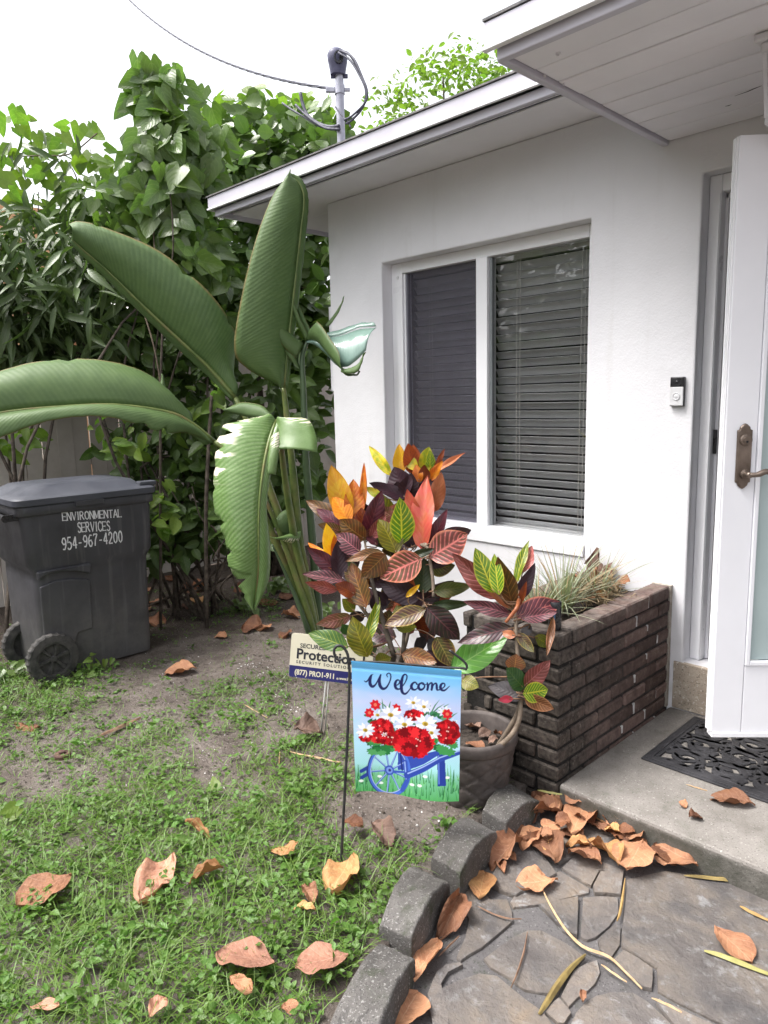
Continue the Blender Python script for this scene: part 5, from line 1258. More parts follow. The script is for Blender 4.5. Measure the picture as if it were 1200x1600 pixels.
# small croton in the pot
pcr = thing('potted_croton', 'smaller croton with red and green leaves growing from the woven pot', 'shrub', (PC[0], PC[1], PZ1-.07), 'croton plants')
LC = [((520,560),(128,178),185,'pink',2.90,.02,.2),((480,500),(332,128),180,'greenyellow',2.74,.0,-.1),((535,520),(492,182),125,'greenyellow',2.72,.0,.1),((665,640),(560,188),180,'bronze',2.78),((640,660),(378,455),70,'salmon',2.79),((705,420),(770,42),84,'greenyellow',2.83),
 ((755,330),(838,90),125,'pink',2.84),((705,585),(875,278),115,'dark',2.8),((640,715),(236,606),118,'maroonpink',2.77),((715,735),(1102,588),205,'maroonvein',2.75),((760,755),(1062,700),125,'maroonpink',2.72),((640,850),(195,950),160,'darkvein',2.76),
 ((690,920),(565,890),75,'salmon',2.73),((715,900),(860,1062),95,'maroongreen',2.74),((880,930),(1015,1010),105,'olive',2.76),((1045,760),(978,1092),62,'salmonvein',2.75),((720,640),(800,420),60,'rust',2.77),((600,600),(520,420),90,'darkvein',2.82),((690,600),(690,480),80,'maroon',2.8),((560,720),(430,680),80,'dark',2.82),((840,830),(760,900),90,'darkgrey',2.8)]
for q in LC: croton_leaf(pcr, C_, 6, *q)
LD = [((740,165),(768,26),165,'bronze',2.72),((825,325),(655,155),165,'greendark',2.70),((845,300),(1068,122),150,'pink',2.70),((832,385),(1045,350),175,'greenyellow',2.67),((850,420),(1092,522),130,'salmonvein',2.69),((828,405),(525,308),165,'darkgrey',2.71),((725,430),(598,432),62,'redpink',2.69),((255,260),(392,310),130,'olive',2.72),((830,340),(740,260),110,'greendark',2.72)]
for b0, t0, w_, s_, d in LD: croton_leaf(pcr, Dd, 6, b0, t0, w_, s_, d)
stem(pcr, [(PC[0]+.06, PC[1]-.02, PZ1-.08), dep(*Dd(620, 860), 2.72), dep(*Dd(760, 700), 2.71), dep(*Dd(800, 480), 2.71), dep(*C_(712, 1080), 2.74), dep(*C_(700, 900), 2.74), dep(*C_(700, 700), 2.76)], .011, .006, M['stem_tan'], 30, sides=9)
stem(pcr, [(PC[0]+.10, PC[1]+.02, PZ1-.06), dep(*Dd(700, 700), 2.75), dep(*Dd(770, 570), 2.73), dep(*Dd(800, 470), 2.71)], .011, .009, M['stem_tan'], 14)
stem(pcr, [dep(*C_(600, 795), 2.7), dep(*C_(660, 720), 2.7), dep(*C_(705, 660), 2.7), dep(*C_(725, 585), 2.74)], .006, .009, CR['salmon'])

# leaf stalks joining every croton leaf to its stem
for par_, p, x_ in LBASE:
    S_ = np.array(STEMPTS.get(par_.name, [])) if par_.name in STEMPTS else None
    if S_ is None or par_ is gl: continue
    dd = np.linalg.norm(S_-p, axis=1); j = int(np.argmin(dd+.5*np.maximum(0, S_[:, 2]-p[2])))
    if dd[j] < .22: MB().tube(catmull([S_[j], S_[j]*.4+p*.6-x_*.02, p+x_*.015], 7), [.0032]*3+[.0026]*4, 5).build('leaf_stalk', M['leaf_stalk'], par_, smooth=True)
# ---- giant bird of paradise
SB = np.array([.40, -.52, float(gz(.4, -.52))])
st_leaf = leafmat('strelitzia_leaf', (.088,.150,.055), (.118,.19,.066), (.16,.235,.095), nlat=64, wv=.42, mid=.04, vstr=.35, trans=.3, rough=.48, spec=.4, edge=(.22,.15,.06), edge_lo=.955, slant=.10, patch=.5, rnd=.12)
st_pale = leafmat('strelitzia_pale', (.13,.23,.065), (.17,.28,.09), (.29,.39,.18), nlat=40, wv=.45, mid=.05, vstr=.5, trans=.3, rough=.28, spec=.6, slant=.16, patch=.4, rnd=.1, dry=((.82,.74,.64), .47))
st_shine = leafmat('strelitzia_sky_sheen', (.16,.26,.22), (.20,.31,.27), (.26,.36,.32), nlat=40, wv=.4, mid=.03, vstr=.4, trans=.15, rough=.22, spec=.8, slant=.05, patch=.3, rnd=.05)  # pale blue-green carries the sky's reflection in its colour
M['petiole'] = mk('petiole', (.075, .12, .028), (.14, .17, .05), 6, .4, .4, .1, 40, .002, c3=(.17, .11, .055), lo=.38, hi=.72)
M['petiole_dark'] = mk('petiole_dark', (.045, .075, .04), (.07, .11, .05), 6, .4, .4)
strel = thing('giant_bird_of_paradise', 'tall clump of huge paddle shaped green leaves at the corner of the house', 'plant', SB)
def half_blade(parent, mid_, edge_, mat, bulge=.03, nu=44, nv=8, corr=.0018, freq=34, name='leaf', rag=0.0, seed=0, notch=()):
    """mid_, edge_: lists of (px, py, depth) along midrib and margin"""
    A = np.array(catmull([dep(*p) for p in mid_], nu+1)); E_ = np.array(catmull([dep(*p) for p in edge_], nu+1)); V = []; UV = []
    for i in range(nu+1):
        a, e = A[i], E_[i]; t_ = A[min(i+1, nu)]-A[max(i-1, 0)]; n_ = np.cross(t_, e-a); n_ = n_/(np.linalg.norm(n_)+1e-9)
        if np.dot(n_, CAM-a) < 0: n_ = -n_
        for j in range(nv+1):
            s_ = j/nv; s_ = s_*(1-sum(dp_*max(0, 1-abs(i-i_)/1.1) for i_, dp_ in notch)); p = a+(e-a)*s_*(1-rag*max(0, mnoise.noise((i*.55, seed, 1.5)))*(s_ > .8))
            p = p+n_*(bulge*math.sin(math.pi*s_)+corr*math.sin(i/nu*freq*2*math.pi*.5+s_*1.3)*min(1, s_*3))
            V.append(p); UV.append((i/nu, .5+.5*s_))
    Q = [(i*(nv+1)+j, (i+1)*(nv+1)+j, (i+1)*(nv+1)+j+1, i*(nv+1)+j+1) for i in range(nu) for j in range(nv)]
    off = np.array(wloc(parent)); me = bpy.data.meshes.new(name); me.from_pydata((np.array(V)-off).tolist(), [], Q); me.polygons.foreach_set('use_smooth', [True]*len(Q))
    l = me.uv_layers.new(name='UVMap'); l.data.foreach_set('uv', np.array(UV)[np.array(Q).ravel()].ravel())
    o = put(name, me, parent, loc=off, mat=mat); so = o.modifiers.new('thick', 'SOLIDIFY'); so.thickness = .0018; so.offset = 0; return o
def rib(parent, mid_, r0, r1, mat=None, name='midrib', n=24):
    MB().tube(catmull([dep(*p) for p in mid_], n), list(np.linspace(r0, r1, n)), 7).build(name, mat or M['petiole'], parent, smooth=True)
# upright leaf
m1 = [(443,606,4.32),(450,540,4.28),(460,450,4.24),(470,360,4.2),(475,310,4.18),(466,284,4.17),(452,276,4.16)]
a = half_blade(strel, m1, [(438,604,4.32),(385,575,4.22),(366,545,4.16),(376,470,4.12),(398,380,4.10),(425,308,4.12),(449,277,4.15)], st_leaf, .05)
half_blade(a, m1, [(446,606,4.34),(455,545,4.36),(466,455,4.34),(476,362,4.30),(478,312,4.25),(470,285,4.2),(453,276,4.17)], st_leaf, .02, name='leaf_half')
rib(a, m1, .011, .003)
# big arching leaf to the upper left
m2 = [(368,622,4.45),(330,578,4.42),(290,540,4.36),(230,484,4.28),(170,425,4.2),(132,392,4.14),(112,374,4.1)]
a = half_blade(strel, m2, [(362,596,4.5),(367,556,4.5),(366,515,4.42),(325,455,4.3),(250,393,4.2),(165,356,4.12),(125,346,4.1),(107,350,4.09)], st_leaf, .05, notch=((14, .06), (22, .08), (33, .05)))
half_blade(a, m2, [(364,624,4.48),(322,584,4.52),(282,548,4.48),(224,492,4.38),(164,432,4.28),(128,396,4.18),(112,375,4.11)], st_leaf, .02, name='leaf_half')
rib(a, m2, .014, .004)
# low leaf reaching out of the picture on the left
m3 = [(335,690,4.35),(300,662,4.28),(262,644,4.2),(180,633,4.05),(90,636,3.92),(0,645,3.8),(-90,668,3.7),(-150,700,3.65)]
a = half_blade(strel, m3, [(318,680,4.36),(272,640,4.32),(243,592,4.28),(178,566,4.18),(90,561,4.05),(0,580,3.9),(-90,625,3.76),(-150,698,3.66)], st_leaf, .05, notch=((9, .10), (24, .10), (26, .05)))
half_blade(a, m3, [(322,688,4.34),(290,676,4.24),(250,676,4.12),(170,652,3.95),(85,656,3.84),(0,684,3.74),(-90,720,3.66),(-150,702,3.65)], st_leaf, .03, name='leaf_half', notch=((12, .25), (15, .15)))
rib(a, m3, .014, .004)
half_blade(strel, [(276,655,4.4),(262,620,4.4),(255,585,4.42)], [(256,660,4.36),(246,625,4.36),(253,586,4.42)], st_leaf, .02, 10, 4)
# near drooping leaf, torn, with dried white patches
m4 = [(431,657,4.12),(420,690,4.02),(411,735,3.96),(405,790,3.93),(404,850,3.93),(403,900,3.96),(396,952,4.0)]
a = half_blade(strel, m4[:6], [(412,652,4.12),(345,668,4.05),(335,735,3.98),(333,790,3.95),(352,850,3.94),(372,885,3.96)][:5]+[(356,884,3.96)], st_pale, .04, rag=.10, seed=3, notch=((6, .22), (10, .34), (13, .2), (30, .18), (38, .3)))
half_blade(a, [(405,812,3.93),(404,850,3.93),(403,900,3.96),(396,950,4.0)], [(352,826,3.95),(356,872,3.95),(372,918,3.98),(394,953,4.0)], st_pale, .03, 26, 7, name='leaf_half', rag=.15, seed=8, notch=((7, .2), (16, .5), (20, .25)))
half_blade(a, m4, [(433,660,4.12),(437,700,4.06),(424,738,4.02),(416,790,4.0),(422,850,3.99),(420,905,4.0),(400,952,4.0)], st_pale, .02, name='leaf_half')
half_blade(a, [(432,657,4.12),(428,672,4.1),(424,690,4.08),(421,704,4.06)], [(440,654,4.12),(480,655,4.06),(494,682,4.02),(496,707,4.0)], st_pale, .03, 16, 7, name='leaf_half')
half_blade(a, [(428,656,4.13),(405,654,4.15),(380,650,4.18),(350,642,4.2)], [(426,652,4.14),(410,634,4.18),(378,629,4.2),(350,640,4.2)], st_leaf, .015, 14, 5, name='leaf_half')
half_blade(a, [(424,700,4.05),(418,725,4.02),(415,745,4.0)], [(436,675,4.0),(436,702,3.98),(431,742,3.98)], st_pale, .03, 12, 5, name='leaf_half')
rib(a, m4, .010, .004)
# crumpled old leaf at the top right, sky sheen painted into its colour
m5 = [(480,533,4.3),(500,540,4.24),(520,562,4.18),(540,580,4.12),(556,586,4.08),(562,580,4.06)]
a = half_blade(strel, [(478,533,4.3),(498,528,4.26),(530,525,4.2),(560,515,4.16),(588,512,4.12)], [(492,538,4.28),(508,552,4.2),(528,572,4.14),(548,570,4.08),(572,548,4.06)], st_shine, .03, 22, 7)
half_blade(a, [(478,533,4.3),(498,528,4.26),(530,524,4.2),(560,512,4.16),(588,510,4.12)], [(488,531,4.3),(505,524,4.3),(535,514,4.26),(565,505,4.22),(583,505,4.16)], st_shine, .012, 22, 4, name='leaf_half')
half_blade(a, m5[:5], [(496,502,4.2),(503,510,4.14),(516,530,4.1),(530,552,4.06),(532,572,4.06)], st_leaf, .03, 18, 6, name='leaf_half')
half_blade(a, [(536,578,4.1),(550,574,4.07),(562,566,4.05),(572,550,4.04)], [(533,582,4.08),(546,584,4.04),(560,580,4.02),(568,560,4.02)], st_leaf, .012, 12, 4, name='leaf_half')
half_blade(a, [(470,580,4.32),(466,560,4.3),(472,535,4.3)], [(455,565,4.28),(445,545,4.27),(462,530,4.29)], st_leaf, .02, 12, 5, name='leaf_half')
half_blade(a, [(474,536,4.3),(455,522,4.27),(436,503,4.24),(417,480,4.2)], [(462,560,4.28),(442,540,4.24),(424,508,4.2),(416,482,4.2)], st_leaf, .02, 16, 5, name='leaf_half')
half_blade(a, [(478,534,4.3),(466,508,4.28),(454,478,4.26),(444,452,4.25)], [(484,528,4.28),(470,500,4.26),(458,470,4.25),(445,452,4.25)], st_leaf, .01, 14, 4, name='leaf_half')
half_blade(a, [(482,530,4.34),(470,505,4.34),(462,480,4.34),(457,458,4.34)], [(492,530,4.32),(478,500,4.32),(468,478,4.33),(458,458,4.34)], st_leaf, .01, 14, 4, name='leaf_half')
half_blade(a, [(508,508,4.3),(520,494,4.3),(532,476,4.3),(538,462,4.3)], [(512,512,4.28),(524,497,4.28),(534,478,4.29),(538,462,4.3)], st_leaf, .006, 10, 3, name='leaf_half')
rib(a, m5, .009, .005, M['petiole_dark'])
half_blade(strel, [(470,830,4.35),(450,835,4.3),(432,840,4.25),(420,838,4.22)], [(462,850,4.33),(445,846,4.28),(432,842,4.25),(420,838,4.22)], st_pale, .02, 12, 5)
half_blade(strel, [(452,795,4.4),(440,800,4.36),(428,815,4.32)], [(456,842,4.36),(444,838,4.33),(429,828,4.32)], st_leaf, .02, 12, 5)
def sb(dx, dy): return SB+np.array([dx, dy, -.03])
for P, r0, r1, mm in (([(489,960,4.52),(470,860,4.44),(458,740,4.38),(447,640,4.34),(443,606,4.32)], .030, .013, 'petiole'),
                      ([(484,960,4.5),(452,850,4.44),(420,760,4.42),(395,680,4.44),(368,622,4.45)], .028, .014, 'petiole'),
                      ([(480,965,4.46),(440,870,4.4),(405,790,4.36),(370,720,4.36),(335,690,4.35)], .026, .014, 'petiole'),
                      ([(486,955,4.44),(462,850,4.34),(447,760,4.24),(438,690,4.17),(431,657,4.12)], .026, .011, 'petiole'),
                      ([(497,955,4.52),(487,830,4.45),(478,720,4.38),(474,610,4.33),(472,560,4.31),(480,534,4.3)], .026, .011, 'petiole_dark'),
                      ([(484,968,4.42),(455,880,4.36),(432,820,4.32),(418,788,4.3),(412,770,4.3)], .022, .006, 'petiole'),
                      ([(492,960,4.48),(472,860,4.42),(455,790,4.38),(440,730,4.34)], .020, .008, 'petiole'),
                      ([(478,975,4.4),(450,905,4.36),(425,850,4.33)], .018, .005, 'petiole_dark')):
    pts = [dep(*p) for p in P]; base = SB+np.array([pts[0][0]-SB[0], pts[0][1]-SB[1], 0])*.25+np.array([0, 0, -.05])
    n = 26; MB().tube(catmull([base]+pts, n), list(np.linspace(r0*1.25, r1, n)), 9).build('stalk', M[mm], strel, smooth=True)

# ---- hedge plants along the boundary
tp_heart = [leaf_grid(prof_heart, 8, 8, fold=f_, curl=c, lobe=.24, wave=.03, seed=s_) for f_, c, s_ in ((.22, .16, 1), (.38, .28, 2), (.15, -.10, 3))]
tp_round = [leaf_grid(prof_obov, 5, 4, fold=f_, curl=c, wave=.04, seed=s_, asp=.62) for f_, c, s_ in ((.25, .08, 1), (.15, -.05, 2))]
tp_lance = [leaf_grid(prof_lance, 6, 2, fold=.5, curl=c, seed=s_, asp=.18) for c, s_ in ((.18, 1), (.32, 2))]
tp_oval = [leaf_grid(prof_oval, 5, 4, fold=.4, curl=c, wave=.08, seed=s_, asp=.52) for c, s_ in ((.12, 1), (.25, 2))]
HM = {}
HT = {'heart': (tp_heart, .97), 'round': (tp_round, .62), 'lance': (tp_lance, .18), 'oval': (tp_oval, .52)}
def hedge_mats(k, *a, **kw): HM[k] = (leafmat('foliage_'+k, *a, tint=True, **kw), leafmat('leafpart_'+k, *a, **kw))
hedge_mats('heart', (.085,.145,.042), (.15,.23,.052), (.21,.28,.11), nlat=5, wv=.12, mid=.06, vstr=.55, trans=.48, rough=.30, spec=.65, slant=.5, patch=.3, rnd=.3)
hedge_mats('round', (.072,.128,.034), (.118,.188,.042), (.17,.22,.08), nlat=6, wv=.05, mid=.07, vstr=.4, trans=.35, rough=.28, spec=.55, patch=.3, rnd=.3)
hedge_mats('lance', (.056,.092,.032), (.088,.135,.040), (.16,.19,.09), nlat=10, wv=.05, mid=.14, vstr=.45, trans=.28, rough=.33, patch=.3, rnd=.3)
hedge_mats('oval', (.064,.112,.030), (.100,.165,.038), (.16,.21,.07), nlat=7, wv=.07, mid=.08, vstr=.45, trans=.30, rough=.36, patch=.3, rnd=.3)
hedge_mats('bright', (.11,.20,.035), (.21,.30,.05), (.28,.37,.11), nlat=5, wv=.1, mid=.06, vstr=.4, trans=.5, rough=.4, patch=.4, rnd=.25)
UPV = np.array([0, 0, 1.0])
def foliage(parent, kind, clusters, size, nparts, mat=None, facing=.55, droop=.35, part_name='leaf', jit=.42):
    """clusters: (px, py, depth, rx px, ry px, half thickness m, count). The largest-showing leaves become parts."""
    tpls, asp = HT[kind]; mk0, mk1 = HM[mat or kind]; T = []; tint = []
    for px, py, d, rx, ry, hd, n in clusters:
        c = dep(px, py, d); sx, sz = rx/FPX*d, ry/FPX*d
        g = rng.normal(size=(n, 3)); g /= np.linalg.norm(g, axis=1, keepdims=True); g *= (rng.random(n)**.42)[:, None]
        # ragged surface: push the shell in and out
        k = 1+.22*np.sin(g[:, 0]*7+px)*np.cos(g[:, 2]*6+py)
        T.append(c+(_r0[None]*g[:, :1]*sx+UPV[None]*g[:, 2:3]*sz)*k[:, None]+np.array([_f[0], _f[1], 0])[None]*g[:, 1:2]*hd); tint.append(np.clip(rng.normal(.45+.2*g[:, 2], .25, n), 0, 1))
    T = np.concatenate(T); tint = np.concatenate(tint); n = len(T)
    out = nrmz(CAM[None]-T)*facing+UPV[None]*.45+rng.normal(0, jit, (n, 3)); out = nrmz(out)
    dirs = rng.normal(0, 1, (n, 3)); dirs[:, 2] = dirs[:, 2]*.5-droop*1.4; dirs = nrmz(dirs-out*np.sum(dirs*out, 1, keepdims=True)*.85)
    L = size*(.45+.85*rng.random(n)**.8); X, Y, Z = frames(dirs, out, L, L*asp*rng.uniform(.85, 1.15, n))
    which = rng.integers(0, len(tpls), n)
    depth = (T-CAM)@_f; score = depth-.6*L; order = np.argsort(score)
    pa, rest = order[:nparts], order[nparts:]
    mes = [leaf_mesh(part_name, tp, mk1) for tp in tpls] if nparts else []
    for i in pa: put(part_name, mes[which[i]], parent, m=mat4(T[i], X[i], Y[i], Z[i]))
    if len(rest): leaf_mass('foliage', tpls, T[rest], X[rest], Y[rest], Z[rest], which[rest], tint[rest], mk0, parent)
    return T
def branches(parent, base, tips, r0=.02, r1=.004, mat=None, wob=.12, name='branch'):
    base = np.array(base, float)
    for tp in tips:
        tp = np.array(tp, float); mid = base*.5+tp*.5+rng.normal(0, wob, 3); q = base*.2+tp*.8+rng.normal(0, wob*.6, 3)
        Q = catmull([base+rng.normal(0, .16, 3)*[1, 1, 0], mid, q, tp], 14); MB().tube(Q, list(np.linspace(r0, r1, 14)), 6).build(name, mat or M['bark'], parent, smooth=True)
FXW = -2.75       # boundary fence line
GZ = -.17
def gpt(px, d):
    p = dep(px, 900, d); return np.array([p[0], p[1], GZ])
# narrow leaved shrub on the far left
o = thing('narrow_leaf_shrub', 'dark shrub with long narrow drooping leaves at the far left behind the bin', 'shrub', gpt(60, 5.5))
foliage(o, 'lance', [(60,450,5.3,150,115,.45,800),(-60,430,5.2,120,150,.5,450),(150,370,5.5,110,75,.4,190),(30,330,5.6,140,60,.45,90),(60,250,5.6,120,50,.35,30),(60,540,5.5,120,60,.4,260)], .24, 170, facing=.4, droop=.7)
branches(o, gpt(60, 5.5), [dep(x, y, d) for x, y, d in ((20,450,5.3),(110,400,5.4),(-40,400,5.2),(150,330,5.5),(60,300,5.6),(10,520,5.3),(120,470,5.3))], .016, .004, wob=.25)
# climbing vine with heart leaves: a tall column and a mat along the top
o = thing('heart_leaf_vine', 'climbing vine with heart shaped leaves forming a tall column above the hedge', 'vine', gpt(250, 5.7))
foliage(o, 'heart', [(246,150,5.3,46,58,.2,100),(255,220,5.3,56,80,.25,140),(270,320,5.35,70,100,.3,170),(205,310,5.4,80,60,.3,80),(300,420,5.4,60,90,.25,120),(180,330,5.5,110,60,.3,70),(300,240,5.5,50,90,.3,140)], .155, 250, facing=1.0, droop=.75, jit=.33)
foliage(o, 'heart', [(60,240,5.6,110,50,.3,24),(130,210,5.6,60,30,.3,10),(30,300,5.5,60,60,.3,18),(150,270,5.6,80,50,.3,20),(20,195,5.7,40,25,.2,7)], .125, 24, mat='bright', facing=.9, droop=.6, jit=.35)
branches(o, gpt(250, 5.7), [dep(x, y, d) for x, y, d in ((245,110,5.3),(255,200,5.3),(230,180,5.3),(280,260,5.35),(200,300,5.4),(305,440,5.4),(140,230,5.6))], .013, .003, wob=.2)
for P in ([(152,208,5.5),(110,240,5.5),(66,243,5.5),(30,244,5.55)], [(247,420,5.2),(240,370,5.25),(246,310,5.3),(236,250,5.3)], [(222,480,5.1),(240,540,5.1),(250,600,5.15),(247,640,5.2)], [(248,405,5.2),(268,450,5.15),(290,490,5.15)]):
    MB().tube(catmull([dep(*p) for p in P], 24), .0055, 5).build('tendril', M['stem_tan'], o, smooth=True)
# round leaved hedge behind the house corner
o = thing('round_leaf_shrub', 'bushy shrub with glossy rounded leaves behind the corner of the house', 'shrub', gpt(420, 7.2))
foliage(o, 'round', [(420,250,6.9,130,80,.6,760),(450,420,6.8,90,120,.5,640),(360,330,6.6,90,110,.5,560),(480,560,6.8,70,120,.5,520),(330,470,6.4,80,100,.4,380),(500,250,7.2,70,70,.5,330)], .165, 190, facing=.6, droop=.1)
foliage(o, 'round', [(400,200,7.2,110,45,.5,150),(470,190,7.3,70,40,.4,80),(340,210,7.0,50,50,.4,60)], .17, 20, mat='bright', facing=.4, droop=.1)
branches(o, gpt(420, 7.2), [dep(x, y, d) for x, y, d in ((340,330,6.5),(360,420,6.4),(400,300,6.7),(440,250,6.8),(480,380,6.8),(500,520,6.8),(385,460,6.4))], .03, .006)
# dark oval leaved shrub filling the middle
o = thing('dark_shrub', 'dense dark green shrub with oval leaves between the bin and the large leaf stalks', 'shrub', gpt(270, 5.9))
foliage(o, 'oval', [(250,560,5.9,150,90,.4,620),(300,700,5.8,130,90,.35,560),(170,470,6.0,170,80,.4,560),(230,410,6.1,170,75,.4,330),(440,700,6.0,80,130,.4,420),(300,810,5.7,110,60,.3,330),(230,850,5.7,80,40,.3,200),(110,370,6.1,150,50,.35,70),(120,270,6.1,110,45,.3,14)], .155, 200, facing=.55, droop=.35)
foliage(o, 'oval', [(190,680,5.3,70,40,.2,24),(240,790,5.3,50,70,.2,26),(30,690,5.4,60,30,.2,16),(310,640,5.5,60,60,.2,18)], .15, 30, mat='bright', facing=.6, droop=.3)
tips = [dep(x, y, d) for x, y, d in ((200,600,5.7),(260,560,5.8),(300,640,5.7),(330,700,5.7),(240,720,5.6),(360,760,5.8),(420,700,5.9),(290,480,5.9),(150,480,6.0),(310,780,5.6),(470,760,5.9),(120,400,6.0))]
branches(o, gpt(290, 5.9), tips, .014, .004, wob=.22)
branches(o, gpt(340, 5.7), [dep(x, y, d) for x, y, d in ((250,800,5.4),(300,760,5.4),(360,830,5.4),(400,860,5.3),(320,840,5.3))], .012, .004)
# tall straight stems against the fence
o = thing('bare_sapling', 'thin bare brown stem standing against the fence beside the paddle leaves', 'sapling', gpt(318, 5.4))
stem(o, [gpt(318, 5.4), dep(322, 800, 5.35), dep(326, 700, 5.35), dep(331, 612, 5.35)], .016, .012)
p = dep(337, 620, 5.3); foliage(o, 'heart', [(337,620,5.3,14,10,.03,2)], .11, 2, facing=.9)

# ---- fence, neighbour's house
fence = thing('board_fence', 'beige vertical board fence behind the hedge along the side of the yard', 'fence', (FXW, 1.0, GZ))
b = MB(); b.box((FXW-.9, -.6, 0), (FXW-.85, -.5, .1)); del b
bw = .142; y = -5.2; bm_ = []
for v_ in range(3):
    q = MB(); q.box((-.011, -bw/2+.003, 0), (.011, bw/2-.003, 2.18)); bm_.append(q.mesh('board'))
    bm_[-1].materials.append(M['fence'])
while y < 6.5:
    put('board', random.choice(bm_), fence, m=Matrix.Translation((FXW+random.uniform(-.004, .004), y, GZ+random.uniform(-.015, .015))) @ Matrix.Rotation(random.gauss(0, .004), 4, 'X')); y += bw
for z in (.35, 1.15, 1.85): MB().box((FXW-.055, -5.25, GZ+z), (FXW-.013, 6.5, GZ+z+.09)).build('rail', M['fence'], fence)
nb = thing('neighbour_house', 'sunlit peach coloured neighbouring house glimpsed through gaps in the hedge', 'house', (-9, 1, GZ))
MB().box((-13, -6, GZ), (-7.6, 1.2, 4.4)).build('wall', M['peach'], nb)
MB().box((-13, 1.203, GZ), (-7.9, 9, 2.75)).build('wall', M['peach'], nb)
b = MB(); b.add([(-7.2,1.0,2.72),(-7.2,9.4,2.72),(-10.4,9.4,3.9),(-10.4,1.0,3.9),(-7.2,1.0,2.86),(-7.2,9.4,2.86),(-10.4,9.4,4.04),(-10.4,1.0,4.04)], [(0,3,2,1),(4,5,6,7),(0,1,5,4),(1,2,6,5),(2,3,7,6),(3,0,4,7)])
b.build('roof', M['peach_trim'], nb)

# ---- trees beyond
def tree(name, label, base, crown, size, count, kind, mat, h, group=None, nparts=0):
    o = thing(name, label, 'tree', base, group); tpls, asp = HT[kind]; T = []; tint = []
    base = np.array(base, float); tips = []
    for (cx, cy, cz, r, rz, n) in crown:
        g = rng.normal(size=(n, 3)); g /= np.linalg.norm(g, axis=1, keepdims=True); g *= (rng.random(n)**.4)[:, None]
        sub = rng.normal(0, 1, (14, 3)); sub = nrmz(sub)*.75
        cl_ = sub[rng.integers(0, 14, n)]+g*.42
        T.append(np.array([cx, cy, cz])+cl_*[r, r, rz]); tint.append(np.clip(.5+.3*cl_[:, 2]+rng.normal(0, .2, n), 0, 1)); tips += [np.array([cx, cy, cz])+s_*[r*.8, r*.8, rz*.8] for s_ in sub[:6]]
    T = np.concatenate(T); tint = np.concatenate(tint); n = len(T)
    ups = nrmz(UPV+rng.normal(0, .7, (n, 3))); dirs = rng.normal(0, 1, (n, 3)); dirs = nrmz(dirs-ups*np.sum(dirs*ups, 1, keepdims=True)*.9)
    L = size*rng.uniform(.6, 1.3, n); X, Y, Z = frames(dirs, ups, L, L*asp)
    c = leaf_mass('crown', tpls, T, X, Y, Z, rng.integers(0, len(tpls), n), tint, HM[mat][0], o); 
    if 'kind' in c: del c['kind']
    c['kind'] = 'stuff'
    tr_ = base+np.array([0, 0, h]); MB().tube(catmull([base, base*.5+tr_*.5+rng.normal(0, .08, 3), tr_], 12), list(np.linspace(.16, .10, 12)), 9).build('trunk', M['bark'], o, smooth=True)
    for tp in tips[:14]: MB().tube(catmull([tr_, tr_*.5+tp*.5+rng.normal(0, .15, 3), tp], 10), list(np.linspace(.07, .015, 10)), 6).build('limb', M['bark'], o, smooth=True)
    return o
pt_ = dep(690, 150, 14.5)
tree('shade_tree', 'yellow green sunlit tree behind the roof of the house', (pt_[0], pt_[1], -.2), [(pt_[0], pt_[1], pt_[2]-.35, 1.6, 1.0, 1500), (*dep(625,190,14.3)[:2], dep(625,190,14.3)[2]-.4, 1.0, .6, 600), (*dep(760,110,14.8)[:2], dep(760,110,14.8)[2]-.4, 1.0, 1.0, 800)], .15, 0, 'oval', 'bright', 3.2)
pt_ = dep(430, 260, 11)
tree('hedge_tree', 'leafy tree behind the round leaved shrub above the eave', (pt_[0], pt_[1], -.2), [(pt_[0], pt_[1], pt_[2]-.4, 1.2, .8, 1500)], .17, 0, 'round', 'bright', 2.2)
# trees on the far side of the yard behind the viewpoint: they are what the window panes mirror
for k, (x, y, r, z) in enumerate(((-3.2,-9.5,2.4,3.4),(-7.0,-9.0,2.8,4.4),(-10.5,-6.5,2.6,3.8),(-0.5,-12.5,2.6,4.0),(-5.0,-13.0,3.6,6.2),(-11.5,-11.0,3.8,6.4),(-3.0,-6.9,1.2,1.6),(-8.0,-5.6,1.3,1.7))):
    tree('street_tree', 'tree standing across the yard, mirrored in the window panes', (x, y, -.2), [(x, y, z, r, r*.8, 2600)], .30, 0, 'oval', 'oval', z-1.2, 'trees across the yard')

# ================================================================== LAWN
def dens(x, y):
    """how thick the lawn grows: lush by the path, worn to sand near the house"""
    s_ = (x-CAM[0])*-.7147+(y-CAM[1])*.6994           # distance out from the path end of the lawn
    d = np.clip((2.98-s_)/.36, 0, 1)*.98+.055
    for (bx_, by_, br, bs) in BLOBS: d = d+bs*np.exp(-((x-bx_)**2+(y-by_)**2)/(2*br*br))
    return np.clip(d, 0, 1)
BLOBS = []
for px, py, r, s_ in ((30,1110,.28,.8),(10,1060,.22,.7),(105,1060,.10,.6),(150,1050,.10,.5),(230,1160,.17,.55),(330,1100,.13,.4),(390,1130,.10,.55),(360,1075,.09,.5),(430,1090,.10,.5),(440,1060,.08,.4),(470,1170,.08,.5),(470,1210,.12,.7),(390,1190,.10,.35),(530,1160,.07,.35),(400,945,.14,.6),(440,930,.14,.6),(370,960,.12,.5),(250,1215,.15,.5),(100,1180,.16,.35),
                      (620,1280,.16,-1.2),(560,1270,.08,-.6),(400,1230,.07,-.5),(320,1210,.06,-.4),(300,1415,.05,-.6),(545,1370,.04,-.3),(660,1240,.12,-1.0)):
    p = ong(px, py); BLOBS.append((p[0], p[1], r, s_))
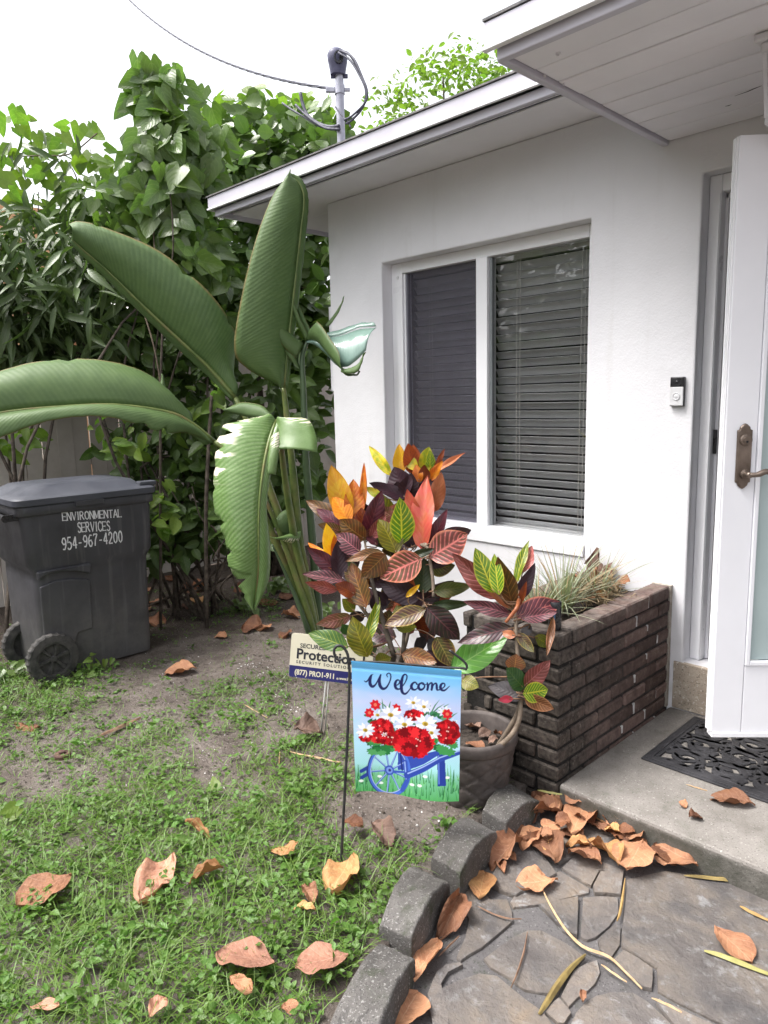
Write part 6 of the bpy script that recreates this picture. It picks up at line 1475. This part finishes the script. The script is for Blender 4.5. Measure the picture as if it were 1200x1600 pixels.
def lawn_points(n, thr_noise=.45, xr=(-2.2, 2.62), yr=(-3.25, .2)):
    x = rng.uniform(*xr, n); y = rng.uniform(*yr, n); k = x < edge_x(y)-.035; x, y = x[k], y[k]
    k = ~((x > bcx-.34) & (x < bcx+.35) & (y > BYC-.4) & (y < BYC+.4)); x, y = x[k], y[k]
    nz = np.array([mnoise.noise((a*5, c*5, 4))*.6+mnoise.noise((a*13, c*13, 8))*.5 for a, c in zip(x, y)])
    p = np.clip(dens(x, y)*(1+1.15*nz), 0, 1.0); k = rng.random(len(x)) < p
    return x[k], y[k]
def gzz(x, y): return np.array([ground_z(a, c) for a, c in zip(x, y)])
weed_m = leafmat('weed_leaf', (.075,.155,.030), (.13,.225,.042), (.18,.26,.08), nlat=4, wv=.06, mid=.1, vstr=.35, trans=.4, rough=.42, tint=True, patch=.2, rnd=.4)
grass_m = leafmat('grass_blade', (.09,.17,.028), (.17,.26,.05), (.2,.28,.09), nlat=1, wv=.0, mid=.12, vstr=.3, trans=.4, rough=.4, tint=True, patch=.2, rnd=.4)
def weeds(n, size, spread, name, hmax):
    cx, cy = lawn_points(n); m = len(cx); k = rng.integers(4, 9, m); idx = np.repeat(np.arange(m), k); N = len(idx)
    ang = rng.uniform(0, 6.283, N); rad = rng.uniform(.1, 1, N)*spread; hh = np.repeat(rng.uniform(.006, hmax, m), k)*rng.uniform(.4, 1.1, N)
    gz_c = gzz(cx, cy); dn = dens(cx, cy)[idx]; x = cx[idx]+rad*np.cos(ang); y = cy[idx]+rad*np.sin(ang); z = gz_c[idx]+hh*(.45+.55*dn)+.004
    ok = x < edge_x(y)-.01; T = np.stack([x, y, z], 1)[ok]; ang = ang[ok]; N = len(T)
    dirs = np.stack([np.cos(ang), np.sin(ang), rng.uniform(-.3, .6, N)], 1); ups = nrmz(UPV+rng.normal(0, .45, (N, 3)))
    L = size*rng.uniform(.55, 1.3, N); X, Y, Z = frames(dirs, ups, L, L*rng.uniform(.5, .75, N))
    o = leaf_mass(name, [leaf_grid(prof_oval, 3, 2, fold=.3, curl=.15)], T, X, Y, Z, np.zeros(N, int), np.clip(np.repeat(rng.normal(.45, .28, m), k)[ok]+rng.normal(0, .1, N), 0, 1), weed_m); return o
ground_cover = weeds(8500, .021, .024, 'ground_cover', .055)
g2 = weeds(1500, .034, .03, 'broad_weeds', .06)
x, y = lawn_points(70000); N = len(x); T = np.stack([x, y, gzz(x, y)-.004], 1); a = rng.uniform(0, 6.283, N)
dirs = np.stack([np.cos(a)*.75, np.sin(a)*.75, rng.uniform(.35, 1.5, N)], 1); ups = nrmz(np.stack([-np.cos(a), -np.sin(a), rng.uniform(.3, 1, N)], 1)+rng.normal(0, .2, (N, 3)))
L = rng.uniform(.03, .125, N)*(.45+.65*dens(x, y)); X, Y, Z = frames(dirs, ups, L, rng.uniform(.0028, .0058, N))
leaf_mass('grass', [leaf_grid(prof_blade, 5, 1, fold=0, curl=c) for c in (.25, .5, .8)], T, X, Y, Z, rng.integers(0, 3, N), np.clip(rng.normal(.5, .3, N), 0, 1), grass_m)
# pale shell crumbs and dark bits on the sand
def bits(name, n, size, mat, centres=None):
    if centres:
        x = np.concatenate([rng.normal(c[0], c[2], c[3]) for c in centres]); y = np.concatenate([rng.normal(c[1], c[2], c[3]) for c in centres])
    else: x, y = rng.uniform(-1.6, 2.5, n), rng.uniform(-3.2, .2, n)
    k = x < edge_x(y)-.04; x, y = x[k], y[k]; N = len(x); T = np.stack([x, y, gzz(x, y)+.002], 1); a = rng.uniform(0, 6.28, N)
    dirs = np.stack([np.cos(a), np.sin(a), rng.uniform(-.3, .3, N)], 1); ups = nrmz(UPV+rng.normal(0, .5, (N, 3))); L = size*rng.uniform(.5, 1.6, N); X, Y, Z = frames(dirs, ups, L, L*rng.uniform(.4, .9, N))
    V = np.array([(0,0,0),(.5,-.5,0),(1,0,0),(.5,.5,0),(.2,-.1,.25),(.55,-.2,.3),(.75,.1,.28),(.45,.2,.3)]); Q = np.array([(4,5,6,7),(0,1,5,4),(1,2,6,5),(2,3,7,6),(3,0,4,7)])
    leaf_mass(name, [(V, Q, np.zeros((8, 2)))], T, X, Y, Z, np.zeros(N, int), np.zeros(N), mat, smooth=False)
cs = [(*ong(px, py)[:2], r, int(n*.4)) for px, py, r, n in ((420,1060,.10,140),(395,1040,.08,80),(430,1085,.07,60),(450,1110,.06,30),(340,1180,.25,70),(280,1200,.2,50),(600,1300,.12,40),(230,1040,.25,60),(650,1250,.1,30))]
bits('shell_crumbs', 0, .009, M['shell'], cs)
bits('soil_crumbs', 5200, .010, M['soil'])
bits('wood_chips', 1500, .012, M['bark'])

# ================================================================== DRY LEAVES
def drymat(name, a, b_, v_): return leafmat(name, a, b_, v_, nlat=7, wv=.07, mid=.045, vstr=.6, trans=.10, rough=.6, spec=.25, slant=.35, patch=.9, rnd=.3, nb=.5, tcol=(1.1,.8,.5))
DRY = {'o': drymat('dry_orange', (.36,.180,.098), (.25,.115,.066), (.44,.27,.17)), 'p': drymat('dry_pink', (.40,.205,.135), (.30,.145,.10), (.50,.30,.22)),
       't': drymat('dry_tan', (.42,.24,.10), (.33,.16,.07), (.50,.33,.17)), 'd': drymat('dry_dark', (.20,.085,.042), (.135,.06,.036), (.28,.14,.075)), 'g': drymat('dry_grey', (.20,.125,.095), (.15,.095,.075), (.28,.18,.14))}
tp_dry = [leaf_grid(prof_obov, 14, 10, fold=f_, curl=c, crumple=cr, seed=s_, wave=.05) for f_, c, cr, s_ in ((.12, .06, .07, 1), (.4, .14, .11, 2), (-.25, -.05, .10, 3), (.75, .3, .16, 4), (.22, .10, .13, 5))]
dry_me = {}
def dry(label, b0, t0, wpx, c, k=None, lift=.012, plane='g', group=None, tilt=0.0, name='dry_leaf', tl=0.0, parent=None):
    f_ = {'g': lambda p: ong(*p), 'p': lambda p: onz(*p, -.098), 's': lambda p: onz(*p, .001)}.get(plane) or (lambda p: onz(*p, plane))
    p, q = f_(b0), f_(t0); X = q-p; L_ = np.linalg.norm(X); x_ = X/L_
    px = math.hypot(b0[0]-t0[0], b0[1]-t0[1]); up = np.array([0, 0, 1.0]); y_ = np.cross(up, x_); y_ /= np.linalg.norm(y_)
    # width measured across in the photo, undone for the slant of the ground
    mid_ = (p+q)/2; e0 = np.array(pix(mid_-y_*.05)); e1 = np.array(pix(mid_+y_*.05)); ax_ = np.array([t0[0]-b0[0], t0[1]-b0[1]])/px
    wv_ = e1-e0; perp = abs(wv_[0]*-ax_[1]+wv_[1]*ax_[0]); W_ = min(wpx/max(perp, 2)*.1, L_*1.15)
    z_ = up*math.cos(tilt)+y_*math.sin(tilt); y2 = np.cross(z_, x_)
    k = random.randrange(5) if k is None else k
    if (c, k) not in dry_me: dry_me[(c, k)] = leaf_mesh('dry_leaf', tp_dry[k], DRY[c])
    me = dry_me[(c, k)]
    X2 = X+np.array([0, 0, tl])
    o = put(name, me, parent, m=mat4(p+up*(lift+abs(math.sin(tilt))*W_*.35), X2, y2*W_*1.05, z_*L_))
    if parent is None: tag(o, label, 'dry leaf', group or 'fallen dry leaves')
    return o
def pix(X):
    v = np.asarray(X)-CAM; return 600+FPX*np.dot(v, _r)/np.dot(v, _f), 800-FPX*np.dot(v, _u)/np.dot(v, _f)
def L2(x, y): return (x/2, 1000+y/2)
def F3(x, y): return (720+x/3, 1220+y/3)
for lab, b0, t0, w_, c, k in (
  ('large orange dry leaf with a small hole lying in the grass at the left edge', L2(228,775), L2(55,870), 92, 'o', 0), ('orange dry leaf standing slanted in the grass, left of the centre of the lawn', L2(545,705), L2(440,840), 84, 'p', 4),
  ('narrow tan dry leaf lying flat in the grass beside the slanted orange leaf', L2(700,750), L2(590,775), 30, 't', 3), ('big round pale dry leaf with a torn lower edge at the bottom of the lawn', L2(860,1060), L2(680,1020), 110, 'p', 0),
  ('small folded dry leaf tucked under the big round pale leaf', L2(720,1100), L2(790,1140), 46, 'o', 4), ('pinkish dry leaf with a small hole leaning on the nearest edging stone', L2(1090,1035), L2(925,1070), 98, 'p', 0),
  ('pale yellow tan dry leaf in the weeds between the flag pole and the edging stones', L2(1105,712), L2(1040,825), 100, 't', 4), ('crinkled tan dry leaf half hidden in weeds left of the flag pole', L2(935,670), L2(850,700), 42, 't', 2),
  ('small brown dry leaf in the weeds below the flag pole', L2(945,810), L2(985,850), 44, 'o', 3), ('small tan dry leaf low in the weeds, left of the second edging stone', L2(920,885), L2(985,880), 28, 't', 1),
  ('orange dry leaf lying alone on the sand in front of the bin', L2(615,97), L2(510,105), 26, 'o', 1), ('brown dry leaf in the grass at the left edge below the bin wheel', L2(45,270), L2(122,280), 26, 'd', 2),
  ('folded rust brown dry leaf beside the lower flag pole', L2(1072,610), L2(1135,615), 90, 'd', 1), ('grey pink curled dry leaf on the bare soil right of the flag pole', L2(1165,610), L2(1225,665), 56, 'g', 3),
  ('dry leaf cut off by the bottom edge of the picture below the big round leaf', L2(470,1230), L2(520,1165), 44, 'p', 1), ('pale dry leaf cut off at the bottom left corner', L2(100,1195), L2(190,1190), 40, 'p', 0),
  ('dry leaf at the bottom edge beside the nearest edging stone', L2(880,1200), L2(935,1185), 40, 'o', 2), ('pale crumpled dry leaf at the foot of the sign stake', L2(920,310), L2(1000,305), 40, 'g', 3), ('long thin dry leaf in the middle of the lawn', L2(580,600), L2(660,640), 16, 't', 1)):
    dry(lab, b0, t0, w_/2, c, k, lift=.045 if L2(0, 300)[1] < b0[1] else .012, tilt=random.uniform(-.2, .2), tl=random.uniform(-.01, .02))
# on the path, entrance slab and under the stones
for lab, b0, t0, w_, c, k, pl, ti in (
  ('dry leaf standing on edge against the second edging stone', G_(720,650), G_(640,830), 100/3, 'o', 3, 'p', .5), ('dry leaf with a long stalk on the path beside the nearest edging stone', G_(500,1050), G_(612,845), 115/3, 'o', 0, 'p', .25),
  ('large dry leaf at the bottom of the picture beside the nearest edging stone', G_(420,1260), G_(520,1085), 190/3, 'o', 0, 'p', 0), ('square tan dry leaf on the path below the third edging stone', F3(85,565), F3(110,430), 135/3, 't', 0, 'p', 0),
  ('notched orange dry leaf on the flagstones apart from the pile', F3(455,470), F3(252,490), 105/3, 'o', 4, 'p', 0), ('orange dry leaf with torn edge lying on the entrance slab by the mat', (1180,1262), (1106,1244), 22, 'o', 1, 's', 0),
  ('tiny curled dry leaf on the entrance slab, left of two', (1060,1257), (1073,1263), 9, 'o', 3, 's', 0), ('tiny forked dry leaf on the entrance slab, right of two', (1076,1280), (1096,1277), 14, 'd', 3, 's', 0),
  ('oval orange dry leaf alone on the big flagstone at the right', H_(960,375), H_(1130,528), 110/2.857, 'o', 0, 'p', 0), ('tiny orange dry leaf on the small flagstone at the bottom', H_(372,662), H_(374,704), 30/2.857, 'o', 3, 'p', 0)):
    dry(lab, b0, t0, w_, c, k, lift=.010, plane=pl, tilt=ti)
pile = [((520,290),(590,130),150,'o',0,.03),((440,410),(390,260),150,'o',4,.015),((660,415),(510,340),95,'o',1,.012),((740,425),(640,300),110,'t',3,.02),((855,325),(775,455),195,'o',0,.03),((1110,435),(905,330),120,'o',4,.02),
 ((285,300),(135,400),110,'o',3,.02),((375,240),(290,330),90,'o',1,.015),((470,190),(290,160),90,'o',3,.035),((455,90),(430,200),70,'o',2,.05),((600,100),(480,70),60,'d',3,.05),((715,270),(680,180),60,'o',1,.03),((770,260),(710,180),80,'t',3,.04),
 ((850,270),(775,300),100,'o',1,.03),((885,240),(775,190),50,'o',2,.04),((1015,310),(925,250),75,'o',4,.045),((1100,370),(1000,310),60,'d',3,.035),((620,240),(560,180),80,'d',3,.025),((680,265),(625,215),50,'o',1,.02),((605,330),(490,315),40,'t',3,.025),
 ((205,450),(175,385),50,'o',3,.01),((260,400),(205,375),40,'o',3,.02),((300,180),(215,290),70,'o',2,.02),((420,130),(370,75),60,'o',2,.02),((560,300),(500,230),80,'o',4,.012),((640,320),(570,290),70,'t',1,.01),((770,330),(735,280),50,'d',3,.012),((910,320),(880,260),80,'d',4,.02),
 ((350,150),(300,210),70,'d',3,.01),((500,200),(450,130),80,'d',1,.01),((610,170),(560,130),70,'d',4,.015),((980,270),(900,240),60,'d',1,.01),((400,300),(450,250),60,'d',4,.006)]
pile += [((random.uniform(*a), random.uniform(*b_)), None, random.uniform(80, 125), random.choice('oodtd'), random.randrange(5), random.uniform(.01, .06)) for a, b_ in (((300,480),(200,300)),((480,640),(160,270)),((600,760),(190,300)),((700,900),(230,320)),((850,1080),(270,370)),((420,600),(250,340)),((380,480),(110,200)),((560,700),(250,330)),((760,880),(250,330)),((230,380),(190,330)),((900,1060),(300,380)),((480,620),(100,180)),((330,470),(230,330)),((520,700),(200,310)),((690,840),(250,370)),((800,980),(270,360)),((400,560),(140,260)),((600,760),(260,340)),((340,440),(140,240)),((940,1090),(320,400)))]
pile = [(b0, t0 or (b0[0]+random.choice((-1, 1))*random.uniform(50, 105), b0[1]+random.uniform(-45, 45)), w_, c, k, lf) for b0, t0, w_, c, k, lf in pile]
pl_lab = {0: 'large creased dry leaf standing at the top of the leaf pile', 3: 'yellowish dry leaf at the front of the pile between two orange ones', 4: 'big round orange dry leaf at the front of the leaf pile', 5: 'dry leaf with an oval hole at the right end of the leaf pile', 1: 'heart shaped dry leaf with stalk pointing to the path at the front of the pile',
          6: 'curled dry leaf at the left end of the pile against the third edging stone', 2: 'smooth oval dry leaf in the front row of the pile left of the yellowish one'}
for i, (b0, t0, w_, c, k, lf) in enumerate(pile):
    dry(pl_lab.get(i, 'curled brown dry leaf in the pile heaped between the edging stones and the entrance slab'), F3(*b0), F3(*t0), w_/3, c, k, lift=lf, plane='p', tilt=random.uniform(-.3, .3), group='dry leaves in the pile by the entrance slab', tl=random.uniform(-.01, .03))
# litter under the hedge and round the stalks
lit = [(470,935,'d'),(440,965,'o'),(425,980,'o'),(452,990,'d'),(255,940,'o'),(230,950,'o'),(280,930,'d'),(300,925,'o'),(225,975,'o'),(350,990,'o'),(410,985,'d'),(500,985,'d'),(330,910,'d'),(270,910,'d'),(315,945,'t'),(240,920,'o'),(365,930,'d'),(395,915,'d'),(290,955,'d'),(430,940,'d')]
for i, (px, py, c) in enumerate(lit):
    a = random.uniform(0, 6.28); dry('brown dry leaf in the litter on the ground under the hedge', (px, py), (px+32*math.cos(a), py+10*math.sin(a)), 14, c, group='dry leaf litter under the hedge', lift=.015, tilt=random.uniform(-.4, .4))
# dead leaves in the pot and in the planter
for b0, t0, w_, c, k in (((470,930),(300,860),95,'o',0),((420,730),(330,690),110,'g',3),((520,760),(420,800),70,'g',1),((590,830),(500,850),40,'g',3),((350,700),(290,650),70,'g',2),((620,800),(560,760),50,'d',3)):
    dry('crumpled dead leaf lying inside the woven pot', Dd(*b0), Dd(*t0), w_/6, c, k, plane=PZ1-.06, lift=.01, group='dead leaves inside the woven pot', tilt=random.uniform(-.3, .3))
def P4(x, y): return (800+x/4.286, 830+y/4.286)
for b0, t0, w_, c, k in (((560,430),(470,360),110,'o',3),((660,380),(560,300),80,'d',4),((700,440),(640,420),60,'o',3),((790,400),(700,385),60,'d',1),((640,470),(570,480),60,'t',2),((560,500),(500,490),50,'o',1),((620,360),(520,270),90,'g',3)):
    dry('dead leaf caught in the grassy clump inside the brick planter', P4(*b0), P4(*t0), w_/4.286, c, k, plane=PH-.02, lift=.03, group='dead leaves inside the brick planter', tilt=random.uniform(-.6, .6))

# ---- grassy plants in the planter
blade_m = [leafmat('planter_blade', (.20,.23,.15), (.29,.31,.22), (.50,.51,.40), nlat=1, wv=0, mid=.45, vstr=.55, trans=.25, rough=.45, patch=.3, rnd=.3), leafmat('planter_blade_dry', (.26,.19,.11), (.34,.26,.16), (.4,.33,.22), nlat=1, wv=0, mid=.2, vstr=.3, trans=.2, rough=.6, patch=.3, rnd=.3)]
tp_b = [leaf_grid(prof_blade, 9, 2, fold=.4, curl=c, twist=.2, asp=.03) for c in (.1, .35, .65, 1.0)]
def clump(label, base, n, Lr, Wr, dryf, name='grass_clump', group='grassy plants in the planter', spread=.035):
    o = thing(name, label, 'plant', base, group); me_ = [[leaf_mesh('blade', tp, m_) for tp in tp_b] for m_ in blade_m]
    for i in range(n):
        a = random.uniform(0, 6.28); el = random.uniform(.75, 1.5); d_ = np.array([math.cos(a)*math.cos(el), math.sin(a)*math.cos(el), math.sin(el)])
        if d_[1] > .35: d_[1] *= .4
        up = np.array([-math.cos(a)*math.sin(el), -math.sin(a)*math.sin(el), math.cos(el)]); L_ = random.uniform(*Lr); w_ = random.uniform(*Wr)
        X, Y, Z = frames(d_[None], up[None], [L_], [w_]); bs = np.array(base)+np.array([math.cos(a), math.sin(a), 0])*random.uniform(0, spread)
        put('blade', me_[1 if random.random() < dryf else 0][random.randrange(4)], o, m=mat4(bs, X[0], Y[0], Z[0]*.8))
    return o
gx = PX1-BT-.10
clump('grey green spiky grass clump in the brick planter below the window', (gx-.05, -.58, PH-.05), 130, (.14, .36), (.006, .011), .15)
clump('smaller grey green grass tuft near the front of the brick planter', (gx-.06, -.76, PH-.05), 80, (.12, .26), (.006, .010), .2)
clump('dry brown and green grass tuft at the wall end of the brick planter', (gx, -.38, PH-.04), 110, (.12, .30), (.004, .007), .5)
ro = thing('dead_root_clump', 'brown tangle of dead roots among the grass in the brick planter', 'plant debris', (gx+.01, -.40, PH-.03))
b = MB()
for i in range(150):
    c_ = np.array([gx+.01+random.gauss(0, .045), -.40+random.gauss(0, .07), PH+random.uniform(-.03, .06)]); P = [c_+np.array([random.gauss(0, .03), random.gauss(0, .03), random.gauss(0, .022)]) for _ in range(3)]
    b.tube(catmull(P, 6), .0022, 4, caps=False)
rr_ = b.build('fibres', blade_m[1], ro, smooth=True, fix=False); rr_['kind'] = 'stuff'; rr_.data.uv_layers.new(name='UVMap')
# little green weed at the foot of the door step
wp = onz(1052, 1097, 0); ww_ = thing('seedling', 'tiny green seedling in the corner of the entrance slab by the door step', 'plant', wp)
sm_ = [leaf_mesh('leaf', tp_oval[0], HM['bright'][1])]
for k in range(7):
    a = k*.9; d_ = np.array([math.cos(a)*.8, math.sin(a)*.8, .35]); X, Y, Z = frames(d_[None], np.array([[-math.cos(a)*.3, -math.sin(a)*.3, 1]]), [.055], [.036]); put('leaf', sm_[0], ww_, m=mat4(wp+np.array([0, 0, .012]), X[0], Y[0], Z[0]))
# weeds round the bin wheel, under the hedge and by the stalks
for i, (px, py, n, s_, lab) in enumerate(((440,925,26,.075,'heart leaved creeper on the ground beside the paddle leaf stalks'),(380,960,16,.065,'small creeper on the ground left of the paddle leaf stalks'),(145,1048,14,.045,'pale green weed at the foot of the bin'),(25,1060,14,.06,'leafy weed beside the bin wheel at the left edge'),(330,1242,1,.06,'single heart shaped leaf standing in the lawn'),(20,1295,2,.06,'pair of heart shaped leaves in the grass at the left edge'),(505,965,10,.07,'green shoots at the base of the paddle leaf stalks'))):
    bp = ong(px, py); o = thing('creeper', lab, 'plant', bp); me_ = [leaf_mesh('leaf', tp, HM['heart' if i not in (2, 4, 5) else 'bright'][1]) for tp in tp_heart]
    for k in range(n):
        a = random.uniform(0, 6.28); r_ = random.uniform(0, .16 if n > 5 else .03); c_ = bp+np.array([r_*math.cos(a), r_*math.sin(a), random.uniform(.03, .11)])
        a = random.uniform(0, 6.28); d_ = np.array([math.cos(a), math.sin(a), -.4]); up = nrmz(UPV*.6+nrmz(CAM-c_)*.7+rng.normal(0, .25, 3)); d_ = d_-up*np.dot(d_, up)*.9; L_ = s_*random.uniform(.7, 1.2)
        X, Y, Z = frames(d_[None], up[None], [L_], [L_*.95]); put('leaf', random.choice(me_), o, m=mat4(c_, X[0], Y[0], Z[0]))
        MB().tube([(c_[0], c_[1], bp[2]-.01), c_], .0016, 4).build('stalk', M['petiole'], o)

# ================================================================== STALKS AND TWIGS ON THE PATH AND LAWN
strip_m = {'tan': mk('straw', (.36, .23, .12), (.50, .36, .22), 40, .7), 'brown': mk('twig_brown', (.13, .075, .05), (.22, .13, .085), 40, .75), 'olive': mk('olive_strip', (.14, .10, .035), (.23, .17, .06), 18, .6), 'gold': mk('gold_strip', (.28, .17, .06), (.40, .26, .10), 18, .6), 'lime': mk('lime_strip', (.22, .21, .06), (.32, .29, .12), 12, .55)}
def strip(label, P, wmm, m_, z=-.096, name='dry_stalk', cat='stalk', ground_=False):
    Q = catmull([ong(*p, .014) if ground_ else onz(*p, z) for p in P], 26); rows = []
    for i, q in enumerate(Q):
        t_ = Q[min(i+1, 25)]-Q[max(i-1, 0)]; t_ /= np.linalg.norm(t_); s_ = np.array([-t_[1], t_[0], 0]); w_ = wmm/2000*(math.sin(math.pi*(i+1.2)/28)**.6); h = .004+.006*abs(math.sin(i*.31))
        rows.append([q-s_*w_+UPV*.0005, q-s_*w_*.3+UPV*(h*.3+w_*.7), q+s_*w_*.3+UPV*(h*.3+w_*.7), q+s_*w_+UPV*.0005])
    b = MB(); b.loft(rows); c_ = Q[12]; o = b.build(name, strip_m[m_], origin=c_, smooth=True, auto=50); return tag(o, label, cat)
strip('long straw coloured stalk crossing the flagstones diagonally', [H_(*p) for p in ((185,180),(215,245),(260,325),(310,395),(380,460),(490,502),(570,575),(638,645))], 9, 'tan')
strip('short straw stalk at the end of the long one near the bottom', [H_(*p) for p in ((680,685),(750,715),(815,750))], 7, 'tan')
strip('brown stalk lying in the joint left of the big flagstone', [H_(*p) for p in ((562,150),(552,230),(540,300),(526,342))], 9, 'gold')
strip('thin dark twig on the left of the flagstones', [H_(*p) for p in ((126,390),(112,470),(85,560),(52,640))], 6, 'brown')
strip('brown leaf strip with a twisted tip on the lower flagstones', [H_(*p) for p in ((385,490),(320,550),(262,625),(215,700),(178,758))], 20, 'olive')
strip('thin red brown leaf stalk near the tan leaf on the path', [G_(*p) for p in ((800,680),(860,710),(930,735),(1005,740))], 5, 'brown')
strip('dark stalk beside the nearest edging stone', [G_(*p) for p in ((615,915),(660,870),(712,820))], 6, 'brown')
strip('yellow green grass strip along the edge of the entrance slab', [H_(*p) for p in ((826,138),(940,150),(1040,160),(1135,172))], 16, 'olive')
strip('bright yellow green strip under the oval leaf at the right', [H_(*p) for p in ((915,474),(1000,500),(1090,535),(1230,590))], 18, 'lime')
strip('tan strip at the right edge of the flagstones', [H_(*p) for p in ((1075,275),(1130,305),(1215,345))], 12, 'gold')
strip('thin second stalk beside the long straw stalk', [H_(*p) for p in ((455,535),(510,575),(570,615))], 6, 'tan')
strip('yellow blade beside the farthest edging stone', [F3(*p) for p in ((360,45),(420,58),(475,66))], 11, 'lime', z=-.03)
strip('thin straw on the entrance slab in front of the mat', [(1072,1226),(1088,1231),(1105,1236)], 4, 'tan', z=.002)
strip('forked straw twig lying on the soil below the sign', [(435,1170),(465,1178),(500,1185),(533,1192)], 9, 'tan', ground_=True)
strip('short end of the forked straw twig', [(437,1168),(437,1182),(436,1195)], 7, 'tan', ground_=True)
strip('bent brown twig at the foot of the sign stake', [(455,1125),(468,1140),(485,1148),(505,1145)], 6, 'brown', ground_=True)
strip('grey stick half buried in the sandy soil', [(152,1152),(185,1138),(220,1122)], 26, 'brown', ground_=True)
strip('thin brown stick on the lawn above the clover', [(380,1100),(400,1112),(418,1122)], 6, 'tan', ground_=True)
# rusty pipe cap in the lawn
rp = ong(98, 1185); rc = thing('pipe_cap', 'small rusty brown pipe cap sticking out of the lawn on the left', 'pipe cap', rp)
rust_m = mk('rust_cap', (.06, .035, .03), (.12, .07, .055), 30, .8, .2, .4, 90, .003)
MB().lathe(rp, [(.034, -.04), (.036, .0), (.037, .022), (.033, .027), (.0001, .028)], 24).build('cap', rust_m, rc, smooth=True, auto=40)
MB().lathe(rp+np.array([0, 0, .0285]), [(.016, 0), (.016, .009), (.0001, .010)], 8).build('plug', rust_m, rc)
